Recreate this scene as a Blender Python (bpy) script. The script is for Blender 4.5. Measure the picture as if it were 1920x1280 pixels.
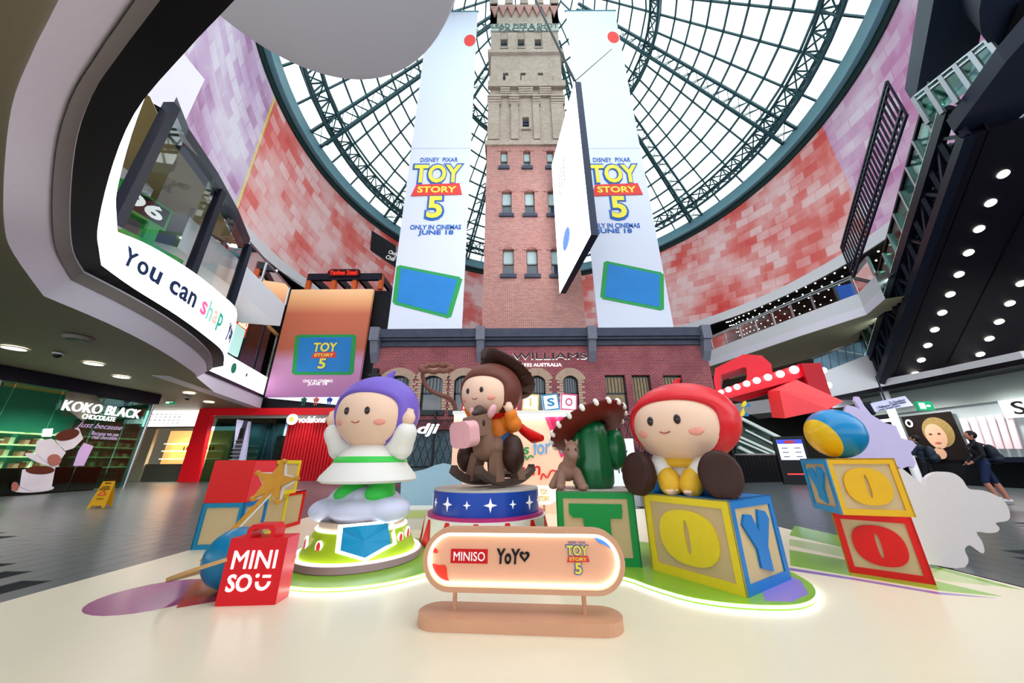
import bpy, bmesh, math, random
from mathutils import Vector, Matrix
random.seed(7)
rnd = random.random
rad = math.radians
for _o in list(bpy.data.objects): bpy.data.objects.remove(_o)
SC = bpy.context.scene
COL = SC.collection
V = Vector

# ------------------------------------------------------------ camera
FPX, TILT, ROLL, EYE = 616.65, rad(19.834), rad(-0.367), 1.15
_f = V((0, math.cos(TILT), math.sin(TILT))); _u0 = V((0, -math.sin(TILT), math.cos(TILT))); _r0 = V((1, 0, 0))
CR = _r0*math.cos(ROLL)+_u0*math.sin(ROLL); CU = -_r0*math.sin(ROLL)+_u0*math.cos(ROLL); CP = V((0, 0, EYE))
cd = bpy.data.cameras.new('camera'); cam = bpy.data.objects.new('camera', cd); COL.objects.link(cam)
cd.sensor_width = 36; cd.sensor_fit = 'HORIZONTAL'; cd.lens = FPX/1920*36; cd.clip_start = .05; cd.clip_end = 400
cam.matrix_world = Matrix(((CR.x, CU.x, -_f.x, 0), (CR.y, CU.y, -_f.y, 0), (CR.z, CU.z, -_f.z, EYE), (0, 0, 0, 1)))
SC.camera = cam

# ------------------------------------------------------------ sky and exposure
W = bpy.data.worlds.new('overcast_sky'); SC.world = W; W.use_nodes = True
bg = W.node_tree.nodes['Background']; bg.inputs[0].default_value = (.93, .97, 1, 1); bg.inputs[1].default_value = 2.65
SC.view_settings.view_transform = 'Standard'; SC.view_settings.look = 'None'
SC.view_settings.exposure = 0.0; SC.view_settings.gamma = 1; SC.view_settings.use_curve_mapping = False

# ------------------------------------------------------------ helpers
def ray(x, y): return CR*(x-960)+CU*(640-y)+_f*FPX
def gz(x, y, z=0.0):
    d = ray(x, y); return CP+d*((z-EYE)/d.z)
def gY(x, y, Y):
    d = ray(x, y); return CP+d*(Y/d.y)
def gX(x, y, X):
    d = ray(x, y); return CP+d*(X/d.x)
def gP(x, y, p0, n):
    d = ray(x, y); return CP+d*((p0-CP).dot(n)/d.dot(n))

def lin(h):
    h = h.lstrip('#'); c = [int(h[i:i+2], 16)/255 for i in (0, 2, 4)]
    return tuple((x/12.92 if x <= .04045 else ((x+.055)/1.055)**2.4) for x in c)+(1,)
MATS = {}
def M(name, hexc, rough=.5, metal=0, emit=0, noise=.06, bump=0, scale=12, coat=0, hex2=None, emitcol=None):
    if name in MATS: return MATS[name]
    m = bpy.data.materials.new(name); MATS[name] = m; m.use_nodes = True
    nt = m.node_tree; N = nt.nodes; L = nt.links; b = N['Principled BSDF']
    c = lin(hexc); b.inputs['Roughness'].default_value = rough; b.inputs['Metallic'].default_value = metal
    b.inputs['Coat Weight'].default_value = coat; b.inputs['Coat Roughness'].default_value = .22; b.inputs['Specular IOR Level'].default_value = .5 if rough < .3 else .25
    b.inputs['Base Color'].default_value = c
    tc = N.new('ShaderNodeTexCoord'); nz = N.new('ShaderNodeTexNoise'); nz.inputs['Scale'].default_value = scale; nz.inputs['Detail'].default_value = 3
    L.new(tc.outputs['Object'], nz.inputs['Vector'])
    if noise or hex2:
        mx = N.new('ShaderNodeMix'); mx.data_type = 'RGBA'
        c2 = lin(hex2) if hex2 else tuple(min(1, v*(1-noise*2)) for v in c[:3])+(1,)
        mx.inputs[6].default_value = c; mx.inputs[7].default_value = c2
        L.new(nz.outputs['Fac'], mx.inputs[0]); L.new(mx.outputs[2], b.inputs['Base Color'])
    if bump:
        bp = N.new('ShaderNodeBump'); bp.inputs['Strength'].default_value = bump; bp.inputs['Distance'].default_value = .01
        L.new(nz.outputs['Fac'], bp.inputs['Height']); L.new(bp.outputs['Normal'], b.inputs['Normal'])
    if emit:
        b.inputs['Emission Color'].default_value = lin(emitcol) if emitcol else c; b.inputs['Emission Strength'].default_value = emit
    return m
def glass(name, tint='e8f4f2', refl=1.0, density=.05):
    if name in MATS: return MATS[name]
    m = bpy.data.materials.new(name); MATS[name] = m; m.use_nodes = True
    nt = m.node_tree; N = nt.nodes; L = nt.links; N.remove(N['Principled BSDF']); out = N['Material Output']
    tr = N.new('ShaderNodeBsdfTransparent'); tr.inputs[0].default_value = lin(tint)
    gl = N.new('ShaderNodeBsdfGlossy'); gl.inputs['Roughness'].default_value = .03; gl.inputs[0].default_value = (1, 1, 1, 1)
    fr = N.new('ShaderNodeFresnel'); fr.inputs[0].default_value = 1.45
    mu = N.new('ShaderNodeMath'); mu.operation = 'MULTIPLY'; mu.inputs[1].default_value = refl; L.new(fr.outputs[0], mu.inputs[0])
    ms = N.new('ShaderNodeMixShader'); L.new(mu.outputs[0], ms.inputs[0]); L.new(tr.outputs[0], ms.inputs[1]); L.new(gl.outputs[0], ms.inputs[2])
    L.new(ms.outputs[0], out.inputs[0]); return m
def brick(name, c1, c2, mort, bw=.24, bh=.086, rough=.85, stain='6a2c30', k=.5):
    if name in MATS: return MATS[name]
    m = M(name, c1, rough, noise=0); nt = m.node_tree; N = nt.nodes; L = nt.links; b = N['Principled BSDF']
    g = N.new('ShaderNodeNewGeometry'); sp = N.new('ShaderNodeSeparateXYZ'); L.new(g.outputs['Position'], sp.inputs[0])
    ad = N.new('ShaderNodeMath'); L.new(sp.outputs[0], ad.inputs[0]); L.new(sp.outputs[1], ad.inputs[1])
    cb = N.new('ShaderNodeCombineXYZ'); L.new(ad.outputs[0], cb.inputs[0]); L.new(sp.outputs[2], cb.inputs[1])
    br = N.new('ShaderNodeTexBrick'); br.inputs['Scale'].default_value = 1; br.inputs['Brick Width'].default_value = bw; br.inputs['Row Height'].default_value = bh
    br.inputs['Mortar Size'].default_value = .008; br.inputs['Color1'].default_value = lin(c1); br.inputs['Color2'].default_value = lin(c2); br.inputs['Mortar'].default_value = lin(mort)
    L.new(cb.outputs[0], br.inputs['Vector'])
    nz = N.new('ShaderNodeTexNoise'); nz.inputs['Scale'].default_value = .8; nz.inputs['Detail'].default_value = 6; L.new(g.outputs['Position'], nz.inputs['Vector'])
    cr = N.new('ShaderNodeMapRange'); cr.inputs[1].default_value = .45; cr.inputs[2].default_value = .7; cr.inputs[4].default_value = k; L.new(nz.outputs['Fac'], cr.inputs[0])
    mx = N.new('ShaderNodeMix'); mx.data_type = 'RGBA'; L.new(cr.outputs[0], mx.inputs[0]); L.new(br.outputs['Color'], mx.inputs[6]); mx.inputs[7].default_value = lin(stain)
    L.new(mx.outputs[2], b.inputs['Base Color'])
    bp = N.new('ShaderNodeBump'); bp.inputs['Strength'].default_value = .5; bp.inputs['Distance'].default_value = .02; L.new(br.outputs['Fac'], bp.inputs['Height']); bp.invert = True
    L.new(bp.outputs[0], b.inputs['Normal']); return m

class MB:
    def __init__(s): s.v = []; s.f = []; s.m = []; s.mi = 0
    def add(s, vs, fs):
        n = len(s.v); s.v += [V(p) for p in vs]; s.f += [tuple(i+n for i in f) for f in fs]; s.m += [s.mi]*len(fs); return s
    def box(s, x0, x1, y0, y1, z0, z1):
        return s.add([(x, y, z) for z in (z0, z1) for x, y in ((x0, y0), (x1, y0), (x1, y1), (x0, y1))],
                     [(0, 3, 2, 1), (4, 5, 6, 7), (0, 1, 5, 4), (1, 2, 6, 5), (2, 3, 7, 6), (3, 0, 4, 7)])
    def hexa(s, b, t):
        n = len(b); return s.add(list(b)+list(t), [tuple(range(n))[::-1], tuple(range(n, 2*n))]+[(i, (i+1) % n, n+(i+1) % n, n+i) for i in range(n)])
    def slab(s, pts, off):
        off = V(off); return s.hexa([V(p) for p in pts], [V(p)+off for p in pts])
    def poly(s, pts2, z0, z1): return s.hexa([(p[0], p[1], z0) for p in pts2], [(p[0], p[1], z1) for p in pts2])
    def bar(s, p, q, w, h=None, up=(0, 0, 1)):
        p = V(p); q = V(q); d = (q-p).normalized(); up = V(up)
        if abs(d.dot(up)) > .98: up = V((0, 1, 0))
        a = d.cross(up).normalized()*w/2; b = a.cross(d).normalized()*(h or w)/2
        return s.hexa([p-a-b, p+a-b, p+a+b, p-a+b], [q-a-b, q+a-b, q+a+b, q-a+b])
    def tube(s, path, r, n=8, closed=False, caps=True):
        path = [V(p) for p in path]; k = len(path); base = len(s.v); vs = []; prev = None
        for i, p in enumerate(path):
            a = path[(i-1) % k] if (closed or i > 0) else p; c = path[(i+1) % k] if (closed or i < k-1) else p
            d = (c-a).normalized()
            if prev is None: e = d.cross(V((0, 0, 1)) if abs(d.z) < .9 else V((1, 0, 0))).normalized()
            else: e = (prev-d*prev.dot(d)).normalized()
            prev = e; g = d.cross(e); rr = r[i] if isinstance(r, (list, tuple)) else r
            vs += [p+(e*math.cos(t)+g*math.sin(t))*rr for t in [2*math.pi*j/n for j in range(n)]]
        fs = []
        for i in range(k if closed else k-1):
            j = (i+1) % k
            fs += [(i*n+t, i*n+(t+1) % n, j*n+(t+1) % n, j*n+t) for t in range(n)]
        if not closed and caps: fs += [tuple(range(n))[::-1], tuple(range((k-1)*n, k*n))]
        return s.add(vs, fs)
    def lathe(s, prof, n=32, c=(0, 0, 0), a0=0, a1=2*math.pi):
        c = V(c); full = abs(a1-a0-2*math.pi) < 1e-6; m = n if full else n+1; vs = []
        for r, z in prof: vs += [c+V((r*math.cos(a0+(a1-a0)*j/n), r*math.sin(a0+(a1-a0)*j/n), z)) for j in range(m)]
        fs = []
        for i in range(len(prof)-1):
            for j in range(n): fs.append((i*m+j, i*m+(j+1) % m, (i+1)*m+(j+1) % m, (i+1)*m+j))
        return s.add(vs, fs)
    def ball(s, c, r, nu=24, nv=14, rot=None):
        c = V(c); r = V(r) if not isinstance(r, (int, float)) else V((r, r, r)); vs = []; fs = []
        for i in range(nv+1):
            t = math.pi*i/nv
            for j in range(nu):
                p = 2*math.pi*j/nu; q = V((r.x*math.sin(t)*math.cos(p), r.y*math.sin(t)*math.sin(p), r.z*math.cos(t)))
                vs.append(c+(rot @ q if rot else q))
        for i in range(nv):
            for j in range(nu): fs.append((i*nu+j, (i+1)*nu+j, (i+1)*nu+(j+1) % nu, i*nu+(j+1) % nu))
        return s.add(vs, fs)
    def strip(s, A, B):
        n = len(A); return s.add(list(A)+list(B), [(i, i+1, n+i+1, n+i) for i in range(n-1)])
    def build(s, name, mat, parent=None, smooth=False, world=False, bevel=0, fix=True):
        me = bpy.data.meshes.new(name); vs = s.v
        if parent is not None and world:
            inv = MW[parent.name].inverted(); vs = [inv @ p for p in vs]
        me.from_pydata([tuple(p) for p in vs], [], s.f)
        for mm in (mat if isinstance(mat, (list, tuple)) else [mat]): me.materials.append(mm)
        if any(s.m): me.polygons.foreach_set('material_index', s.m)
        if fix:
            b = bmesh.new(); b.from_mesh(me); bmesh.ops.remove_doubles(b, verts=b.verts, dist=1e-5); bmesh.ops.recalc_face_normals(b, faces=b.faces); b.to_mesh(me); b.free()
        if smooth:
            me.polygons.foreach_set('use_smooth', [True]*len(me.polygons))
            if smooth != 2: me.set_sharp_from_angle(angle=rad(40))
        return link(name, me, parent)
MW = {}
def link(name, me, parent=None):
    o = bpy.data.objects.new(name, me); COL.objects.link(o); o.parent = parent
    MW[o.name] = MW[parent.name].copy() if parent else Matrix.Identity(4); return o
def tag(o, label=None, cat=None, group=None, kind=None):
    if label: o['label'] = label
    if cat: o['category'] = cat
    if group: o['group'] = group
    if kind: o['kind'] = kind
    return o
def thing(name, label, cat, loc=(0, 0, 0), rotz=0, group=None, kind=None):
    o = bpy.data.objects.new(name, None); COL.objects.link(o); o.empty_display_size = .2
    o.location = loc; o.rotation_euler = (0, 0, rotz); MW[o.name] = Matrix.Translation(V(loc)) @ Matrix.Rotation(rotz, 4, 'Z')
    return tag(o, label, cat, group, kind)
def place(me, name, parent, mtx):
    o = bpy.data.objects.new(name, me); COL.objects.link(o); o.parent = parent; o.matrix_basis = mtx; MW[o.name] = MW[parent.name] @ mtx if parent else mtx; return o
def fr(o, right, up):
    r = V(right).normalized(); u = V(up); u = (u-r*u.dot(r)).normalized(); n = r.cross(u); o = V(o)
    return Matrix(((r.x, u.x, n.x, o.x), (r.y, u.y, n.y, o.y), (r.z, u.z, n.z, o.z), (0, 0, 0, 1)))
def wfr(parent, mtx): return MW[parent.name].inverted() @ mtx
def txt(name, body, size, mat, parent, mtx, depth=.01, bold=0, align='CENTER', shear=0, sx=1, spacing=1, valign='CENTER'):
    cu = bpy.data.curves.new(name, 'FONT'); cu.body = body; cu.size = size; cu.extrude = depth; cu.offset = bold; cu.align_x = align; cu.align_y = valign; cu.shear = shear
    cu.space_character = spacing; cu.resolution_u = 3
    ob = bpy.data.objects.new(name, cu); me = bpy.data.meshes.new_from_object(ob); bpy.data.objects.remove(ob); bpy.data.curves.remove(cu)
    if sx != 1:
        for vv in me.vertices: vv.co.x *= sx
    me.materials.clear(); me.materials.append(mat); me.name = name
    return place(me, name, parent, mtx)
def flat(name, pts, mat, parent, mtx, d=.004):
    mb = MB().poly(pts, 0, d); o = mb.build(name, mat, None); o.parent = parent; o.matrix_basis = mtx; return o
def ell(cx, cy, rx, ry, n=28, rot=0):
    c, s_ = math.cos(rot), math.sin(rot)
    return [(cx+rx*math.cos(t)*c-ry*math.sin(t)*s_, cy+rx*math.cos(t)*s_+ry*math.sin(t)*c) for t in [2*math.pi*i/n for i in range(n)]]
def rrect(x0, x1, y0, y1, r, n=8):
    P = []
    for cx, cy, a in ((x1-r, y1-r, 0), (x0+r, y1-r, 90), (x0+r, y0+r, 180), (x1-r, y0+r, 270)):
        P += [(cx+r*math.cos(rad(a+90*i/n)), cy+r*math.sin(rad(a+90*i/n))) for i in range(n+1)]
    return P
def catmull(P, k=8, closed=True):
    out = []; n = len(P); P = [V(p) for p in P]
    for i in range(n if closed else n-1):
        if closed: a, b, c, d = P[i-1], P[i], P[(i+1) % n], P[(i+2) % n]
        else: a, b, c, d = P[max(i-1, 0)], P[i], P[i+1], P[min(i+2, n-1)]
        for j in range(k):
            t = j/k; out.append(.5*((2*b)+(c-a)*t+(2*a-5*b+4*c-d)*t*t+(3*b-a-3*c+d)*t**3))
    if not closed: out.append(P[-1])
    return out
def blob(name, shapes, mat, parent, voxel=.02, smooth_it=4, world=False):
    """one continuous surface grown from overlapping ellipsoids and tapered limbs; shape: ('e',c,r[,rot],tag) / ('c',path,radii,tag)"""
    mb = MB(); tags = []
    for sh in shapes:
        if sh[0] == 'e': mb.ball(sh[1], sh[2], 20, 12, sh[3] if len(sh) > 3 and not isinstance(sh[3], int) else None)
        else:
            path, rr = sh[1], sh[2]; rr = rr if isinstance(rr, (list, tuple)) else [rr]*len(path)
            mb.tube(path, list(rr), 10)
            for p, r in zip(path, rr): mb.ball(p, r*1.0, 10, 6)
    me = bpy.data.meshes.new(name); me.from_pydata([tuple(p) for p in mb.v], [], mb.f)
    o = bpy.data.objects.new(name, me); COL.objects.link(o)
    r = o.modifiers.new('r', 'REMESH'); r.mode = 'VOXEL'; r.voxel_size = voxel
    if smooth_it:
        sm = o.modifiers.new('s', 'SMOOTH'); sm.iterations = smooth_it; sm.factor = .5
    dg = bpy.context.evaluated_depsgraph_get(); dg.update()
    me2 = bpy.data.meshes.new_from_object(o.evaluated_get(dg)); bpy.data.objects.remove(o); bpy.data.meshes.remove(me)
    me2.name = name; me2.materials.clear()
    mats = mat if isinstance(mat, (list, tuple)) else [mat]
    for mm in mats: me2.materials.append(mm)
    me2.polygons.foreach_set('use_smooth', [True]*len(me2.polygons))
    if len(mats) > 1:
        info = []
        for sh in shapes:
            t = sh[-1] if isinstance(sh[-1], int) else 0
            if sh[0] == 'e': info.append((t, [V(sh[1])], [max(sh[2]) if not isinstance(sh[2], (int, float)) else sh[2]]))
            else:
                rr = sh[2] if isinstance(sh[2], (list, tuple)) else [sh[2]]*len(sh[1]); pp = []; r2 = []
                for i in range(len(sh[1])-1):
                    for k in range(5): pp.append(V(sh[1][i]).lerp(V(sh[1][i+1]), k/4)); r2.append(rr[i]+(rr[i+1]-rr[i])*k/4)
                info.append((t, pp, r2))
        idx = []
        for p in me2.polygons:
            c = p.center; best = 0; bd = 1e9
            for t, pp, r2 in info:
                for q, rr in zip(pp, r2):
                    dd = (c-q).length-rr
                    if dd < bd: bd = dd; best = t
            idx.append(best)
        me2.polygons.foreach_set('material_index', idx)
    return link(name, me2, parent)
def copy_tree(o, parent=None):
    c = o.copy(); COL.objects.link(c); c.parent = parent; MW[c.name] = MW[o.name].copy()
    for ch in list(o.children):
        if ch.name != c.name: copy_tree(ch, c)
    return c
def proj(p):
    v = V(p)-CP; c = v.dot(_f)
    return (960+FPX*v.dot(CR)/c, 640-FPX*v.dot(CU)/c, c)
def txtfit(name, body, w, h, mat, parent, mtx, depth=.01, bold=0, shear=0):
    """lettering scaled to fill a w x h box centred on the frame"""
    o = txt(name, body, 1, mat, parent, mtx, depth, bold, shear=shear); me = o.data
    xs = [v.co.x for v in me.vertices]; ys = [v.co.y for v in me.vertices]
    if not xs: return o
    cx, cy = (max(xs)+min(xs))/2, (max(ys)+min(ys))/2; kx = w/max(1e-6, max(xs)-min(xs)); ky = h/max(1e-6, max(ys)-min(ys))
    for v in me.vertices: v.co.x = (v.co.x-cx)*kx; v.co.y = (v.co.y-cy)*ky; v.co.z = (v.co.z/depth)*depth if depth else 0
    return o
TR = Matrix.Translation
# ============================================================ materials of the place
m_tile = M('slate_tile', '525a5e', .34, noise=.18, scale=3, coat=.3)
m_grout = M('dark_grout', '1c2022', .8)
m_cream = M('cream_vinyl', 'f1e6cc', .3, noise=.02, coat=.12)
m_teal = M('teal_steel', '4f8290', .45, noise=.08)
m_rib = M('roof_rib_steel', '2f555c', .45, noise=.08)
m_dteal = M('dark_teal_steel', '16302f', .5)
m_black = M('black_panel', '0d0f14', .35, noise=0)
m_navy = M('navy_black_metal', '161b2b', .35, noise=.1)
m_white = M('white_plaster', 'dfe0e6', .6, noise=.03)
m_lav = M('lavender_white_fascia', 'f0ecfa', .5, noise=.03)
m_grey = M('grey_plaster', '8f8a86', .6)
m_beige = M('beige_soffit', 'a39880', .6, noise=.05)
m_led = M('white_led_screen', 'ffffff', .5, emit=3.2, noise=0)
m_lamp = M('lamp_glow', 'fff6e4', .5, emit=9, noise=0)
m_warm = M('warm_shop_light', 'ffd9a0', .5, emit=2.2, noise=0)
m_strip = M('white_led_strip', 'ffffff', .5, emit=4.5, noise=0)
m_chrome = M('brushed_steel', 'b8bcc0', .25, metal=.9, noise=.03)
m_glass = glass('clear_glass', 'eef8f6')
m_gglass = glass('green_glass', 'a8d8cc', .9)
m_dglass = glass('dark_shop_glass', '6f8f8c', 1.0)
m_red = M('gloss_red', 'd3141c', .35)
m_gold = M('warm_wood', 'c59a63', .5)

# ============================================================ floor
fl = tag(MB().box(-48, 48, -12, 60, -.3, -.012).build('floor', m_grout), kind='structure')
tw, tl = .32, .96
tm = MB().box(0, tw-.008, 0, tl-.008, -.013, 0).build('tile', m_tile); tme = tm.data; bpy.data.objects.remove(tm)
cand = []
i = 0
for ix in range(-80, 81):
    for iy in range(0, 28):
        x = ix*tw; y = 1.5+iy*tl+(ix % 3)*tl/3
        if -4.44 < x+tw and x < 4.69 and y < 9.0: continue
        px, py, c = proj((x+tw/2, y+tl/2, 0))
        if c < .3 or not (-60 < px < 1980 and py < 1330): continue
        cand.append((-(tw*tl*FPX*FPX/(c*c))*EYE/math.hypot(x, y), x, y))
cand.sort()
for _, x, y in cand[:300]: place(tme, 'tile', fl, TR((x, y, 0)))
mb = MB()
for _, x, y in cand[300:]: mb.box(x, x+tw-.008, y, y+tl-.008, -.013, 0)
tag(mb.build('far_tiles', m_tile, fl, fix=False), kind='stuff')

# glossy display mat
mat_ = thing('display_mat', 'glossy cream vinyl display mat covering the floor under the toy set', 'mat', (0.12, 4, 0))
MB().box(-4.43, 4.68, .2, 8.9, .0005, .02).build('mat_sheet', m_cream, mat_, world=True)
def patch(name, pts, hexc, z=.0205, rough=.18):
    MB().poly([(p[0], p[1]) for p in pts], .0195, z).build(name, M('print_'+name+hexc, hexc, rough, noise=.08, coat=.3), mat_, world=True)
patch('purple_spot', ell(-3.22, 3.58, .46, .43), 'a8418a')
patch('crimson_spot', [gz(x, y, .02)[:2] for x, y in ((345, 1112), (368, 1090), (400, 1082), (480, 1100), (440, 1122), (400, 1128), (330, 1140))], 'b3252f', .0208)
def band(name, px, hexc, z):
    n = len(px)//2; patch(name, [gz(x, y, .02)[:2] for x, y in px], hexc, z)
band('green_stripe', [(1490, 985), (1600, 1010), (1760, 1062), (1918, 1106), (1800, 1085), (1640, 1040), (1480, 1003)], '8fc23c', .0206)
band('pale_stripe', [(1480, 1010), (1600, 1030), (1700, 1052), (1880, 1100), (1780, 1090), (1600, 1048), (1480, 1022)], 'cfe39a', .0207)
band('lime_stripe', [(1480, 1030), (1590, 1050), (1760, 1090), (1880, 1118), (1770, 1108), (1600, 1080), (1482, 1060)], '95cf3f', .0208)
band('violet_stripe', [(1480, 1064), (1600, 1083), (1760, 1110), (1870, 1121), (1760, 1114), (1600, 1087), (1480, 1069)], '9a7fd0', .0209)

# ============================================================ old brick building and tower
BY = 17.0
m_bwall = brick('red_brick', '8a3a40', '74303a', 'a5898c', stain='5d2430')
m_twall = brick('tower_red_brick', 'a06a62', '854f4c', 'cbb8b0', stain='a87068', k=.35)
m_tup = brick('tower_tan_brick', 'a3968a', '8c7d70', 'b8ada2', stain='8a7a6c', k=.4)
m_stone = M('blue_grey_stone', '454a5c', .7, noise=.25, scale=2, bump=.3)
m_quoin = M('tan_quoin_brick', 'b89d8a', .8, noise=.2, scale=4)
m_frame = M('dark_green_joinery', '16282c', .4)
m_pane = M('dark_window_pane', '10191f', .08, noise=.3, scale=2, hex2='2d4658', coat=.5)
m_panew = M('amber_lit_pane', '2a2010', .15, noise=.3, scale=5, hex2='8a6a30', emit=.06, emitcol='c79a50')
def wall_holes(mb, x0, x1, z0, z1, holes, y0, y1):
    xs = sorted({x0, x1}|{h[0] for h in holes}|{h[1] for h in holes})
    for a, b in zip(xs, xs[1:]):
        hs = sorted([h for h in holes if h[0] <= a+1e-6 and h[1] >= b-1e-6], key=lambda h: h[2]); z = z0
        for h in hs: mb.box(a, b, y0, y1, z, h[2]); z = h[3]
        mb.box(a, b, y0, y1, z, z1)
bld = thing('brick_building', 'old red brick two-storey building with slate cornice at the foot of the tower', 'building', (1.5, BY, 0))
wins = []
def wpx(xa, ya, xb, yb, Y):
    a = gY((xa+xb)/2, ya, Y); b = gY((xa+xb)/2, yb, Y); m = (ya+yb)/2
    return gY(xa, m, Y).x, gY(xb, m, Y).x, b.z, a.z
for q in ((724, 704, 766, 764), (789, 704, 829, 770), (851, 704, 886, 770), (992, 704, 1023, 770), (1057, 704, 1085, 770)): wins.append(('arch', wpx(*q, BY)))
for q in ((1137, 703, 1176, 771), (1193, 703, 1229, 842), (1248, 703, 1284, 771)): wins.append(('rect', wpx(*q, BY)))
X0, X1 = -7.45, 10.55
ground = [(-6.6, -2.6, .1, 2.6), (-1.8, 1.2, .1, 2.6), (2.2, 5.4, .1, 2.6), (8.0, 10.0, .1, 2.6)]
mb = MB(); wall_holes(mb, X0, X1, 0, 7.0, [w[1] for w in wins]+ground, BY, BY+.4)
mb.build('wall', m_bwall, bld, world=True)
MB().box(X0, X0+.35, BY+.4, BY+7, 0, 7).box(X1-.35, X1, BY+.4, BY+7, 0, 7).build('side_wall', m_bwall, bld, world=True)
MB().box(X0+.35, X1-.35, BY+.45, BY+6.9, 6.8, 7.3).build('roof_slab', m_stone, bld, world=True)
mb = MB().box(X0-.15, X1+.15, BY-.42, BY+.4, 7.42, 7.9).box(X0-.02, X1+.02, BY-.12, BY+.4, 7.0, 7.42).box(X0-.1, X1+.1, BY-.3, BY-.1, 7.28, 7.42)
mb.build('cornice', m_stone, bld, world=True)
mbk = M('pale_bracket_stone', '727585', .7, noise=.2)
for px in (706, 902, 1107, 1317):
    x = gY(px, 640, BY).x; x = min(max(x, X0+.05), X1-.05)
    mb = MB().box(x-.24, x+.24, BY-.6, BY, 7.2, 7.96).hexa([(x-.2, BY-.3, 6.6), (x+.2, BY-.3, 6.6), (x+.2, BY, 6.1), (x-.2, BY, 6.1)], [(x-.2, BY-.5, 7.2), (x+.2, BY-.5, 7.2), (x+.2, BY, 7.2), (x-.2, BY, 7.2)])
    mb.build('cornice_bracket', mbk, bld, world=True)
m_dgreen = M('dark_teal_panel', '143a3c', .5)
for k, (kind, (xa, xb, za, zb)) in enumerate(wins):
    y = BY+.18; f = .07
    mb = MB().box(xa, xa+f, y, y+.1, za, zb).box(xb-f, xb, y, y+.1, za, zb).box(xa, xb, y, y+.1, zb-f, zb).box(xa, xb, y, y+.1, za, za+f).box(xa, xb, y, y+.1, (za+zb)/2-.04, (za+zb)/2+.04)
    w = mb.build('window', m_frame, bld, world=True)
    MB().box(xa, xb, y+.04, y+.06, za, zb).build('pane', m_pane if kind == 'arch' else m_panew, w, world=True)
    mb = MB()
    for t in range(1, 6): mb.box(xa+(xb-xa)*t/6-.02, xa+(xb-xa)*t/6+.02, y+.02, y+.04, (za+zb)/2, zb)
    mb.build('curtain_rib', m_frame, w, world=True)
    if kind == 'rect' and k == 6: MB().box(xa, xb, y-.01, y+.03, za, za+(zb-za)*.62).build('lower_panel', m_dgreen, w, world=True)
    MB().box(xa-.2, xb+.2, BY-.16, BY+.05, za-.22, za).build('window_sill', m_frame if kind == 'arch' else m_bwall, w, world=True)
    if kind == 'arch':
        cx = (xa+xb)/2; hw = (xb-xa)/2; rise = .26; mb = MB(); n = 18; R = (hw*hw+rise*rise)/(2*rise)
        a1 = math.asin(hw/R)
        for j in range(n):     # voussoirs
            t0 = -a1*1.12+2*a1*1.12*(j+.06)/n; t1 = -a1*1.12+2*a1*1.12*(j+.94)/n; zc = zb-R; P = []
            for r, t in ((R, t0), (R, t1), (R+.42, t1), (R+.42, t0)): P.append((cx+r*math.sin(t), BY-.05, zc+r*math.cos(t)))
            mb.hexa(P, [(p[0], BY+.1, p[2]) for p in P])
        for t in (-1, 1):      # spandrel fill under the crown
            P = [(cx+t*hw, BY+.04, zb)]+[(cx+t*R*math.sin(a1*q/6), BY+.04, zb-R+R*math.cos(a1*q/6)) for q in range(0, 7)]
            mb.hexa(P, [(p[0], BY+.12, p[2]) for p in P])
        z = za-.1; alt = 0
        while z < zb-rise-.05:
            L_ = .34 if alt else .2; alt = 1-alt
            mb.box(xa-L_, xa, BY-.03, BY+.15, z, z+.115); mb.box(xb, xb+L_, BY-.03, BY+.15, z, z+.115); z += .14
        mb.build('quoin_surround', m_quoin, bld, world=True)
shopg = M('shop_display_dark', '1a2430', .3, noise=.4, scale=6, hex2='5f7f8c')
for (xa, xb, za, zb) in ground:
    MB().box(xa, xb, BY+.3, BY+.34, za, zb).build('shop_window', shopg, bld, world=True)
mb = MB().tube([(X0+.25, BY-.12, z) for z in (0, 5.0)], .07, 8); mb.box(X0+.08, X0+.42, BY-.3, BY, 5.0, 5.1).box(X0-.02, X0+.52, BY-.36, BY, 5.3, 5.42).hexa([(X0+.1, BY-.3, 5.1), (X0+.4, BY-.3, 5.1), (X0+.4, BY, 5.1), (X0+.1, BY, 5.1)], [(X0-.02, BY-.36, 5.3), (X0+.52, BY-.36, 5.3), (X0+.52, BY, 5.3), (X0-.02, BY, 5.3)]).box(X0+.12, X0+.38, BY-.25, BY, 5.42, 5.75)
mb.build('drainpipe', m_black, bld, world=True)

def sign(name, label, cat='sign', loc=(0, 0, 0)): return thing(name, label, cat, loc)
# raised lettering on the brick front
c = gY(1003, 668, BY-.1); a = gY(905, 668, BY-.1).x; b = gY(1098, 668, BY-.1).x
s = sign('shop_lettering', 'black backlit letters R.M.WILLIAMS on the brick front above the arched windows', loc=(c.x, BY-.12, c.z))
m_blk = M('black_letter', '08080a', .4, noise=0); m_wlet = M('lit_white_letter', 'ffffff', .4, emit=1.3, noise=0)
txtfit('letters', 'R.M.WILLIAMS', b-a, .34, m_blk, s, fr((0, -.06, 0), (1, 0, 0), (0, 0, 1)), .04, .0)
txtfit('letter_glow', 'R.M.WILLIAMS', (b-a)+.05, .38, m_wlet, s, fr((0, .02, 0), (1, 0, 0), (0, 0, 1)), .02, .0)
txtfit('small_letters', '1932 AUSTRALIA', 2.1, .17, m_wlet, s, fr((.35, .0, gY(1018, 684, BY-.1).z-c.z), (1, 0, 0), (0, 0, 1)), .03, .0)
c = gY(803, 806, BY-.5)
s = sign('shop_lettering', 'white glowing lowercase dji letters on the brick wall behind the dolls', loc=tuple(c))
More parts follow.
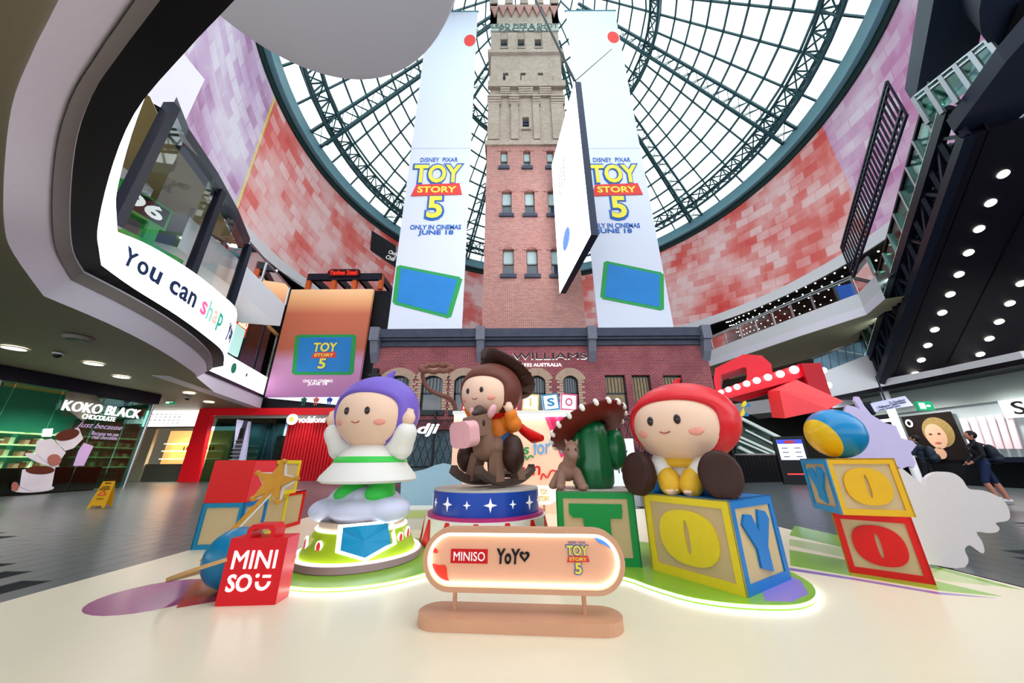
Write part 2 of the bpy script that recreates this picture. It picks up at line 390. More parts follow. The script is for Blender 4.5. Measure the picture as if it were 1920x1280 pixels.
txtfit('letters', 'dji', 1.05, .62, m_wlet, s, fr((0, 0, 0), (1, 0, 0), (0, 0, 1)), .04, .02, shear=.25)
# folding lattice screen in front of the ground floor
lt = thing('lattice_screen', 'black diamond lattice security screen along the brick ground floor', 'screen', (1.5, BY-.3, 0))
mb = MB()
for k in range(46):
    x = -6.4+k*.36
    mb.bar((x, BY-.3, .9), (x+.7, BY-.3, 3.0), .03); mb.bar((x+.7, BY-.32, .9), (x, BY-.32, 3.0), .03)
mb.build('lattice', m_black, lt, world=True)
mb = MB().box(-6.5, 10.6, BY-.36, BY-.26, .82, .92).box(-6.5, 10.6, BY-.36, BY-.26, 2.98, 3.06)
for x in (-6.5, -3.9, -.6, 3.0, 7.0, 10.5): mb.box(x, x+.1, BY-.38, BY-.24, 0, 3.5)
mb.build('screen_frame', m_black, lt, world=True)
a = gY(1132, 822, BY-.6); b_ = gY(1198, 900, BY-.6)
pst = thing('window_poster', 'white printed poster hung on the lattice beside the cactus', 'poster', ((a.x+b_.x)/2, BY-.45, .0))
MB().box(a.x, b_.x, BY-.5, BY-.44, b_.z-.4, a.z).build('sheet', M('poster_white', 'e9eef4', .6, emit=.35), pst, world=True)
txtfit('print', 'Y\nier.', .75, 1.0, m_blk, pst, wfr(pst, fr((b_.x-.5, BY-.51, a.z-1.05), (1, 0, 0), (0, 0, 1))), .004)

# tower ------------------------------------------------------
TY = 18.2; TX0, TX1 = -1.78, 4.42
tow = thing('brick_tower', 'tall square brick shot tower with battlements rising into the glass cone', 'tower', (1.3, 21, 7.3))
tw_wins = []
for row, (ws, hh) in {298: ((945, 988, 1032), 30), 380: ((950, 993, 1037), 43), 491: ((953, 998, 1044), 48)}.items():
    for px in ws: tw_wins.append(wpx(px-hh*.22, row-hh/2, px+hh*.22, row+hh/2, TY))
ZB = gY(985, 270, TY).z; ZC = gY(985, 188, TY).z; ZD = gY(985, 98, TY).z; ZE = gY(985, 45, TY).z; ZF = gY(985, 22, TY).z; ZT = gY(985, 8, TY).z
mb = MB(); wall_holes(mb, TX0, TX1, 7.3, ZB, tw_wins, TY, TY+.5); mb.box(TX0, TX0+.5, TY+.5, TY+6.2, 7.3, ZB).box(TX1-.5, TX1, TY+.5, TY+6.2, 7.3, ZB).box(TX0, TX1, TY+5.7, TY+6.2, 7.3, ZB)
mb.build('lower_shaft', m_twall, tow, world=True)
def tband(z, d, h, name='string_course', mat=None):
    MB().box(TX0-d, TX1+d, TY-d, TY+6.2+d, z-h/2, z+h/2).build(name, mat or m_tup, tow, world=True)
tband(ZB, .16, .45); tband(ZD, .14, .4)
sl = M('pale_blind', '9fb3b5', .6)
def twin(xa, xb, za, zb, arch=True):
    y = TY+.2; f = .06
    mb = MB().box(xa, xa+f, y, y+.1, za, zb).box(xb-f, xb, y, y+.1, za, zb).box(xa, xb, y, y+.1, zb-f, zb).box(xa, xb, y, y+.1, za+(zb-za)*.45, za+(zb-za)*.45+.08)
    w = mb.build('window', M('weathered_joinery', '6e6a62', .6), tow, world=True)
    MB().box(xa, xb, y+.06, y+.08, za, zb).build('pane', m_pane, w, world=True)
    MB().box(xa+f, xb-f, y+.03, y+.05, za+(zb-za)*.5, zb-f).build('blind', sl, w, world=True)
    MB().box(xa-.15, xb+.15, TY-.15, TY+.1, za-.25, za).build('window_sill', m_stone, w, world=True)
    if arch:
        mb = MB(); cx = (xa+xb)/2; hw = (xb-xa)/2
        for j in range(9):
            t0 = rad(-75+150*(j+.05)/9); t1 = rad(-75+150*(j+.95)/9); P = []
            for r, t in ((hw*1.02, t0), (hw*1.02, t1), (hw*1.02+.3, t1), (hw*1.02+.3, t0)): P.append((cx+r*math.sin(t), TY-.05, zb-hw*.45+r*math.cos(t)*.7))
            mb.hexa(P, [(p[0], TY+.05, p[2]) for p in P])
        mb.build('window_arch', m_twall, w, world=True)
for w in tw_wins: twin(*w)
# upper stage, thinner and tan
u0 = .12
up_w = [wpx(986-6, 217, 986+6, 239, TY)]+[wpx(px-5, 134, px+5, 154, TY) for px in (948, 981, 1014)]+[wpx(px-6, 71, px+6, 88, TY) for px in (945, 977, 1009)]
mb = MB(); wall_holes(mb, TX0+u0, TX1-u0, ZB, ZE, up_w, TY+.1, TY+.6); mb.box(TX0+u0, TX0+.6, TY+.6, TY+6.1, ZB, ZE).box(TX1-.6, TX1-u0, TY+.6, TY+6.1, ZB, ZE).box(TX0+u0, TX1-u0, TY+5.6, TY+6.1, ZB, ZE)
mb.build('upper_shaft', m_tup, tow, world=True)
for (xa, xb, za, zb) in up_w:
    mb = MB()
    for k in range(4): mb.box(xa, xb, TY+.25, TY+.4, za+(zb-za)*k/4, za+(zb-za)*(k+.45)/4)
    w = mb.build('louvre_window', m_stone, tow, world=True)
    MB().box(xa, xb, TY+.45, TY+.48, za, zb).build('pane', m_black, w, world=True)
    MB().box(xa-.1, xb+.1, TY-.05, TY+.15, za-.2, za).build('window_sill', m_tup, w, world=True)
za = gY(985, 262, TY).z; zb = gY(985, 175, TY).z; zm = gY(985, 197, TY).z
mb = MB()      # pilasters with stepped corbels
for px0, px1 in ((911, 936), (958, 972), (1000, 1012), (1035, 1058)):
    a = max(gY(px0, 230, TY).x, TX0); b = min(gY(px1, 230, TY).x, TX1); mb.box(a, b, TY-.1, TY+.1, za, zm)
for px0, px1 in ((911, 938), (956, 972), (1000, 1012), (1034, 1058)):
    a = max(gY(px0, 195, TY).x, TX0)-.05; b = min(gY(px1, 195, TY).x, TX1)+.05
    for k in range(4): mb.box(a, b, TY-.12-.05*k, TY+.1, zm+.22*k, zm+.22*k+.18)
mb.box(TX0-.05, TX1+.05, TY-.22, TY+.1, zm+1.9, zm+2.6)
for px0, px1 in ((938, 956), (972, 1000), (1012, 1034)):
    a = gY(px0, 185, TY).x; b = gY(px1, 185, TY).x
    for k in range(4): mb.box(a, b, TY-.12-.03*k, TY+.1, zm+.95+.22*k, zm+.95+.22*k+.18)
for px in (925, 955, 985, 1015, 1045):
    a = gY(px, 168, TY).x; mb.box(a-.3, a+.3, TY-.2, TY+.1, zm+2.6, zm+3.2)
mb.build('corbel_course', m_tup, tow, world=True)
mb = MB()
for px in (929, 961, 993, 1025):
    a = gY(px, 76, TY).x; mb.box(a-.4, a+.4, TY-.05, TY+.1, ZD+.2, gY(985, 62, TY).z)
mb.build('upper_pilaster', m_tup, tow, world=True)
wb = M('weathered_paint', 'a9b0aa', .8, noise=.15)
MB().box(TX0+.05, TX1-.05, TY-.02, TY+.1, gY(985, 58, TY).z, ZE).build('painted_band', wb, tow, world=True)
MB().box(TX0, TX1, TY, TY+.6, ZE, ZT).box(TX0, TX0+.6, TY, TY+6.2, ZE, ZT).box(TX1-.6, TX1, TY, TY+6.2, ZE, ZT).box(TX0, TX1, TY+5.6, TY+6.2, ZE, ZT).build('parapet', m_tup, tow, world=True)
mb = MB(); n = 8
for k in range(n):
    x = TX0+(TX1-TX0)*k/n; w = (TX1-TX0)/n
    P = [(x, TY-.2, ZF+.5), (x+w, TY-.2, ZF+.5), (x+w/2, TY-.2, ZE+.9)]; mb.hexa(P, [(p[0], TY, p[2]) for p in P])
mb.build('zigzag_corbel', m_twall, tow, world=True)
mb = MB()
for k in range(5):
    x = TX0-.1+(TX1-TX0+.2)*k/4.5; mb.box(x, x+.75, TY-.1, TY+.5, ZT, ZT+1.3)
mb.build('battlement', m_tup, tow, world=True)
mlet = M('faded_paint_letter', '4c5c58', .8)
txtfit('painted_letters', 'LEAD PIPE & SHOT', (TX1-TX0)*.96, .62, mlet, tow, wfr(tow, fr(((TX0+TX1)/2, TY-.04, gY(985, 49, TY).z), (1, 0, 0), (0, 0, 1))), .01, .012)
txtfit('painted_letters', 'FACTORY', (TX1-TX0)*.74, .5, mlet, tow, wfr(tow, fr(((TX0+TX1)/2, TY-.04, gY(985, 56, TY).z), (1, 0, 0), (0, 0, 1))), .01, .012)

# ============================================================ glass cone roof, ring beam, coloured drum wall
CX, CY, RR = 3.8, 21.7, 22.0
ZR = 26.9; ZG = 28.75; ZA = 53.0
def cp(a, r, z): return V((CX+r*math.cos(a), CY+r*math.sin(a), z))
A0, A1 = rad(-45), rad(235)
cone = tag(bpy.data.objects.new('ceiling', None), kind='structure'); COL.objects.link(cone); cone.location = (CX, CY, ZR); MW['ceiling'] = TR((CX, CY, ZR))
def cz(t): return (21.9*(1-t), ZG+(ZA-ZG)*t)       # slant fraction -> radius, height
rows = [i/20 for i in range(0, 19)]
pan = []
mp = glass('roof_glass', 'f4fbfa', .2)
for i in range(len(rows)-1):
    ns = 48 if i < 10 else 24
    for j in range(ns):
        a0 = 2*math.pi*j/ns; a1 = 2*math.pi*(j+1)/ns
        am = (a0+a1)/2
        r0, z0 = cz(rows[i]); r1, z1 = cz(rows[i+1]); P = [cp(a0, r0, z0), cp(a1, r0, z0), cp(a1, r1, z1), cp(a0, r1, z1)]
        n = (P[1]-P[0]).cross(P[3]-P[0]).normalized()*.03; px, py, c = proj((P[0]+P[2])/2)
        vis = c > 1 and -40 < px < 1960 and -40 < py < 760
        if c > 1 and -700 < px < 2600 and -900 < py < 800: pan.append((0 if vis else 1, -(P[1]-P[0]).length*(P[3]-P[0]).length/(c*c), P, n))
pan.sort(key=lambda t: t[:2])
for k, (_, _, P, n) in enumerate(pan[:300]): MB().slab(P, n).build('pane', mp, cone, world=True, fix=False)
mb = MB()
for _, _, P, n in pan[300:]: mb.slab(P, n)
tag(mb.build('upper_panes', mp, cone, world=True, fix=False), kind='stuff')
for i, t in enumerate(rows):
    r, z = cz(t); ns = 48 if i <= 10 else 24; mb = MB()
    for j in range(ns):
        am = 2*math.pi*(j+.5)/ns
        if A0-.2 < (am if am < 4.3 else am-2*math.pi) < A1+.2: mb.bar(cp(2*math.pi*j/ns, r-.1, z), cp(2*math.pi*(j+1)/ns, r-.1, z), .13, .2)
    mb.build('purlin', m_rib, cone, world=True, fix=False)
for j in range(48):
    a = 2*math.pi*j/48; aa = a if a < 4.3 else a-2*math.pi
    if not A0-.2 < aa < A1+.2: continue
    t1 = rows[-1] if j % 2 == 0 else rows[10]
    if j % 4 == 0: t1 = .82
    r0, z0 = cz(0); r1, z1 = cz(t1)
    if j % 4 == 0:                                   # main laced truss
        mb = MB(); da = .028
        pts = []
        for s_ in (-1, 1):
            off = V((-math.sin(a), math.cos(a), 0))*.75*s_
            f0 = cp(a, r0-.5, z0-.3)+off; f1 = cp(a, r1-.2, z1-.3)+off*.35; mb.bar(f0, f1, .2, .24); pts.append((f0, f1))
        g0 = cp(a, r0-1.5, z0-.9); g1 = cp(a, r1-.4, z1-.9); mb.bar(g0, g1, .22)
        n = 22
        for k in range(n):
            for s_ in (0, 1):
                p = pts[s_][0].lerp(pts[s_][1], k/n); q = pts[1-s_][0].lerp(pts[1-s_][1], (k+1)/n); mb.bar(p, q, .05)
                mb.bar(p, g0.lerp(g1, (k+.5)/n), .07)
        mb.build('truss', m_rib, cone, world=True, fix=False)
    else:
        mb = MB().bar(cp(a, r0-.1, z0), cp(a, r1-.1, z1), .12, .16); mb.build('rafter', m_rib, cone, world=True, fix=False)
def ringtruss(name, t, depth, n, dz=0):
    r, z = cz(t); z += dz; r -= dz*.9; mb = MB()
    A = [A0-.2+(A1-A0+.4)*k/n for k in range(n+1)]
    for rr, zz, w in ((r-.3, z-.2, .26), (r-depth, z+depth*.15, .22), (r-depth*.5, z-depth, .24)):
        mb.tube([cp(a, rr, zz) for a in A], w*.6, 6)
    for k in range(n):
        P0 = [cp(A[k], r-.3, z-.2), cp(A[k], r-depth, z+depth*.15), cp(A[k], r-depth*.5, z-depth)]; P1 = [cp(A[k+1], r-.3, z-.2), cp(A[k+1], r-depth, z+depth*.15), cp(A[k+1], r-depth*.5, z-depth)]
        for i_ in range(3): mb.bar(P0[i_], P0[(i_+1) % 3], .1); mb.bar(P0[i_], P1[(i_+1) % 3], .1)
    mb.build(name, m_rib, cone, world=True, fix=False)
ringtruss('ring_truss', 0.0, 1.3, 76, 1.35); ringtruss('ring_truss', .5, 1.0, 44)
rb = thing('ring_beam', 'curved teal steel ring beam carrying the glass cone above the drum wall', 'beam', (CX, CY, ZR))
MB().lathe([(21.45, 27.5), (21.45, 28.7), (22.5, 28.7), (22.5, 27.5), (21.45, 27.5)], 90, (CX, CY, 0), A0, A1).build('beam_face', M('beam_teal', '7fb2c0', .4, noise=.08), rb, smooth=True, world=True)
MB().lathe([(21.85, 26.9), (21.85, 27.55), (22.6, 27.55), (22.6, 26.9), (21.85, 26.9)], 90, (CX, CY, 0), A0, A1).build('beam_flange', m_dteal, rb, smooth=True, world=True)

# drum wall panels: sun dapple and roof shade painted into the wall colours
def dappled_wall(name, base, light, pale):
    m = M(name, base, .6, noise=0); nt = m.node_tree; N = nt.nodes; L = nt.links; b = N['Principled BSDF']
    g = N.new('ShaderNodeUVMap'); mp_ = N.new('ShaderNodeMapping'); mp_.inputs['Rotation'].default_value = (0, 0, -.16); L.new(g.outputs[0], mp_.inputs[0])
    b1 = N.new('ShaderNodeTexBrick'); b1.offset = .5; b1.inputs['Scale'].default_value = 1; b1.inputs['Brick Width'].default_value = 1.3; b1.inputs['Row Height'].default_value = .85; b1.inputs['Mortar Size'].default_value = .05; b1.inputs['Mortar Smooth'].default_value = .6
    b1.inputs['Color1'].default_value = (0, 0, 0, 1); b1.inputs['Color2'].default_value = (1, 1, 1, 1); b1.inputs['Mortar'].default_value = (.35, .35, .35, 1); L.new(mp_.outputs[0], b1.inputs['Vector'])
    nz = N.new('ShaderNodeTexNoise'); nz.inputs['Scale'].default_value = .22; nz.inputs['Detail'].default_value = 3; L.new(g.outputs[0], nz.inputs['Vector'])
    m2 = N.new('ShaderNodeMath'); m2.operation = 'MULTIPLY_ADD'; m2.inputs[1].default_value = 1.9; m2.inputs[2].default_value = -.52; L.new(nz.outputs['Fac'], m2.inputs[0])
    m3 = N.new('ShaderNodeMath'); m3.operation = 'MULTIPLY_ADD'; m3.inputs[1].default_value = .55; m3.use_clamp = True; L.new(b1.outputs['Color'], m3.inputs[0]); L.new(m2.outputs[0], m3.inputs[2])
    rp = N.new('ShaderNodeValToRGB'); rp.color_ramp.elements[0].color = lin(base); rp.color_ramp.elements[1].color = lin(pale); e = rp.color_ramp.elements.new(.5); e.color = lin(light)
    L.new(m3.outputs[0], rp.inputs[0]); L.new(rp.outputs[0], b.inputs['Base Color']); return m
mu = {'p': dappled_wall('dappled_plum', '9a4f86', 'd3b4da', 'eee8f6'), 'y': dappled_wall('dappled_yellow', 'd6c43a', 'e6dc7e', 'f4f0c8'), 'r': dappled_wall('dappled_red', 'e04644', 'ea7a74', 'f6d0d0'), 'k': dappled_wall('dappled_pink', 'b04a86', 'd49ac4', 'ecdcec')}
def ang(p): return math.atan2(p.y-CY, p.x-CX) % (2*math.pi)
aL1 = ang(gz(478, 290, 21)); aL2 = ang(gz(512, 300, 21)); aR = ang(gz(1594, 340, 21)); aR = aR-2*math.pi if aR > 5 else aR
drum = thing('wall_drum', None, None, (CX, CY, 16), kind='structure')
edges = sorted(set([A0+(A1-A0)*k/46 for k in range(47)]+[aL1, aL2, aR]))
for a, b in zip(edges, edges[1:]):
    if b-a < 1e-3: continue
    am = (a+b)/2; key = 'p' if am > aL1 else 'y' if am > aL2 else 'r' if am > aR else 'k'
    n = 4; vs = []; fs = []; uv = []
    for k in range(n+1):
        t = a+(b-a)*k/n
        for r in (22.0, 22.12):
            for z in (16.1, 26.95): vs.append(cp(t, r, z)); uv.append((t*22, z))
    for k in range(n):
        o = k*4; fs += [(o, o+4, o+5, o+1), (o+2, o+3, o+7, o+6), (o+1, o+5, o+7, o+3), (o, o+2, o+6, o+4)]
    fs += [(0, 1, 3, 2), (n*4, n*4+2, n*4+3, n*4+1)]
    mb = MB().add(vs, fs); o = mb.build('dappled_panel', mu[key], drum, world=True, fix=False)
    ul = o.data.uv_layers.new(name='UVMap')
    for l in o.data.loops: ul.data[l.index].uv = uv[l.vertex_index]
tag(MB().lathe([(21.9, 15.2), (21.9, 16.1), (22.15, 16.1), (27, 15.9), (27, 15.3), (21.9, 15.2)], 90, (CX, CY, 0), A0, A1).build('trim_1', m_white, smooth=True), kind='structure')
# dark ceiling of the upper gallery and back wall of the galleries
tag(MB().lathe([(22.0, 15.19), (27.2, 15.19), (27.2, 15.1), (22.0, 15.1), (22, 15.19)], 90, (CX, CY, 0), A0, A1).build('ceiling_gallery', m_black), kind='structure')
m_back = M('gallery_back_wall', '2a2524', .7, noise=.3, scale=.5, hex2='4a3a30')
tag(MB().lathe([(27.0, 4.6), (27.0, 15.3), (27.4, 15.3), (27.4, 4.6), (27, 4.6)], 90, (CX, CY, 0), rad(-30), rad(215)).build('wall_gallery_back', m_back), kind='structure')
tag(MB().lathe([(27.0, 0), (27.0, 4.6), (27.4, 4.6), (27.4, 0), (27, 0)], 60, (CX, CY, 0), rad(-30), rad(150)).build('wall_ground_back', m_back), kind='structure')
tag(MB().box(-28.6, -28.2, 3, 31, 0, 4.6).build('wall_left_back', M('pale_mall_wall', 'a8b0a8', .6)), kind='structure')
# unseen mall ceiling behind the viewer, added to cut sky light on the display
tag(MB().box(-34, 34, -30, -1.2, 5.6, 5.9).build('added_ceiling_rear', m_white), kind='structure')
# ============================================================ banners and hanging screen
m_ban = M('banner_fabric', 'd0d5e6', .8, noise=.02)
m_blu = M('print_blue', '2f63b4', .7, noise=0); m_yel = M('print_yellow', 'e6d84e', .7, noise=0); m_pred = M('print_red', 'd8433f', .7, noise=0)
m_tabg = M('print_green', '2f9a56', .7, noise=.05); m_tabb = M('print_sky_blue', '2f86d2', .7, noise=.15, scale=.6)
UPZ = (0, 0, 1)
def sub(mtx, x, y, z=0.0): return mtx @ TR((x, y, z))
def logo(par, mtx, w, h, k=1.0, d=None):
    """film title lettering in a w x h box (origin at its centre)"""
    d = d or w*.004
    txtfit('title_small', 'DISNEY  PIXAR', w*.72, h*.07, m_blu, par, sub(mtx, 0, h*.465, d), d)
    txtfit('title_outline', 'TOY', w*.98, h*.36, m_blu, par, sub(mtx, 0, h*.225, d), d, .075)
    txtfit('title_outline', '5', w*.36, h*.4, m_blu, par, sub(mtx, 0, -h*.3, d), d, .075)
    P = [(-w*.46, -h*.13), (w*.48, -h*.11), (w*.42, h*.07), (-w*.38, h*.05)]
    flat('title_plate', P, m_pred, par, sub(mtx, 0, 0, d*1.5), d*1.5)
    txtfit('title_letters', 'STORY', w*.72, h*.1, m_yel, par, sub(mtx, .01*w, -h*.03, d*3.4), d*.5, .03)
    txtfit('title_letters', 'TOY', w*.9, h*.3, m_yel, par, sub(mtx, 0, h*.225, d*3.4), d, .03)
    txtfit('title_letters', '5', w*.28, h*.33, m_yel, par, sub(mtx, 0, -h*.3, d*3.4), d, .03)
def tablet(par, mtx, pts, d):
    """plain tablet in a green rubber case; pts = four screen corners in frame units"""
    c = V((sum(p[0] for p in pts)/4, sum(p[1] for p in pts)/4)); g = [V(p) for p in pts]
    out = [c+(p-c)*1.17 for p in g]
    rim = []
    for i in range(4):
        a, b, e = out[i-1], out[i], out[(i+1) % 4]
        for t in (.82, .9, .96): rim.append(a.lerp(b, t))
        rim.append(b.lerp((a+e)/2, .06))
        for t in (.04, .1, .18): rim.append(b.lerp(e, t))
    flat('tablet_case', [tuple(p) for p in rim], m_tabg, par, sub(mtx, 0, 0, d), d)
    flat('tablet_screen', [tuple(p) for p in g], m_tabb, par, sub(mtx, 0, 0, d*2), d)
BNY = 18.0
for nm, xa, xb, lx, px in (('left of', -7.35, -2.95, None, ((819, 288, 427), (772, 872), [(752, 503), (858, 524), (838, 590), (745, 566)], (807, 120))), ('right of', 5.1, 9.55, None, ((1154, 288, 424), (1105, 1205), [(1140, 495), (1236, 515), (1236, 576), (1134, 556)], (1147, 110)))):
    bn = thing('hanging_banner', 'tall white film banner with green tablet print hanging %s the brick tower' % nm, 'banner', ((xa+xb)/2, BNY, 8.0), group='film banners beside the tower')
    MB().box(xa, xb, BNY, BNY+.05, 7.6, 39.6).build('banner_sheet', m_ban, bn, world=True)
    MB().tube([(xa-.1, BNY+.02, 39.65), (xb+.1, BNY+.02, 39.65)], .08, 8).build('banner_pole', m_teal, bn, world=True)
    seam = gY(px[0][0], px[0][1]-10, BNY).z
    MB().box(xa, xb, BNY-.01, BNY+.01, seam-.03, seam+.03).build('banner_seam', M('banner_seam', 'b9c0d0', .8), bn, world=True)
    lc, ly0, ly1 = px[0]
    z1 = gY(lc, 296, BNY).z; z0 = gY(lc, 414, BNY).z; cx = gY(lc, 350, BNY).x; w = gY(px[1][1], 340, BNY).x-gY(px[1][0], 340, BNY).x
    m4 = fr((cx, BNY-.005, (z0+z1)/2), (1, 0, 0), UPZ); logo(bn, wfr(bn, m4), w, (z1-z0))
    c1 = gY(lc-2, ly1-1, BNY); txtfit('banner_text', 'ONLY IN CINEMAS', w*.9, .38, m_blu, bn, wfr(bn, fr((c1.x, BNY-.02, c1.z), (1, 0, 0), UPZ)), .01, .02)
    c1 = gY(lc-2, ly1+10, BNY); txtfit('banner_text', 'JUNE 18', w*.62, .46, m_blu, bn, wfr(bn, fr((c1.x, BNY-.02, c1.z), (1, 0, 0), UPZ)), .01, .03)
    o = V(((xa+xb)/2, BNY-.005, 12)); m4 = fr(o, (1, 0, 0), UPZ)
    tablet(bn, wfr(bn, m4), [((p:=gY(x, y, BNY)).x-o.x, p.z-o.z) for x, y in px[2]], .01)
    bc = gY(874 if xa < 0 else 1150, 76 if xa < 0 else 70, BNY)
    rr = .5
    if xa < 0: bc.x = xb-.55
    flat('red_balloon', ell(0, 0, rr*1.0, rr*1.6), m_pred, bn, wfr(bn, fr((min(bc.x, xb-.55), BNY-.005, bc.z), (1, 0, 0), UPZ)), .01)
# wedge-hung LED panel in front of the tower
zb_ = 10.5
fa = gz(1050, 550, zb_); ne = gz(1108, 440, zb_); fz = 0
def zhit(p, py):
    lo, hi = p.z, 60
    for _ in range(50):
        m = (lo+hi)/2
        if proj((p.x, p.y, m))[1] > py: lo = m
        else: hi = m
    return lo
zt = (zhit(fa, 312)+zhit(ne, 150))/2
sc = thing('hanging_screen', 'large glowing white LED screen panel hung on cables in front of the brick tower', 'screen', (ne.x, ne.y, zb_))
nrm = (ne-fa).cross(V((0, 0, 1))).normalized(); nrm = nrm if nrm.x < 0 else -nrm
P = [fa, ne, V((ne.x, ne.y, zt)), V((fa.x, fa.y, zt))]
MB().slab(P, -nrm*.35).build('screen_case', M('navy_case', '15203c', .4), sc, world=True)
MB().slab([p+nrm*.02 for p in P], -nrm*.015).build('screen_face', m_led, sc, world=True)
m4 = fr((fa+ne)/2+nrm*.03+V((0, 0, (zt-zb_)/2)), (ne-fa), UPZ)
if m4.col[2].to_3d().dot(nrm) < 0: m4 = fr((fa+ne)/2+nrm*.03+V((0, 0, (zt-zb_)/2)), -(ne-fa), UPZ)
sw = (ne-fa).length; sh = zt-zb_
pinkp = M('screen_pink', 'f0d4e0', .5, emit=1.4, noise=.1); bluep = M('screen_blue', '4a7ad0', .5, emit=1.0, noise=.2, hex2='8aa8e0'); dk = M('screen_dark', '2a2a34', .5)
flat('screen_print', ell(-sw*.05, -sh*.1, sw*.16, sh*.14), pinkp, sc, wfr(sc, m4), .01)
flat('screen_print', ell(-sw*.12, -sh*.27, sw*.13, sh*.06), bluep, sc, wfr(sc, sub(m4, 0, 0, .012)), .01)
for k in range(3):
    for j in range(6): flat('screen_text', [(q*sw*.02+sw*(-.22+.1*k), w_*sh*.006+sh*(.1+.03*j)) for q, w_ in ((-1, -1), (1, -1), (1, 1), (-1, 1))], dk, sc, wfr(sc, sub(m4, 0, 0, .005)), .01)
top = V((ne.x, ne.y, zt)); tf = V((fa.x, fa.y, zt))
for q in (cp(rad(85), 12, 41), ):
    tag(MB().tube([top, gY(990, -30, 12.5)], .07, 6).build('hanging_cable', m_black), 'thick black steel cable running from the hanging screen up past the tower', 'cable')
tag(MB().tube([top, gY(1147, 92, BNY-.6)], .035, 6).build('hanging_cable', m_black), 'thin stay cable from the hanging screen across the banner right of the tower', 'cable')

# ============================================================ left side: curved gallery edge with LED ribbon
A_ = [(110, 0), (60, 100), (22, 200), (8, 320), (8, 420), (25, 475), (82, 555), (200, 605), (280, 645), (330, 675), (365, 700), (368, 708)]
B_ = [(300, 0), (232, 90), (172, 180), (141, 280), (132, 400), (138, 470), (158, 508), (250, 556), (320, 598), (370, 635), (396, 665), (398, 690)]
E_ = [(440, 0), (350, 95), (252, 213), (205, 330), (183, 430), (186, 470), (190, 497), (250, 540), (330, 590), (385, 630), (418, 660), (419, 686)]
a3 = [gz(x, y, 4.5) for x, y in A_]; b3 = [gz(x, y, 5.2) for x, y in B_]; e3 = [gz(x, y, 5.3) for x, y in E_]
def ext(P, d): return [P[0]+(P[0]-P[1]).normalized()*d]+P
a3 = ext(a3, 3.0); b3 = ext(b3, 3.0); e3 = ext(e3, 3.0)
b3 = [p.copy() for p in b3]
zt_ = [6.2]*8+[6.55, 6.8, 7.0, 7.2, 7.3]
def smp(P, k=7, n=4):
    a = catmull(P[:k+1], n, False); b = catmull(P[k:], n, False); return a+b[1:]
a3 = smp(a3); b3 = smp(b3); e3c = e3; e3 = smp(e3)
tzs = smp([V((i, 0, z)) for i, z in enumerate(zt_)])
ztc = zt_; zt_ = [v.z for v in tzs]
tag(MB().strip(a3, b3).build('trim_2', m_lav, smooth=True), kind='structure')
def inset(P, Q, k): return [p.lerp(q, k) for p, q in zip(P, Q)]
lip = [p+V((0, 0, -.05)) for p in inset(a3, b3, .72)]
tag(MB().strip(lip, [p+V((0, 0, -.04)) for p in b3]).build('trim_3', m_grey), kind='structure')
tag(MB().strip(b3, e3).build('trim_4', m_black), kind='structure')
lw = thing('led_ribbon', 'curved white LED ribbon screen reading You can shape your above the chocolate shop', 'screen', tuple(e3c[8]))
top_ = [V((p.x, p.y, z)) for p, z in zip(e3, zt_)]
tops = top_; cen = V((CX, CY, 0))
def outw(p, d): v = (p-cen); v.z = 0; return p+v.normalized()*d
MB().strip(e3, top_).strip([outw(p, .25) for p in e3], [outw(p, .25) for p in top_]).strip(top_, [outw(p, .25) for p in top_]).build('led_face', m_led, lw, world=True, fix=False)
topc = [V((p.x, p.y, z)) for p, z in zip(e3c, ztc)]
# lettering along the ribbon
msg = [('Y', 'n', 214, 462), ('o', 'n', 0, 0), ('u', 'n', 0, 0), (' ', 'n', 0, 0), ('c', 'n', 0, 0), ('a', 'n', 0, 0), ('n', 'n', 0, 0), (' ', 'n', 0, 0), ('s', 'm', 0, 0), ('h', 'g', 0, 0), ('a', 'o', 0, 0), ('p', 't', 0, 0), ('e', 'w', 0, 0), (' ', 'n', 0, 0), ('y', 'n', 0, 0), ('o', 'n', 0, 0), ('u', 'n', 0, 0), ('r', 'n', 0, 0)]
lcol = {'n': M('led_navy', '16305c', .5, noise=0), 'm': M('led_magenta', 'e0679a', .5, emit=.6, noise=0), 'g': M('led_mint', '8fd0c0', .5, emit=.5, noise=0), 'o': M('led_peach', 'f2b9a8', .5, emit=.7, noise=0), 't': M('led_teal', '2fae90', .5, emit=.4, noise=0), 'w': M('led_faint', 'e8eef0', .5, emit=1, noise=0)}
cw = {'Y': 1.05, ' ': .62, 'i': .4, 'r': .66}
seg = e3[28:]; seglen = [0]
for p, q in zip(seg, seg[1:]): seglen.append(seglen[-1]+(q-p).length)
s0 = .38; s1 = seglen[-1]*.86; tot = sum(cw.get(m[0], .95) for m in msg); s_ = s0
zz = [z for z in zt_[28:]]
for ch, colk, _, _ in msg:
    adv = cw.get(ch, .95)*(s1-s0)/tot; sc_ = s_+adv/2; s_ += adv
    if ch == ' ': continue
    for i in range(len(seg)-1):
        if seglen[i] <= sc_ <= seglen[i+1]:
            t = (sc_-seglen[i])/(seglen[i+1]-seglen[i]); p = seg[i].lerp(seg[i+1], t); zh = zz[i]+(zz[i+1]-zz[i])*t-5.3
            hgt = {'Y': .5, 'h': .52, 'p': .5, 'y': .5}.get(ch, .36)*zh/1.2*.95; dz = {'p': -.07, 'y': -.07, 'Y': .06, 'h': .07}.get(ch, 0)
            d = (seg[i+1]-seg[i]).normalized(); n = d.cross(V((0, 0, 1))); 
            txtfit('led_letter', ch, adv*.84, hgt, lcol[colk], lw, wfr(lw, fr(p+n*.02+V((0, 0, zh*.47+dz)), d, UPZ)), .008, .02)
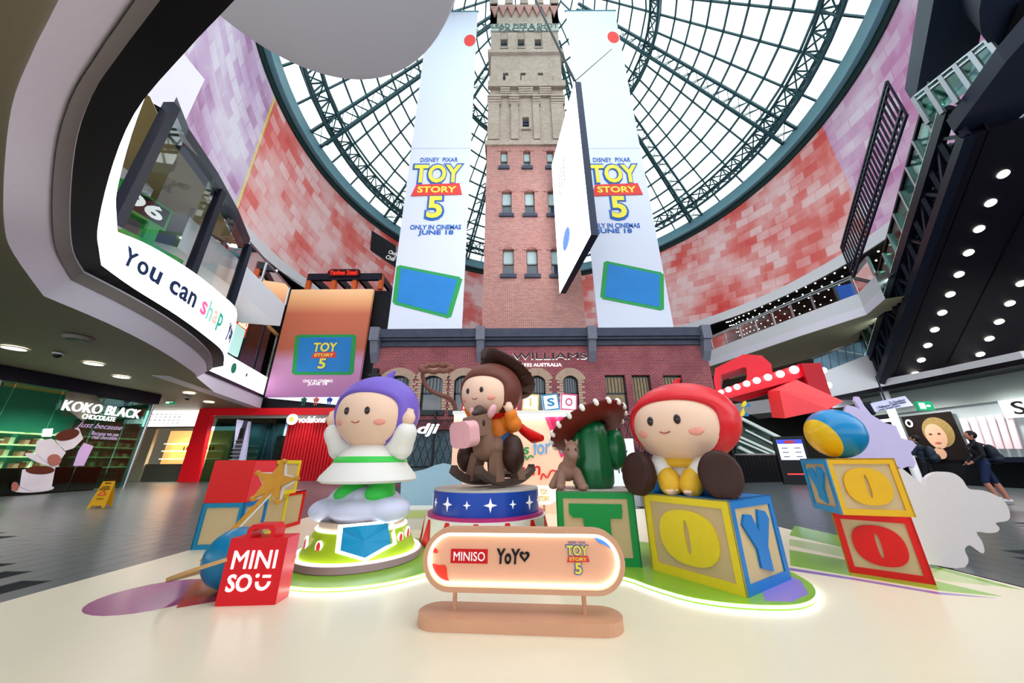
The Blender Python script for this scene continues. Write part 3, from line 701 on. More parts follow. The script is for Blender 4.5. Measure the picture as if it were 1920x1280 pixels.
# soffit over the shop walkway
sof = [p+V((0, 0, .02)) for p in a3]; far = [V((-34, -4, 4.52)), V((-34, 34, 4.52)), V((-17.2, 34, 4.52)), V((-17.2, 22.2, 4.52)), V((-15.2, 16.6, 4.52))]
so = MB().add(sof+far[::-1], [tuple(range(len(sof)+len(far)))]).build('ceiling_walkway', m_beige); tag(so, kind='structure')
def lamp(name, par, loc, watts, col=(1, 1, 1), size=.3, spot=True, ang=150, world=False):
    l = bpy.data.lights.new(name, 'SPOT' if spot else 'POINT'); l.energy = watts; l.color = col; l.shadow_soft_size = size
    if spot: l.spot_size = rad(ang); l.spot_blend = .6
    o = bpy.data.objects.new(name, l); COL.objects.link(o); o.parent = par; o.location = (MW[par.name].inverted() @ V(loc)) if world else loc; return o
def downlight(x, y, z, r, label, group, n=V((0, 0, -1)), watts=520):
    o = thing('downlight', label, 'light', (x, y, z), group=group)
    lamp('downlight_lamp', o, (0, 0, -.06), watts, (1, .93, .82))
    MB().lathe([(r, .0), (r*1.18, .0), (r*1.18, -.03), (r, -.03), (r, 0)], 20).build('light_trim', m_white, o); MB().lathe([(.001, -.012), (r, -.012), (r, -.004), (.001, -.004)], 20).build('light_disc', m_lamp, o); return o
for k, (px, py) in enumerate(((27, 652), (176, 681), (228, 706), (355, 736), (392, 753))):
    p = gz(px, py, 4.5); downlight(p.x, p.y, 4.5, .24, ('round recessed ceiling light left of the chocolate shop header', 'warm round ceiling light over the chocolate shop glass', 'small ceiling light above the end of the chocolate shop header', 'round ceiling light before the green exit sign', 'ceiling light nearest the red shop frame')[k], 'walkway ceiling lights')
m_cam = M('dark_plastic', '2a2a2c', .4)
for k, (px, py, nm) in enumerate(((110, 661, 'first'), (352, 744, 'second'))):
    p = gz(px, py, 4.5); o = thing('security_camera', 'small black dome security camera on the beige ceiling, %s' % ('above the chocolate shop' if k == 0 else 'near the exit sign'), 'camera', (p.x, p.y, 4.49))
    MB().lathe([(.001, 0), (.13, 0), (.13, -.06), (.001, -.06)], 16).build('mount', m_white, o); MB().ball((0, 0, -.07), (.1, .1, .1), 14, 8).build('dome', m_cam, o, smooth=True)
p = gz(147, 632, 4.5); o = thing('ceiling_speaker', 'flat pale round speaker fixed to the beige walkway ceiling', 'speaker', (p.x, p.y, 4.5)); MB().lathe([(.001, 0), (.3, 0), (.26, -.1), (.001, -.1)], 20).build('speaker_body', m_grey, o)
MB().lathe([(.001, -.1), (.2, -.1), (.2, -.11), (.001, -.11)], 20).build('speaker_grille', m_cam, o)
# exit sign
m_exit = M('exit_green', '1f9a66', .4, emit=.6)
def exitsign(px, py, z, d, lab, w=.55):
    p = gz(px, py, z) if d is None else gY(px, py, d)
    o = thing('exit_sign', lab, 'sign', tuple(p)); MB().box(-w/2, w/2, -.04, .04, -.16, .16).build('sign_box', m_exit, o); MB().box(-w/2+.06, -.02, -.05, -.04, -.1, .1).build('pictogram', m_wlet, o)
    MB().hexa([(.03, -.05, -.03), (.03, -.05, .03), (.16, -.05, .03), (.16, -.05, -.03)], [(.03, -.04, -.03), (.03, -.04, .03), (.16, -.04, .03), (.16, -.04, -.03)]).build('arrow', m_wlet, o); return o
exitsign(320, 753, 0, 19.5, 'green illuminated exit sign hanging before the kiosk on the left')

# glass bay above the ribbon with a dark frame
bay = thing('window_bay', 'dark framed glass bay of the toy store above the white LED ribbon', 'window', tuple(topc[8]))
ib = [outw(p, .25) for p in topc[7:12]]; ib[0] = outw(topc[7], .1)
bz = 10.3
for p in ib: p.z = 6.3
tb = [V((p.x, p.y, bz)) for p in ib]
mul = [ib[0], ib[2].lerp(ib[3], .25), ib[4]]
for k, p in enumerate(mul):
    MB().bar(p, V((p.x, p.y, bz)), .26 if k == 1 else .28, .2, up=(0, 1, 0)).build('mullion', m_navy, bay, world=True)
MB().strip([p+V((0, 0, -.25)) for p in tb], [p+V((0, 0, .35)) for p in tb]).strip([p+V((0, 0, -.25)) for p in tb], [outw(p, .3)+V((0, 0, -.25)) for p in tb]).build('head_frame', m_navy, bay, world=True)
MB().strip(ib, tb).build('glass_pane', m_glass, bay, world=True)
# inside of the toy store
m_tan = M('store_ceiling', '8a7a52', .6, emit=.12); 
room = [outw(p, .4) for p in ib]; deep = [outw(p, 6) for p in ib]
tag(MB().strip([V((p.x, p.y, 10.2)) for p in room], [V((p.x, p.y, 10.2)) for p in deep]).build('ceiling_store', m_tan), kind='structure')
tag(MB().strip([V((p.x, p.y, 6.2)) for p in deep], [V((p.x, p.y, 10.2)) for p in deep]).build('wall_store_back', M('store_back', '4a4636', .6, hex2='6b6248', noise=.3, scale=.7)), kind='structure')
tag(MB().strip([V((p.x, p.y, 6.25)) for p in room], [V((p.x, p.y, 6.25)) for p in deep]).build('floor_store', m_grey), kind='structure')
nb = thing('wall_store_near', None, None, tuple(e3c[5]), kind='structure')
tg = thing('tram_display', 'yellow and green toy tram model with a route 96 sign inside the glass bay', 'display', tuple(gX(250, 440, -11.3)))
q = gX(270, 386, -12.0); dr = V((.12, .99, 0)).normalized()
gm = M('toy_green', '2f9a3f', .35); ym = M('toy_yellow', 'e6a91e', .35)
m4 = fr(q, dr, UPZ)
w4 = wfr(tg, m4)
def boxin(name, mat, par, w4_, x0, x1, y0, y1, z0, z1):
    o = MB().box(x0, x1, y0, y1, z0, z1).build(name, mat); o.parent = par; o.matrix_basis = w4_; return o
boxin('route_sign', gm, tg, w4, -.75, .75, -.42, .42, -.3, 0); boxin('route_face', m_blk, tg, w4, -.66, .66, -.33, .33, 0, .03)
txtfit('route_number', '96', 1.05, .5, M('route_white', 'f4f4f4', .4, emit=.4), tg, w4 @ TR((0, 0, .04)), .01, .03)
boxin('sign_post', gm, tg, w4, .3, .6, -1.1, -.4, -.3, 0)
boxin('tram_roof', gm, tg, w4, -.9, 1.5, -1.25, -1.1, -1.4, .1); boxin('tram_body', ym, tg, w4, -.85, 1.4, -1.9, -1.25, -1.3, .05)
ln = V((-.05, .3, .95))
lp = [gX(x, y, -13.5) for x, y in ((272, 300), (350, 445))]
o = thing('track_light', 'white ceiling light track with bright spotlights inside the glass bay', 'light', tuple(lp[0])); MB().bar(lp[0], lp[1], .08).build('track', m_white, o, world=True)
for k, (x, y) in enumerate(((281, 341), (297, 368), (308, 390), (322, 412), (334, 429), (343, 446))):
    MB().ball(gX(x, y, -13.5), .09, 10, 6).build('spotlight', m_lamp, o, world=True, smooth=True)

# ============================================================ chocolate shop glass front on the left
KX = -18.75
ks = thing('chocolate_shop', 'glass-fronted chocolate shop with dark header and white KOKO BLACK lettering', 'shop', (KX, 13, 0))
MB().box(KX-.3, KX+.25, 4, 17.25, 4.0, 4.5).build('header', m_navy, ks, world=True)
MB().box(KX-3.8, KX-3.6, 4, 17.2, 0, 4.5).build('back_wall', M('shop_teal_back', '2f7a6e', .5, noise=.3, scale=.6, hex2='1c4c44', emit=.22), ks, world=True)  # teal wall given a faint glow to stand in for shop light
MB().box(KX-5.8, KX-.2, 4, 17.2, 4.35, 4.45).build('inner_ceiling', M('copper_ceiling', '9a6434', .5, emit=.35), ks, world=True)  # copper colour also glows, in place of light falling on it
MB().box(KX-6, KX-.1, 17.12, 17.15, 0, 4.0).build('end_glass', m_gglass, ks, world=True)
MB().box(KX-.6, KX-.2, 13.0, 16.2, .0, .98).build('counter', M('walnut_panel', '4a3222', .35, noise=.3), ks, world=True)
for y0, y1 in zip((7, 9, 11, 12.2, 13.6, 15.1, 16.3), (9, 11, 12.2, 13.6, 15.1, 16.3, 17.2)):
    MB().box(KX-.02, KX+.0, y0+.02, y1-.02, .05, 4.0).build('glass_pane', m_gglass, ks, world=True)
for y in (11.75, 17.2): MB().tube([(KX+.05, y, 0), (KX+.05, y, 4.0)], .06, 10).build('chrome_post', m_chrome, ks, world=True, smooth=True)
for y in (8.5, 12.5, 15.6): lamp('shop_lamp', ks, (KX-1.4, y, 4.25), 1500, (1, .9, .76), world=True)
def kpx(x, y): return gX(x, y, KX+.1)
a = kpx(117, 762); b = kpx(262, 776)
txtfit('lettering', 'KOKO BLACK', b.y-a.y, .42, m_wlet, ks, wfr(ks, fr((KX+.12, (a.y+b.y)/2, 3.42), (0, 1, 0), UPZ)), .03, .004)
txtfit('lettering', 'CHOCOLATE', 1.25, .2, m_wlet, ks, wfr(ks, fr((KX+.12, kpx(187, 780).y, 3.06), (0, 1, 0), UPZ)), .02, 0)
m_lil = M('lilac_print', 'b99ac8', .5, emit=.25)
c_ = kpx(190, 800); txtfit('lettering', 'Just because', 1.75, .3, m_lil, ks, wfr(ks, fr((KX+.06, c_.y, c_.z), (0, 1, 0), UPZ)), .006, 0, shear=.4)
c_ = kpx(200, 813); txtfit('lettering', 'Because we use', 1.05, .17, m_lil, ks, wfr(ks, fr((KX+.06, c_.y, c_.z), (0, 1, 0), UPZ)), .006)
c_ = kpx(200, 820); txtfit('lettering', 'real chocolate.', 1.0, .17, m_lil, ks, wfr(ks, fr((KX+.06, c_.y, c_.z), (0, 1, 0), UPZ)), .006)
# printed cups on the glass: flat stickers
m_cupw = M('cup_white_print', 'd2ccd6', .5, noise=.1, hex2='b2a8b8', scale=1.5, emit=.1); m_coc = M('cocoa_print', '5a2a1e', .4); m_cook = M('cookie_print', 'b8756a', .6, noise=.4, scale=30, hex2='7a3f3a')
def sticker(name, pts, mat, dx=.02):
    P = [kpx(x, y) for x, y in pts]; P = [V((KX+dx, p.y, p.z)) for p in P]; MB().slab(P, (.006, 0, 0)).build(name, mat, ks, world=True)
def pel(cx, cy, rx, ry, rot=0): return ell(cx, cy, rx, ry, 24, rot)
sticker('cup_print', pel(65, 916, 40, 7, -.05), m_cupw, .02)
sticker('cup_print', [(45, 880), (107, 875), (100, 912), (85, 920), (62, 921), (40, 912)], m_cupw, .03)
sticker('cup_print', pel(78, 881, 27, 8), m_coc, .04); sticker('cup_print', pel(31, 912, 7, 9), m_cook, .04)
sticker('cup_print', pel(82, 862, 34, 7, .35), m_cupw, .03)
sticker('cup_print', [(72, 826), (100, 822), (126, 848), (112, 868), (92, 868), (68, 848)], m_cupw, .04); sticker('cup_print', pel(104, 862, 13, 11), m_cook, .05)
sticker('cup_print', [(106, 812), (150, 802), (158, 822), (140, 840), (124, 845), (108, 828)], m_cupw, .05); sticker('cup_print', pel(128, 815, 23, 10, -.25), m_coc, .06)
sticker('sale_card', [(140, 873), (160, 873), (178, 836), (160, 830), (150, 845)], m_lil, .03)
sticker('pattern_print', [(130, 735), (180, 735), (197, 760), (160, 790), (120, 760)], M('triangle_print', '20283a', .5, hex2='b0a890', noise=.5, scale=1.2), .01)
sticker('lit_card', [(85, 804), (103, 803), (100, 818), (82, 818)], m_led, .02)
m_choc = [M('choc_box%d' % k, h, .5, emit=.25) for k, h in enumerate(('d8b49a', 'e08a80', '8a3f2a', 'e6d8c0', 'b05a50'))]
sh_ = MB(); 
shf = thing('display_shelf', 'lit display shelf of boxed chocolates behind the shop glass', 'shelf', (KX-1.5, 12.2, 0))
for k in range(4): MB().box(KX-1.9, KX-1.2, 10.2, 13.4, .5+.5*k, .55+.5*k).build('shelf_board', m_warm, shf, world=True)
for k in range(4):
    for j in range(5): tag(MB().box(KX-1.8, KX-1.35, 11.25+.38*j, 11.25+.38*j+.28+.04*((k+j) % 2), .55+.5*k, .55+.5*k+.16+.05*((j*3+k) % 3)).build('chocolate_box', m_choc[(j+2*k) % 5]), '%s boxed chocolates on the %s lit shelf behind the shop glass' % (('first', 'second', 'third', 'fourth', 'rightmost')[j], ('lowest', 'second', 'third', 'top')[k]), 'box', 'boxed chocolates on the shelf')
for k, (y0_, y1_) in enumerate(((13.8, 15.2), (15.4, 16.8))):
    w2 = thing('packet_shelf', 'lit wall shelf of chocolate packets behind the shop glass, %s' % ('behind the printed cups' if k == 0 else 'nearest the end of the glass'), 'shelf', (KX-3.4, y0_, 0))
    for z_ in (.9, 1.4, 1.9, 2.4): MB().box(KX-3.6, KX-3.1, y0_, y1_, z_, z_+.05).build('shelf_board', m_warm, w2, world=True)
    for z_ in (.95, 1.45, 1.95):
        for j in range(6): tag(MB().box(KX-3.55, KX-3.25, y0_+.05+.22*j, y0_+.2+.22*j, z_, z_+.2+.04*(j % 3)).build('chocolate_packet', m_choc[(j+k) % 5]), '%s packet, %s board of the chocolate shelf %s' % (('first', 'second', 'third', 'fourth', 'fifth', 'last')[j], {.95: 'lowest', 1.45: 'middle', 1.95: 'top'}[z_], 'behind the printed cups' if k == 0 else 'nearest the end of the glass'), 'packet', 'chocolate packets on the wall shelves')
for k in range(4): 
    p = kpx(12+k*12, 745+6*(k % 2)); o = tag(MB().tube([(KX-1.2, p.y, 4.35), (KX-1.2, p.y-.05, 3.95)], .09, 10).build('spot_lamp', m_black), '%s black cylinder spotlight under the copper ceiling of the chocolate shop' % ('first', 'second', 'third', 'fourth')[k], 'light', 'black cylinder spotlights')

# ============================================================ kiosk with beige counter and red phone shop
VY = 22.0
kk = thing('snack_kiosk', 'small warm-lit counter kiosk with a white illuminated menu board', 'kiosk', (-22.6, 23, 0))
MB().box(-25.5, -21.4, 23.0, 23.2, 3.45, 4.6).build('menu_board', m_led, kk, world=True)
mb = MB()
for k in range(7):
    for j in range(4): mb.box(-24.9+.32*k, -24.75+.32*k, 22.96, 23, 3.65+.2*j, 3.7+.2*j)
tag(mb.build('menu_print', m_blk, kk, world=True), kind='stuff')
MB().box(-25.5, -21.4, 22.95, 23.25, 3.3, 3.45).build('fascia', m_grey, kk, world=True)
MB().box(-26, -21.2, 25.8, 26, 0, 3.4).build('back_wall', M('kiosk_back', 'd8a868', .5, emit=1.0), kk, world=True)  # wall itself glows amber, standing in for light inside the kiosk
for z in (1.35, 1.9, 2.4): MB().box(-25.6, -21.6, 25.2, 25.8, z, z+.06).build('shelf', m_warm, kk, world=True)
MB().box(-24.2, -21.45, 23.1, 23.7, 0, 1.05).build('counter', M('grey_counter', '6e6a62', .4), kk, world=True)
MB().box(-25.3, -24.2, 23.0, 23.2, 0, 3.3).build('side_panel', M('pale_panel', 'cbbda6', .5), kk, world=True)
MB().box(-21.42, -21.2, 23.0, 23.3, 0, 3.4).build('end_post', m_grey, kk, world=True)
for k in range(9): MB().box(-27, -25.35, 22.9, 23.0, .2+.36*k, .45+.36*k).build('louvre_slat', M('teal_slat', '24443f', .5), kk, world=True)
for k in range(10): tag(MB().lathe([(.001, 0), (.05, 0), (.05, .2), (.02, .27), (.02, .32), (.001, .32)], 10, (-24.3+.24*k, 25.5, 1.96)).build('bottle', m_coc, smooth=True), 'dark bottle on the glowing kiosk shelf, %s from the left' % ('first', 'second', 'third', 'fourth', 'fifth', 'sixth', 'seventh', 'eighth', 'ninth', 'tenth')[k], 'bottle', 'bottles on the kiosk shelf')
for x in (-24, -22.4): lamp('kiosk_lamp', kk, (x, 24.6, 3.2), 500, (1, .85, .62), world=True)
vs_ = thing('phone_shop', 'phone shop with red frame and red curtain wall under a white lit sign', 'shop', (-14, VY, 0))
m_vred = M('shop_red', 'cc1420', .35, emit=.25)
for x in (-18.3, -16.2): lamp('shop_lamp', vs_, (x, VY+1.2, 3.8), 600, (.85, .93, 1), world=True)
for x in (-13.5, -11, -9): lamp('shop_lamp', vs_, (x, VY-.6, 4.0), 200, (1, .95, .95), world=True)
MB().box(-20.75, -7.7, VY, VY+.3, 4.05, 4.5).build('red_header', m_vred, vs_, world=True)
MB().hexa([(-20.75, VY, 0), (-19.6, VY, 0), (-19.6, VY+.3, 0), (-20.75, VY+.3, 0)], [(-20.75, VY, 4.05), (-19.9, VY, 4.05), (-19.9, VY+.3, 4.05), (-20.75, VY+.3, 4.05)]).build('red_frame_post', m_vred, vs_, world=True)
MB().box(-19.7, -7.7, VY+.1, VY+.25, 3.85, 4.05).build('steel_head', m_grey, vs_, world=True)
MB().box(-14.9, -7.7, VY+.5, VY+.6, 0, 3.9).build('red_wall', M('red_back', 'a80c18', .5, noise=.1), vs_, world=True)
mb = MB()
for k in range(36): mb.lathe([(.001, 0), (.09, 0), (.09, 3.85), (.001, 3.85)], 8, (-14.85+.2*k, VY+.45, 0))
tag(mb.build('red_curtain_folds', M('red_curtain', 'b80f1c', .6), vs_, world=True, smooth=True), kind='stuff')
MB().box(-19.6, -14.9, VY+2, VY+2.1, 0, 3.9).build('dim_back_wall', M('dim_blue', '4c5c68', .5, noise=.3, scale=.5, hex2='66727c', emit=.2), vs_, world=True)  # slight glow put into this wall to lift the dark interior
for xa, xb in ((-19.55, -17.3), (-17.28, -16.0), (-15.98, -14.95)): MB().box(xa, xb, VY+.18, VY+.2, 0, 3.85).build('glass_pane', m_dglass, vs_, world=True)
MB().box(-16.0, -15.0, VY+1.2, VY+1.5, 0, 2.8).build('drinks_cabinet', M('dark_brown_cabinet', '3a2418', .5), vs_, world=True)
c_ = gY(548, 786, VY-.1); MB().lathe([(.001, -.05), (.34, -.05), (.34, .05), (.001, .05)], 28, (0, 0, 0)).build('tmp', m_wlet).name = 'round_logo'
lg = bpy.data.objects['round_logo']; lg.parent = vs_; lg.matrix_basis = wfr(vs_, fr(c_, (1, 0, 0), UPZ))
lg2 = MB().lathe([(.001, .05), (.16, .05), (.16, .07), (.001, .07)], 20).build('logo_drop', M('logo_gold', 'e8b050', .4, emit=1)); lg2.parent = vs_; lg2.matrix_basis = wfr(vs_, fr(c_, (1, 0, 0), UPZ))
c_ = gY(585, 786, VY-.1); txtfit('lettering', 'vodafone', 1.75, .42, m_wlet, vs_, wfr(vs_, fr(c_, (1, 0, 0), UPZ)), .03, .005)
dp = thing('directory_sign', 'tall leaning white directory board with a large 1 in front of the phone shop', 'sign', tuple(gY(445, 905, VY-1)))
a = gY(452, 786, VY-1); b = gY(437, 905, VY-1)
MB().slab([gY(458, 786, VY-1), gY(466, 786, VY-1), gY(437, 905, VY-1), gY(415, 905, VY-1)], (0, .2, 0)).build('board_edge', m_black, dp, world=True)
P = [gY(444, 786, VY-1.0), gY(468, 790, VY-1.0), gY(452, 905, VY-1.0), gY(430, 905, VY-1.0)]
MB().slab(P, (0, .15, 0)).build('board', M('pale_board', 'b4b0d4', .5, emit=.15), dp, world=True)
c_ = gY(453, 812, VY-1.02); txtfit('numeral', '1', .26, .62, m_blk, dp, wfr(dp, fr(c_+V((0, -.02, 0)), (1, 0, 0), UPZ)), .01, .02)
MB().box(c_.x-.2, c_.x+.2, c_.y-.03, c_.y-.01, c_.z-.5, c_.z-.44).build('rule', m_blk, dp, world=True)
for k in range(6): c2 = gY(450-k*2.2, 826+k*7, VY-1.02); MB().box(c2.x-.3, c2.x+.25, c2.y-.02, c2.y-.01, c2.z-.03, c2.z+.02).build('print_line', m_grey, dp, world=True)

# ============================================================ film poster and the storeys above the phone shop
po = thing('film_poster', 'large backlit film poster with title TOY STORY 5 above the red phone shop', 'poster', (-13.4, VY, 5.2))
PT, PB = 13.2, 5.2; PX0, PX1 = -16.4, -10.3
m_post = M('poster_print', 'b06a40', .5, noise=0, emit=.45)
nt = m_post.node_tree; N = nt.nodes; L = nt.links; b_ = N['Principled BSDF']
g = N.new('ShaderNodeNewGeometry'); sp = N.new('ShaderNodeSeparateXYZ'); L.new(g.outputs['Position'], sp.inputs[0]); mr = N.new('ShaderNodeMapRange'); mr.inputs[1].default_value = PB; mr.inputs[2].default_value = PT; L.new(sp.outputs[2], mr.inputs[0])
rp = N.new('ShaderNodeValToRGB'); L.new(mr.outputs[0], rp.inputs[0]); els = rp.color_ramp.elements; els[0].color = lin('8f5a86'); els[1].color = lin('e8b98c')
for t, h in ((.3, 'a8789a'), (.42, '9a5440'), (.75, 'b0604a'), (.9, 'd8a070')): e = els.new(t); e.color = lin(h)
L.new(rp.outputs[0], b_.inputs['Base Color']); L.new(rp.outputs[0], b_.inputs['Emission Color'])
MB().box(PX0, PX1, VY-.3, VY-.05, PB, PT).build('poster_panel', m_post, po, world=True)
o_ = V((-13.35, VY-.305, 9.2)); m4 = fr(o_, (1, 0, 0), UPZ)
tablet(po, wfr(po, m4), [((p:=gY(x, y, VY-.3)).x-o_.x, p.z-o_.z) for x, y in ((562, 633), (660, 632), (655, 697), (556, 697))], .01)
c_ = gY(608, 664, VY-.3); z1 = gY(608, 634, VY-.3).z; z0 = gY(608, 692, VY-.3).z; logo(po, wfr(po, fr(c_+V((0, -.03, 0)), (1, 0, 0), UPZ)), 1.85, z1-z0)
m_pw = M('poster_white_text', 'f4f0f0', .5, emit=.5)
c_ = gY(596, 714, VY-.31); txtfit('poster_text', 'ONLY IN CINEMAS', 2.0, .2, m_pw, po, wfr(po, fr(c_, (1, 0, 0), UPZ)), .006, .01); c_ = gY(595, 720, VY-.31); txtfit('poster_text', 'JUNE 18', 1.3, .24, m_pw, po, wfr(po, fr(c_, (1, 0, 0), UPZ)), .006, .02)
ls = thing('led_band', 'white LED band with coloured figure icons running under the film poster', 'screen', (-13, VY, 4.6))
MB().hexa([(-16.3, VY-.25, 5.15), (-10.0, VY-.25, 4.5), (-8, VY-.25, 4.5), (-8, VY-.25, 5.15)], [(-16.3, VY, 5.15), (-10.0, VY, 4.5), (-8, VY, 4.5), (-8, VY, 5.15)]).build('led_face', M('soft_led', 'dfe8fa', .5, emit=1.1, noise=0), ls, world=True)
for k, (px, hx) in enumerate(((570, '2a6a5a'), (593, 'd86a60'), (618, '2a4ab0'))):
    c_ = gY(px, 750, VY-.27); o = MB().lathe([(.001, 0), (.16, 0), (.2, .18), (.001, .3)], 6, (c_.x, c_.y, c_.z-.1)); o.box(c_.x-.1, c_.x-.04, c_.y-.02, c_.y, c_.z-.35, c_.z-.1).box(c_.x+.04, c_.x+.1, c_.y-.02, c_.y, c_.z-.35, c_.z-.1); o.build('figure_icon', M('icon'+hx, hx, .5), ls, world=True)
tag(MB().box(-20.8, -7.8, VY+.35, VY+4, 4.5, 13.4).build('wall_left_block', M('dark_block_wall', '10151c', .5, noise=.3)), kind='structure')
# steak house pergola on top
sp_ = thing('pergola_frame', 'orange and navy steel pergola frame of the steak house above the film poster', 'pergola', (-13, VY+.5, 13.4))
m_or = M('orange_steel', 'd8622a', .45); pz = gY(640, 513, VY).z
for k, x in enumerate((gY(577, 530, VY).x, gY(625, 530, VY).x, gY(664, 530, VY).x, gY(713, 530, VY).x)): MB().box(x-.15, x+.15, VY, VY+.3, 13.4, pz).build('post', m_or, sp_, world=True)
xa, xb = gY(575, 530, VY).x, gY(715, 530, VY).x
MB().box(xa, xb, VY-.05, VY+.2, pz-.55, pz).build('beam', m_navy, sp_, world=True)
for x in (xa+.3, gY(630, 530, VY).x, gY(672, 530, VY).x, xb-.1): MB().box(x-.12, x+.12, VY+.2, VY+3.8, pz-.55, pz).build('beam', m_navy, sp_, world=True)
c_ = gY(645, 511, VY-.15); ss = thing('steak_sign', 'small red cut-out sign reading Steak on the navy pergola beam', 'sign', tuple(c_))
MB().poly([(p[0], p[1]) for p in rrect(-1.25, 1.25, -.32, .32, .3)], -.06, 0).build('sign_back', M('dark_maroon', '3a0c0a', .5), ss)
sb_ = ss.children[0]; sb_.matrix_basis = fr((0, 0, 0), (1, 0, 0), UPZ)
txtfit('letters', 'Yankee Steak', 2.2, .42, M('steak_red', 'e0301e', .4, emit=.5), ss, fr((0, -.02, 0), (1, 0, 0), UPZ), .03, .02)
sg = thing('black_shop_sign', 'black hanging sign panel with white lettering Only Chill beside the tall white banner', 'sign', tuple(gY(735, 480, VY+2)))
P = [gY(697, 432, VY+2), gY(742, 460, VY+2), gY(742, 500, VY+2), gY(694, 468, VY+2)]
MB().slab(P, (0, .3, 0)).build('panel', m_black, sg, world=True)
c_ = gY(735, 479, VY+1.95); txtfit('letters', 'Only\nChill', .9, .9, M('sign_white', 'e8e8e8', .5, emit=.4), sg, wfr(sg, fr(c_, (1, 0, -.4), UPZ)), .01, .01)

# left gallery: second LED band, brick-toy store window, upper balcony
g0, g1 = V((-15.0, 15.8, 0)), V((-16.85, 22.1, 0))
gd = (g1-g0).normalized(); gn = V((gd.y, -gd.x, 0))
if gn.x < 0: gn = -gn
def gw(z0, z1, s0=0, s1=None, d=0): 
    L_ = (g1-g0).length; s1 = L_ if s1 is None else s1
    a = g0+gd*s0+gn*d; b = g0+gd*s1+gn*d
    return [V((a.x, a.y, z0)), V((b.x, b.y, z0)), V((b.x, b.y, z1)), V((a.x, a.y, z1))]
GL = (g1-g0).length
l2 = thing('led_band', 'short white LED band with green figure icon under the toy store window', 'screen', tuple(g0+V((0, 0, 5.3))))
MB().slab(gw(5.35, 6.6, -2.5), -gn*.2).build('led_face', m_led, l2, world=True)
for s, hx in ((2.0, '2fa070'), (3.6, '4a4a50')):
    m4 = fr(g0+gd*s+gn*.03+V((0, 0, 5.95)), gd, UPZ)
    if m4.col[2].to_3d().dot(gn) < 0: m4 = fr(g0+gd*s+gn*.03+V((0, 0, 5.95)), -gd, UPZ)
    flat('figure_icon', ell(0, .12, .28 if hx[0] == '2' else .1, .3 if hx[0] == '2' else .12), M('icon2'+hx, hx, .5), l2, wfr(l2, m4), .01)
tag(MB().slab(gw(4.5, 5.35, -2.6, None, .05), -gn*.6).build('trim_5', m_lav), kind='structure')
tag(MB().slab(gw(5.2, 5.36, -2.6, None, .12), -gn*.6).build('trim_6', m_black), kind='structure')
lgw = thing('toy_store_window', 'lit toy store window with red logo panel above the white LED band', 'window', tuple(g0+V((0, 0, 6.6))))
zt2 = 9.7
for s in (0.0, GL*.33, GL*.66, GL-.15): MB().slab(gw(6.6, zt2, s, s+.12, .05), -gn*.12).build('mullion', m_chrome if s > GL-.3 else m_navy, lgw, world=True)
MB().slab(gw(zt2-.12, zt2+.1, 0, None, .05), -gn*.15).build('head_frame', m_gold, lgw, world=True)
for s in (0.12, GL*.33+.12, GL*.66+.12): MB().slab(gw(6.6, zt2-.12, s, s+GL*.33-.14), -gn*.02).build('glass_pane', m_glass, lgw, world=True)
MB().slab(gw(6.6, zt2, -1, None, -5), -gn*.2).build('store_wall', M('store_dim', '2c2620', .6, noise=.3, hex2='4a4034', scale=.6), lgw, world=True)
MB().slab([p+V((0, 0, 0)) for p in (gw(zt2, zt2, -1)[0], gw(zt2, zt2, -1)[1], gw(zt2, zt2, -1, None, -5)[1], gw(zt2, zt2, -1, None, -5)[0])], (0, 0, .1)).build('store_ceiling', M('store_amber', 'a07a40', .5, emit=.25), lgw, world=True)
for k in range(4):
    a = g0+gd*(GL*.25+k*1.2)-gn*(1+.7*k)+V((0, 0, 8.9-.35*k)); MB().bar(a, a+gd*1.4-gn*.2, .09).build('tube_light', m_lamp, lgw, world=True)
MB().slab(gw(6.6, 7.5, GL*.35, GL*.9, -2.5), -gn*.6).build('lit_counter', m_warm, lgw, world=True)
m4 = gw(7.9, 9.4, .9, 2.1, .1); rl = MB().slab(m4, -gn*.1).build('logo_panel', M('logo_red', 'd83028', .4, emit=.6), lgw, world=True)
q4 = fr(g0+gd*1.5+gn*.12+V((0, 0, 8.6)), gd, UPZ)
if q4.col[2].to_3d().dot(gn) < 0: q4 = fr(g0+gd*1.5+gn*.12+V((0, 0, 8.6)), -gd, UPZ)
txtfit('logo_letters', 'LEGO', .95, .5, M('logo_cream', 'fff0c0', .4, emit=1.2), lgw, wfr(lgw, q4), .01, .03)
MB().slab(gw(6.7, 8.3, .2, 1.9, .12), -gn*.08).build('screen_panel', M('mint_screen', 'a8d4cc', .4, emit=.9), lgw, world=True)
# upper balcony left
ub = [gz(x, y, 9.8) for x, y in ((420, 462), (455, 492), (490, 527), (535, 571))]; ub = [ub[0]+(ub[0]-ub[1])*1.5]+ub
ubl = [V((p.x, p.y, 8.45)) for p in ub]
wf = thing('balcony_left', 'white curved balcony front with glass balustrade above the toy store window', 'balcony', tuple(ubl[2]))
MB().strip(ub, ubl).strip(ubl, [outw(p, 5) for p in ubl]).strip(ub, [outw(p, 5) for p in ub]).build('balcony_front', m_white, wf, world=True)
rl_ = [V((p.x, p.y, 10.95)) for p in ub]
MB().strip(ub, rl_).build('balustrade_glass', glass('grey_glass', '9aa8a8'), wf, world=True)
MB().tube(rl_, .05, 8).build('handrail', m_chrome, wf, world=True, smooth=True)
for p, q in zip(ub, rl_): MB().bar(p, q, .08).build('baluster_post', m_chrome, wf, world=True)
c_ = gz(487, 528, 10.4); ssn = thing('shop_neon', 'white lettering STEAK glimpsed through the left glass balustrade', 'sign', tuple(outw(c_, 1.2)))
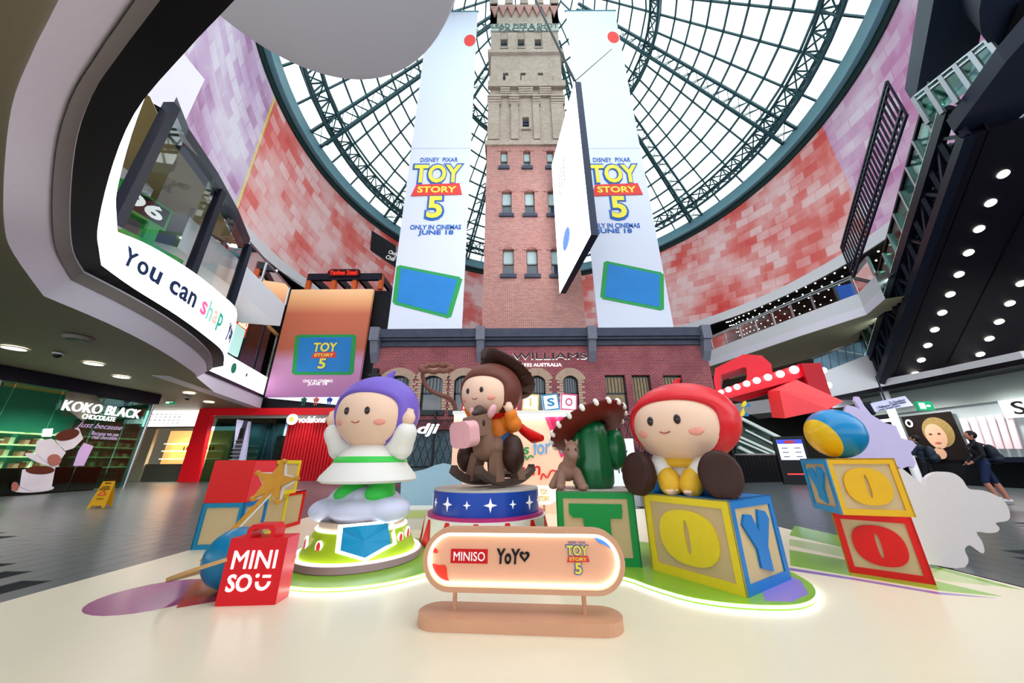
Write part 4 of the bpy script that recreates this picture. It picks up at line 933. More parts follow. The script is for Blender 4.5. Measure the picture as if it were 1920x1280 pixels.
dS = (ub[4]-ub[3]).normalized(); txtfit('letters', 'STEAK', 1.9, .5, m_pw, ssn, fr((0, 0, 0), (dS.x, dS.y, 0), UPZ), .01, .02)
lk = thing('string_lights', 'warm bulb string lights under the gallery ceiling on the left', 'lights', tuple(gz(500, 490, 12)))
mb = MB(); lpth = [gz(x, y, 12.5) for x, y in ((445, 440), (470, 470), (510, 500), (565, 532))]
MB().tube(lpth, .015, 5).build('wire', m_black, lk, world=True); 
for k in range(14): 
    p = catmull(lpth, 6, False)[min(k, 17)]; MB().ball(p+V((0, 0, -.06)), .05, 8, 6).build('bulb', m_lamp, lk, world=True)
# big pale disc canopy overhead
cn = thing('round_canopy', 'huge plain white round canopy disc overhead at the top of the atrium', 'canopy', (-5.0, 3.3, 13))
MB().lathe([(.001, 13.0), (3.75, 13.0), (4.0, 13.12), (4.08, 13.5), (.001, 13.5)], 72, (-5.0, 3.35, 0)).build('canopy_disc', M('canopy_white', 'c4c4cc', .6, noise=.02), cn, world=True, smooth=True)
for a in (0, 120, 240): MB().tube([(-5+3*math.cos(rad(a)), 3.35+3*math.sin(rad(a)), 13.5), (-5+3*math.cos(rad(a)), 3.35+3*math.sin(rad(a)), 27)], .05, 6).build('hanger_rod', m_teal, cn, world=True)
# pale vertical wall strips between the bay and the drum wall
q0 = gz(300, 120, 12); 
for k, (px, w) in enumerate(((318, 1.0), (338, .5))):
    p = gz(px, 150, 15); mbx = MB().box(p.x-w, p.x+w*.2, p.y-.6, p.y+.6, 9.5, 16); tag(mbx.build('wall_left_strip' if k == 0 else 'wall_left_fin', m_lav), kind='structure')
# ============================================================ right side galleries
def gallery(name, label, px, zb, zt, dep=6, ex0=None):
    P = [gz(x, y, zb) for x, y in px]; Q = [V((p.x, p.y, zt)) for p in P]
    o = thing(name, label, 'balcony', tuple(P[1]))
    MB().strip(P, Q).strip(Q, [outw(p, dep) for p in Q]).build('balcony_front', m_white, o, world=True)
    MB().strip(P, [outw(p, dep) for p in P]).build('soffit', M('pale_beige_soffit', 'd8cba8', .6), o, world=True); return o, P, Q
g2, P2, Q2 = gallery('balcony_right', 'white curved balcony front with steel balustrade and string lights on the right', [(1300, 697), (1324, 689), (1400, 664), (1500, 630), (1625, 590), (1660, 560)], 8.5, 9.8)
MB().strip([p+V((0, 0, .05)) for p in P2], [outw(p, -.02)+V((0, 0, .5)) for p in P2]).build('lower_lip', m_lav, g2, world=True)
R2 = [V((p.x, p.y, 10.9)) for p in Q2]
MB().strip(Q2, R2).build('balustrade_glass', MATS['grey_glass'], g2, world=True)
for dz in (0, -.14): MB().tube([p+V((0, 0, dz)) for p in R2], .05, 8).build('handrail', m_chrome, g2, world=True, smooth=True)
cq = catmull(Q2, 3, False)
for p in cq[::1]: MB().bar(p, p+V((0, 0, 1.1)), .1, .1).build('baluster_post', m_chrome, g2, world=True)
# dark gallery room with warm accents
sl_ = thing('string_lights', 'rows of warm white bulb string lights across the dark upper gallery on the right', 'lights', (19, 24, 13))
mb = MB(); wires = MB(); nb_ = 0
for row in range(6):
    z = 14.75-.28*row; path = [outw(p, 7.2+.5*row) for p in catmull([V((q.x, q.y, z)) for q in R2], 8, False)]
    MB().tube(path, .012, 4).build('wire', m_black, sl_, world=True)
    for k, p in enumerate(path[2:-2:1]):
        if nb_ < 290: MB().ball(p+V((0, 0, -.07-.08*math.sin(k*.7)**2)), .055, 8, 5).build('bulb', m_lamp, sl_, world=True, fix=False); nb_ += 1
sc2 = thing('blue_screen', 'small upright blue advertising screen on the right gallery behind the balustrade', 'screen', tuple(outw(gz(1522, 590, 9.9), 2.5)))
MB().box(-.5, .5, -.08, .08, 0, 2.0).build('case', m_black, sc2); MB().box(-.45, .45, -.1, -.08, .05, 1.95).build('display', M('blue_display', '2f66c8', .4, emit=.8), sc2)
sc2.rotation_euler = (0, 0, rad(-35))
o = thing('red_neon', 'small red neon sign seen behind the right balustrade next to the brick cornice', 'sign', tuple(outw(gz(1334, 645, 10.3), .8))); txtfit('letters', 'NE', .5, .8, M('neon_red', 'ff2a2a', .4, emit=3), o, fr((0, 0, 0), (.7, -.7, 0), UPZ), .01, .02)
g1_, P1, Q1 = gallery('balcony_lower', 'pale lower gallery edge over the right-hand shops and the escalator foot', [(1310, 788), (1396, 778), (1469, 770), (1580, 757), (1650, 745), (1780, 726), (1935, 700), (2050, 690)], 4.5, 5.5, 8)
MB().strip([p+V((0, 0, 0)) for p in P1], [outw(p, .5)+V((0, 0, -.35)) for p in P1]).build('lower_lip', m_grey, g1_, world=True)
# white balustrade panel by the escalator foot
wp = thing('white_parapet', 'white solid parapet panel beside the foot of the dark escalator', 'parapet', tuple(gY(1600, 760, 19)))
P = [gY(1480, 722, 19), gY(1640, 660, 19), gY(1672, 735, 19), gY(1585, 762, 19), gY(1500, 772, 19)]
MB().slab(P, (0, .3, 0)).build('parapet_panel', m_white, wp, world=True)
gb = thing('glass_balustrade', 'blue-tinted glass balustrade above the white parapet panel', 'balustrade', tuple(gY(1580, 690, 19.2)))
for k in range(7):
    x = 1530+15*k; MB().slab([gY(x, 703-5.6*k, 19.2), gY(x+13, 698-5.6*k, 19.2), gY(x+9, 668-5.6*k, 19.2), gY(x-4, 673-5.6*k, 19.2)], (0, .05, 0)).build('glass_panel', M('lit_blue_glass', '8fb4cc', .1, noise=.4, scale=1, hex2='2a3a44', coat=.5), gb, world=True)
MB().bar(gY(1520, 672, 19.2), gY(1640, 628, 19.2), .1).build('handrail', m_chrome, gb, world=True)

# ============================================================ dark escalator
ED = V((.4, .78, -.49)).normalized(); EL = V((ED.y, -ED.x, 0)).normalized(); EN = ED.cross(EL).normalized()
ep0 = gz(1716, 700, 5.6)
BL = gP(1645, 730, ep0, EN); BR = gP(1872, 705, ep0, EN); wid = (BR-BL).dot(EL)
LEN = 14.2
es = thing('escalator', 'long dark escalator climbing to the upper right with spotlights in its black underside', 'escalator', tuple(BL))
m_und = M('black_gloss_soffit', '15131f', .35, noise=.15)
BRr = BL+EL*wid; upn = EN if EN.z > 0 else -EN
MB().slab([BL, BRr, BRr-ED*LEN, BL-ED*LEN], upn*.2).build('underside', m_und, es, world=True)
for k in range(1, 8): 
    q = BL-ED*(LEN*k/8); MB().bar(q-upn*.005+EL*wid*.53, q-ED*(LEN/8-.05)-upn*.005+EL*wid*.53, .05).build('soffit_joint', m_black, es, world=True)
row = [(1857, 380), (1835, 430), (1815, 473), (1797, 514), (1780, 551), (1764, 586), (1750, 617), (1738, 648), (1726, 676), (1716, 700)]
row2 = [(1911, 545), (1892, 567), (1873, 602), (1855, 634), (1838, 663), (1822, 691)]
rowp = [gP(x, y, ep0, EN) for x, y in row]; stp = (rowp[-1]-rowp[0])/9
r2p = [gP(1822, 691, ep0, EN)-stp*k for k in range(8)]
for q in [rowp[-1]-stp*k for k in range(11)]+r2p:
    lo_ = MB().lathe([(.001, 0), (.1, 0), (.12, -.04), (.15, -.04), (.15, .02), (.001, .02)], 16)
    lo_ = lo_.build('spotlight', m_lamp, es); lo_.matrix_basis = wfr(es, fr(q-upn*.02, EL, EL.cross(upn)))
# left side truss
th = 1.45
C0, C1 = BL, BL-ED*LEN; Zv = V((0, 0, th))
MB().bar(C0, C1, .3, .35).build('truss_chord', m_navy, es, world=True); MB().bar(C0+Zv, C1+Zv, .3, .45).build('truss_chord', m_navy, es, world=True)
n = 13
for k in range(n+1):
    p = C0.lerp(C1, k/n); MB().bar(p, p+Zv, .16).build('truss_bar', m_navy, es, world=True)
    if k < n: q = C0.lerp(C1, (k+1)/n); MB().bar(*((p, q+Zv) if k % 2 else (p+Zv, q)), .12).build('truss_bar', m_navy, es, world=True)
MB().slab([C0+EL*.5, C1+EL*.5, C1+EL*.5+Zv, C0+EL*.5+Zv], EL*.05).build('truss_liner', m_black, es, world=True)
MB().slab([BRr, BRr-ED*LEN, BRr-ED*LEN+Zv, BRr+Zv], EL*.1).build('right_side', m_navy, es, world=True)
Tn = Zv+V((0, 0, .25))
MB().bar(C0+Tn-EL*.1, C1+Tn-EL*.1, .07).build('light_strip', M('escalator_led', 'e8fff8', .5, emit=5), es, world=True)
gh = V((0, 0, 1.25)); 
for k in range(n):
    p = C0.lerp(C1, (k+.04)/n)+Tn; q = C0.lerp(C1, (k+.96)/n)+Tn
    MB().slab([p, q, q+gh, p+gh], EL*.03).build('glass_panel', m_gglass, es, world=True)
    MB().bar(p-EL*.05, p+gh*.95-EL*.05, .14, .06).build('panel_clamp', m_chrome, es, world=True)
MB().bar(C0+Tn+gh, C1+Tn+gh, .12, .1).build('handrail', m_black, es, world=True)
st = MB(); ns = 44
for k in range(ns-4):
    p = C0.lerp(C1, k/ns)+Zv+EL*.4; st.box(p.x, p.x+wid*.4, p.y-.1, p.y+.32, p.z, p.z+.2)
tag(st.build('steps', m_chrome, es, world=True, fix=False), kind='stuff')
MB().slab([gP(1644, 733, ep0, EN)-upn*.0, BRr, BRr+ED*1.2+V((0, 0, .6)), BL+ED*1.2+V((0, 0, .6))], V((0, 0, .5))).build('lower_landing', m_und, es, world=True)
# dark barred railing beyond the escalator
rl = thing('barred_railing', 'black barred steel railing climbing beside the escalator in front of the pink drum wall', 'railing', tuple(C0+Tn-EL*2.4))
q0 = gP(1600, 520, C0+Tn-EL*2.2, EL); q1 = gP(1700, 215, C0+Tn-EL*2.2, EL)
rh = V((0, 0, 1.7))
for dz in (0, .35, 1.5, 1.7): MB().bar(q0+V((0, 0, dz)), q1+V((0, 0, dz)), .08).build('rail', m_navy, rl, world=True)
for k in range(31): p = q0.lerp(q1, k/30); MB().bar(p, p+rh, .05).build('baluster', m_navy, rl, world=True)

# upper landings at the top right
m_sl = M('slate_blue_soffit', '2c3a50', .5, noise=.06); m_sl2 = M('navy_soffit', '20283c', .5, noise=.06)
def landing(name, label, px, z, th_, mat):
    P = [gz(x, y, z) for x, y in px]; o = thing(name, label, 'landing', tuple(P[0]))
    MB().slab(P, (0, 0, th_)).build('soffit_slab', mat, o, world=True); return o, P
l1_, LP = landing('upper_landing', 'slate blue underside of the highest escalator landing beside the pink drum wall', [(1762, -60), (1860, -60), (1836, 80), (1822, 130), (1738, 226), (1714, 197)], 15.5, 1.0, m_sl)
l2_, LP2 = landing('upper_landing', 'wide navy underside of the landing in the top right corner', [(1886, 116), (1990, 0), (1990, 150), (1832, 292), (1788, 248)], 12.3, .6, m_sl2)
o = thing('rounded_bulkhead', 'dark rounded bulkhead hanging at the top right edge', 'bulkhead', tuple(gz(1900, 40, 14)))
Pq = [gz(x, y, 14) for x, y in ((1850, -60), (1836, 20), (1840, 60), (1858, 88), (1890, 118), (1935, 130), (1990, 120), (1990, -60))]
MB().slab(catmull(Pq[1:6], 5, False)+[Pq[6], Pq[7], Pq[0]], (0, 0, 2)).build('bulkhead_shell', m_sl2, o, world=True, smooth=True)
Pq = [gz(x, y, 13.9) for x, y in ((1910, 10), (1888, 60), (1884, 100), (1895, 130), (1935, 145), (1990, 140), (1990, -40))]
MB().slab(catmull(Pq[0:5], 5, False)+Pq[5:], (0, 0, .3)).build('dark_recess', m_black, o, world=True)
br_ = thing('bridge_railing', 'steel and glass railing of the high landing at the upper right', 'railing', tuple(gz(1740, 225, 13)))
q0 = gz(1738, 224, 13); q1 = gz(1885, 118, 13); rh = V((0, 0, 1.2))
MB().slab([q0, q1, q1+rh, q0+rh], (.03, 0, 0)).build('glass_panel', m_gglass, br_, world=True)
for dz in (1.2, 1.0): MB().bar(q0+V((0, 0, dz)), q1+V((0, 0, dz)), .07).build('rail', m_chrome, br_, world=True)
for k in range(6): p = q0.lerp(q1, k/5); MB().bar(p-V((0, 0, .2)), p+rh, .12).build('post', m_chrome, br_, world=True)

# ============================================================ right ground-floor shops
RX = 19.8
rs = thing('wall_right', None, None, (RX, 12, 0), kind='structure')
MB().box(RX, RX+.3, 3, 21, 0, 1.15).build('black_plinth', m_black, rs, world=True)
MB().box(RX, RX+.3, 3, 21, 3.3, 4.5).build('header_band', M('grey_green_header', 'a8b4b0', .5), rs, world=True)
MB().box(RX+.15, RX+.3, 3, 21, 1.15, 3.3).build('pale_wall', M('pale_shop_wall', 'a8b4b6', .5, emit=.1), rs, world=True)
def rp(x, y, d=0): return gX(x, y, RX-d)
tag(MB().box(RX-1.3, RX+.1, 3, 21, 4.3, 4.5).build('trim_7', m_black), kind='structure')
ad = thing('portrait_advert', 'dark advert panel with a large blonde portrait on the right shop wall', 'poster', tuple(rp(1760, 860)))
a = rp(1706, 862); b = rp(1806, 775)
ya, yb = 17.05, 15.1; za, zb = 1.04, 3.1
MB().box(RX-.08, RX+.02, yb, ya, za, zb).build('panel', M('advert_brown_black', '1a1210', .4), ad, world=True)
def adp(name, cx, cz, rx, rz, mat, d, n=24): MB().slab([(RX-d, cx+rx*math.cos(t), cz+rz*math.sin(t)) for t in [2*math.pi*i/n for i in range(n)]], (.008, 0, 0)).build(name, mat, ad, world=True)
yc = yb+(ya-yb)*.36
sk = M('print_skin', 'c89c80', .5, emit=.05); hr_ = M('print_blonde', 'a08650', .5, emit=.04, noise=.3)
W_ = (ya-yb)
adp('hair_print', yc, 2.25, W_*.3, .68, hr_, .1); adp('face_print', yc+.06*W_, 2.08, W_*.2, .56, sk, .115); adp('hand_print', yc+.12*W_, 1.33, W_*.12, .25, sk, .115)
adp('lip_print', yc+.07*W_, 1.78, W_*.06, .04, M('print_lip', 'b05a58', .5), .13)
for t in (-.02, .15): adp('eye_print', yc+t*W_, 2.18, W_*.03, .04, m_coc, .13)
adp('round_logo', ya-.14*W_, 2.75, W_*.08, .19, m_pw, .12); adp('round_logo', ya-.14*W_, 2.75, W_*.04, .11, m_black, .13)
m_pinkg = M('pale_pink_panel', 'd8c8cc', .3, emit=.35, noise=.15, hex2='d89aa0', scale=.9)
pg = thing('lit_panels', 'row of pale pink lit glass panels in the shop at the right edge', 'panels', tuple(rp(1860, 840)))
for k in range(6):
    P = [rp(1801+17*k, 785-2*k), rp(1813+17*k, 783.5-2*k), rp(1834+17*k, 841), rp(1821+17*k, 841)]; MB().slab([p+V((-.02, 0, 0)) for p in P], (-.05, 0, 0)).build('glass_panel', m_pinkg, pg, world=True)
MB().box(RX-.4, RX, 3, yb-.05, .95, 1.15).build('counter_edge', m_navy, pg, world=True)
o = thing('shop_letter', 'black capital S on the bright white shop sign at the right edge', 'sign', tuple(rp(1905, 765, .2))); c_ = rp(1910, 764, .25)
MB().box(RX-.15, RX-.05, 11.5, rp(1884, 765).y, c_.z-.34, c_.z+.34).build('sign_board', M('bright_board', 'f4f8fa', .5, emit=1.2, noise=0), o, world=True)
txtfit('letter', 'S', .34, .5, m_blk, o, wfr(o, fr(c_, (0, -1, 0), UPZ)), .02, .01)
wl = thing('slatted_wall', 'black and white striped slat wall beyond the lavender cut-out', 'wall panel', tuple(rp(1660, 860)))
for k in range(6): MB().box(RX-.3, RX-.2, 17.3, 20.5, 1.2+.34*k, 1.36+.34*k).build('slat', m_white, wl, world=True)
MB().box(RX-.2, RX-.1, 17.3, 20.5, .9, 3.3).build('backing', m_black, wl, world=True)
tag(MB().tube([(RX-.9, rp(1695, 830, .9).y, 0), (RX-.9, rp(1695, 830, .9).y, 4.4)], .16, 14).build('round_column', m_white, smooth=True), 'slim white round column between the slat wall and the portrait advert', 'column')
exitsign(1733, 761, 0, 11.8, 'green illuminated exit sign under the ceiling on the right')
for y in (13, 15.5, 18): lamp('shop_lamp', rs, (RX-1.6, y, 4.1), 430, (1, .97, .92), world=True)
for k, (px, py, lab) in enumerate(((1695, 767, 'near the white column'), (1770, 759, 'right of the exit sign'), (1905, 742, 'at the right edge'), (1612, 775, 'above the lavender cut-out'))):
    p = gz(px, py, 4.2); downlight(p.x, p.y, 4.19, .22, 'round ceiling light of the right-hand shops '+lab, 'right shop ceiling lights')
ws = thing('hanging_sign', 'pale hanging wayfinding sign reading To Escalator and Melbourne Central Station', 'sign', tuple(gY(1672, 775, 14)))
P = [gY(1632, 756, 14), gY(1697, 742, 14), gY(1713, 760, 14), gY(1641, 772, 14)]
MB().slab(P, (0, .15, 0)).build('sign_panel', M('pale_lilac_panel', 'c4c4e0', .5, emit=.25), ws, world=True)
MB().slab([gY(1618, 754, 14.02), gY(1633, 752, 14.02), gY(1643, 775, 14.02), gY(1640, 778, 14.02)], (0, .15, 0)).build('sign_end', m_navy, ws, world=True)
dd = (P[1]-P[0]).normalized(); 
for body, px, py, w in (('To Escalator', 1682, 752, .75), ('< Melbourne Central Station', 1671, 758.5, 1.35), ('Lower Ground Ezikals', 1668, 764.5, 1.0)):
    if body.startswith('Lower'): body = 'Lower Ground Eatery'
    txtfit('sign_text', body, w, .1, lcol['n'], ws, wfr(ws, fr(gY(px, py, 13.99), dd, UPZ)), .004)
MB().tube([gY(1660, 750, 14.05), V((gY(1660, 750, 14.05).x, 14.05, 4.5))], .03, 6).build('hanger', m_navy, ws, world=True)
o = thing('security_camera', 'white dome security camera under the right-hand gallery edge', 'camera', tuple(gz(1806, 745, 4.45))); MB().lathe([(.001, .05), (.12, .05), (.12, -.1), (.001, -.1)], 14).build('mount', m_white, o); MB().ball((0, 0, -.12), .1, 12, 8).build('dome', m_cam, o, smooth=True)
# wall behind the fence and small far escalator
tag(MB().box(10.7, 26, 27, 27.3, 0, 4.5).build('wall_far_right', M('far_dark_wall', '1a1c1c', .6, noise=.3)), kind='structure')
fe = thing('far_escalator', 'small steel and glass escalator behind the red-haired doll', 'escalator', tuple(gY(1470, 860, 20)))
def fq(x, y, Y=20): return gY(x, y, Y)
MB().slab([fq(1380, 790), fq(1476, 853), fq(1470, 862), fq(1380, 862)], (0, 1.2, 0)).build('truss_side', M('dark_green_glassy', '1f3a34', .25, coat=.4), fe, world=True)
for a, b, w in (((1385, 782), (1465, 822), .16), ((1398, 806), (1470, 842), .09), ((1385, 818), (1474, 858), .12), ((1385, 826), (1455, 856), .1), ((1385, 838), (1425, 858), .16)): MB().bar(fq(*a, 19.9), fq(*b, 19.9), w).build('rail', M('pale_steel', 'c8d8d4', .3, emit=.2), fe, world=True)
MB().slab([fq(1390, 785, 20.6), fq(1466, 822, 20.6), fq(1470, 850, 20.6), fq(1390, 815, 20.6)], (0, .05, 0)).build('glass_side', m_gglass, fe, world=True)
fn = thing('black_fence', 'black draped barrier fence in front of the small far escalator', 'fence', tuple(gz(1430, 904, 0)))
p0 = gz(1385, 905, 0); p1 = gz(1480, 903, 0); 
for k in range(14): a = p0.lerp(p1, k/14); b = p0.lerp(p1, (k+.9)/14); h = 1.35; MB().slab([a, b, b+V((0, 0, h)), a+V((0, 0, h))], (0, .06+.04*(k % 2), 0)).build('fence_panel', m_black, fn, world=True)
MB().bar(p0+V((0, 0, 1.36)), p1+V((0, 0, 1.36)), .08).build('top_rail', m_chrome, fn, world=True)
tt = thing('info_totem', 'black upright information totem with a white and blue touch screen', 'kiosk', tuple(gz(1500, 908, 0)), rad(-20))
tp = V(tt.location); zt1 = zhit(gz(1500, 908, 0), 818)
MB().box(-.62, .62, -.1, .1, 0, zt1).build('totem_case', m_black, tt); MB().box(-.5, .5, -.12, -.1, zt1*.5, zt1*.93).build('display', M('totem_screen', 'ccd2f4', .4, emit=1.0, noise=0), tt)
MB().box(-.5, .5, -.13, -.12, zt1*.84, zt1*.93).build('display_header', M('totem_blue', '3a4ac8', .4, emit=.8), tt); MB().box(-.2, .2, -.14, -.12, zt1*.85, zt1*.91).build('display_logo', m_pred, tt)
for k in range(3):
    for j in (-.25, .25): MB().box(j-.12, j+.12, -.135, -.12, zt1*(.56+.09*k), zt1*(.58+.09*k)).build('display_icon', m_grey, tt)
MB().box(-.4, .4, -.12, -.1, zt1*.2, zt1*.22).build('red_light', M('red_glow', 'ff3030', .4, emit=3), tt)
# ============================================================ toy display
m_tanp = M('tan_block_panel', 'cbb387', .55, noise=.05); m_byel = M('block_yellow', 'ecd32c', .4); m_bblu = M('block_blue', '1479c4', .4); m_bgrn = M('block_green', '0f8f42', .4); m_bred = M('block_red', 'dd1712', .4); m_bcyan = M('block_cyan', '1d96d8', .4); m_bamb = M('block_amber', 'e6b21c', .4)
def ringprism(mb, outer, inner, z0, z1):
    n = len(outer); vs = [(p[0], p[1], z) for z in (z0, z1) for p in outer+inner]; f = []
    for i in range(n):
        j = (i+1) % n
        f += [(i, j, n+j, n+i), (2*n+i, 3*n+i, 3*n+j, 2*n+j), (i, 2*n+i, 2*n+j, j), (n+i, n+j, 3*n+j, 3*n+i)]
    return mb.add(vs, f)
SH = {'T': [(-.42, .42), (.42, .42), (.42, .3), (.4, .16), (.22, .16), (.22, -.4), (-.16, -.44), (-.2, .16), (-.36, .16), (-.42, .24)],
      'Y': [(-.3, .42), (-.12, .4), (.0, .14), (.1, .46), (.3, .42), (.38, .3), (.16, -.1), (.16, -.46), (-.14, -.36), (-.14, -.1), (-.4, .28)]}
def face(th, mtx, w, h, fm, letter=None, lm=None):
    b = .105*min(w, h)*1.0; mb = MB(); q = [(-w/2, -h/2), (w/2, -h/2), (w/2, h/2), (-w/2, h/2)]; qi = [(-w/2+b, -h/2+b), (w/2-b, -h/2+b), (w/2-b, h/2-b), (-w/2+b, h/2-b)]
    ringprism(mb, q, qi, 0, .016); o = mb.build('face_frame', fm); o.parent = th; o.matrix_basis = mtx
    if letter:
        mb = MB(); s = min(w, h)
        if letter == 'O':
            n = 36; sup = lambda t, a, c, e: (a*math.copysign(abs(math.cos(t))**e, math.cos(t)), c*math.copysign(abs(math.sin(t))**e, math.sin(t)))
            out = [sup(2*math.pi*i/n, w*.325, h*.325, .85) for i in range(n)]; inn = [(p[0]*.09, p[1]*.62) for p in out]; ringprism(mb, out, inn, 0, .022)
        else: mb.poly([(x*w*.8, y*h*.76) for x, y in SH[letter]], 0, .022)
        o = mb.build('block_letter', lm or fm); o.parent = th; o.matrix_basis = mtx
def block(name, label, loc, rotz, sx, sy, h, faces, core=None, group='wooden alphabet blocks'):
    """faces: dict front/right/left/back/top -> (frame material, letter)"""
    th = thing(name, label, 'toy block', loc, rotz, group)
    e = .016
    MB().box(e, sx-e, e, sy-e, 0.0, h-e).build('block_core', core or m_tanp, th)
    FR = {'front': (fr((sx/2, e, h/2), (1, 0, 0), UPZ), sx), 'right': (fr((sx-e, sy/2, h/2), (0, 1, 0), UPZ), sy), 'left': (fr((e, sy/2, h/2), (0, -1, 0), UPZ), sy), 'back': (fr((sx/2, sy-e, h/2), (-1, 0, 0), UPZ), sx)}
    for k, v in faces.items():
        if k == 'top': MB().box(0, sx, 0, sy, h-e, h).build('top_panel', v[0], th)
        else: face(th, FR[k][0], FR[k][1], h-(e*.99 if 'top' in faces else 0)*0, v[0], v[1] if len(v) > 1 else None)
    return th
def kp(p, z0):     # re-scale a fitted point towards the eye for a raised base
    k = (EYE-z0)/EYE; return CP+(V(p)-CP)*k, k
# podiums
m_lime = M('lime_podium', 'a9d64e', .3, noise=.08, coat=.3); m_green = M('grass_podium', '93c93c', .3, noise=.1, coat=.3); m_viol = M('violet_print', '9a86d8', .3)
pl = thing('podium', 'round pale green podium with glowing white edge under the lime pedestal', 'podium', (-1.75, 4.65, .02))
MB().lathe([(.001, 0), (1.04, 0), (1.04, .04), (.001, .04)], 72).build('podium_top', m_green, pl)
MB().tube([(1.05*math.cos(t), 1.05*math.sin(t), .024) for t in [2*math.pi*i/72 for i in range(72)]], .01, 6, True).build('edge_light', m_strip, pl)
pr_ = thing('podium', 'curvy green podium with glowing white edge under the T and O blocks', 'podium', (1.6, 4, .02))
cpts = [(1.0, 3.92), (1.15, 3.80), (1.27, 3.60), (1.5, 3.33), (1.85, 3.19), (2.25, 3.18), (2.56, 3.36), (2.78, 3.70), (2.8, 4.2), (2.3, 4.9), (1.5, 5.5), (.6, 5.6), (.2, 5.0), (.35, 4.3)]
CO = [(p[0], p[1]) for p in catmull([V((a, b, 0)) for a, b in cpts], 6)]
MB().poly(CO, .02, .06).build('podium_top', m_green, pr_, world=True)
MB().tube([(a, b, .044) for a, b in CO], .011, 6, True).build('edge_light', m_strip, pr_, world=True)
MB().poly([(2.05, 3.24), (2.25, 3.22), (2.52, 3.38), (2.72, 3.70), (2.74, 4.1), (2.4, 3.85)], .0595, .062).build('violet_print', m_viol, pr_, world=True)
# letter blocks
Kt = .965
N_ = V((1.952, 3.298, .06)); Lh = V((math.cos(2.127), math.sin(2.127), 0)); o_ = N_+Lh*.924
block('alphabet_block', 'big toy block with yellow O side and blue Y side under the red-haired doll', tuple(o_), 2.127-math.pi, .924, .835, .737, {'front': (m_byel, 'O'), 'right': (m_bblu, 'Y'), 'left': (m_byel,), 'back': (m_bblu,), 'top': (m_bblu,)})
block('alphabet_block', 'green-framed toy block with a green T under the cactus', (.51, 4.30, .06), -.184, .887, .84, .742, {'front': (m_bgrn, 'T'), 'right': (m_bgrn,), 'left': (m_bgrn,), 'back': (m_bgrn,), 'top': (M('pale_top', 'd8d2c8', .5),)})
p_, k_ = kp((3.593, 4.161, 0), .02)
block('alphabet_block', 'red-framed toy block with a red O, lowest of the right-hand stack', tuple(p_), -.728, .595, .58, .566, {'front': (m_bred, 'O'), 'left': (m_byel,), 'right': (m_bred,), 'back': (m_bred,)})
p_, k_ = kp((3.528, 3.961, .578), .02)
block('alphabet_block', 'toy block with yellow O side and blue Y side, upper of the right-hand stack', (p_.x, p_.y, .587), -.313, .604, .579, .56, {'front': (m_bamb, 'O'), 'left': (m_bcyan, 'Y'), 'right': (m_bamb,), 'back': (m_bamb,), 'top': (m_bamb,)})
m_bteal = M('block_teal', '0f83ac', .4)
block('plain_block', 'teal-framed toy block with blank tan sides at the left mat edge', (-4.42, 5.187, .02), .077, .565, .566, .577, {'front': (m_bteal,), 'right': (m_bblu,), 'left': (m_bteal,)})
bt = thing('plain_block', 'solid red toy block stacked on the teal-framed block', 'toy block', (-4.42, 5.187, .6), .077, 'wooden alphabet blocks'); MB().box(0, .565, 0, .566, 0, .57).build('block_core', m_bred, bt); MB().box(.02, .545, .02, .546, .57, .574).build('top_panel', m_bred, bt); MB().box(.565, .568, .01, .55, .01, .56).build('side_panel', M('coral_side', 'f0404a', .4), bt)
block('plain_block', 'lower yellow-framed toy block behind the teal block', (-4.58, 5.84, .02), .05, .6, .6, .6, {'front': (m_byel,), 'right': (m_byel,), 'left': (m_byel,)})
block('plain_block', 'upper yellow-framed toy block behind the red block', (-4.5, 5.9, .622), .05, .6, .58, .55, {'front': (m_byel,), 'right': (m_byel,), 'left': (m_byel,)})
block('plain_block', 'small red-framed toy block with blank side behind the yellow blocks', (-4.66, 6.55, .02), .0, .56, .58, .6, {'front': (m_bred,), 'right': (m_bred,), 'left': (m_bred,), 'top': (M('pink_top', 'f0a0a8', .4),)})

# ------------------------------------------------------------ illuminated sign in front
m_wood = M('pink_beige_wood', 'd9a585', .45, noise=.06, scale=4); m_salm = M('salmon_panel', 'ecb292', .5, noise=.03)
sg_ = thing('capsule_sign', 'pill-shaped wooden light sign on a stand with MINISO YOYO and TOY STORY 5 lettering', 'sign', (.035, 2.965, .02), -.085)
def cap(w, r, n=14): return [(w/2-r+r*math.cos(t), r*math.sin(t)) for t in [math.pi*(i/n)-math.pi/2 for i in range(n+1)]]+[(-w/2+r+r*math.cos(t), r*math.sin(t)) for t in [math.pi*(i/n)+math.pi/2 for i in range(n+1)]]
mb = MB(); c_o = cap(1.5, .16); MB().hexa([(x, y, 0) for x, y in c_o], [(x, y, .075) for x, y in c_o]).build('sign_base', m_wood, sg_)
for x in (-.485, .485): MB().tube([(x, .01, .075), (x, .01, .2)], .017, 12).build('sign_post', m_wood, sg_, smooth=True)
FS = fr((.03, -.045, .413), (1, 0, 0), UPZ)
def sgp(mb, name, mat, dx=0, dy=0, dz=0):
    o = mb.build(name, mat); o.parent = sg_; o.matrix_basis = FS @ TR((dx, dy, dz)); return o
W_, R_ = 1.54, .215
sgp(ringprism(MB(), cap(W_, R_), cap(W_-.07, R_-.035), -.09, 0), 'sign_frame', m_wood)
sgp(MB().hexa([(x, y, -.06) for x, y in cap(W_-.07, R_-.035)], [(x, y, -.045) for x, y in cap(W_-.07, R_-.035)]), 'sign_panel', m_salm)
sgp(MB().tube([V((x, y, -.028)) for x, y in cap(W_-.1, R_-.05)], .011, 6, True), 'edge_light', M('sign_led', 'fff6ec', .5, emit=3.5, noise=0))
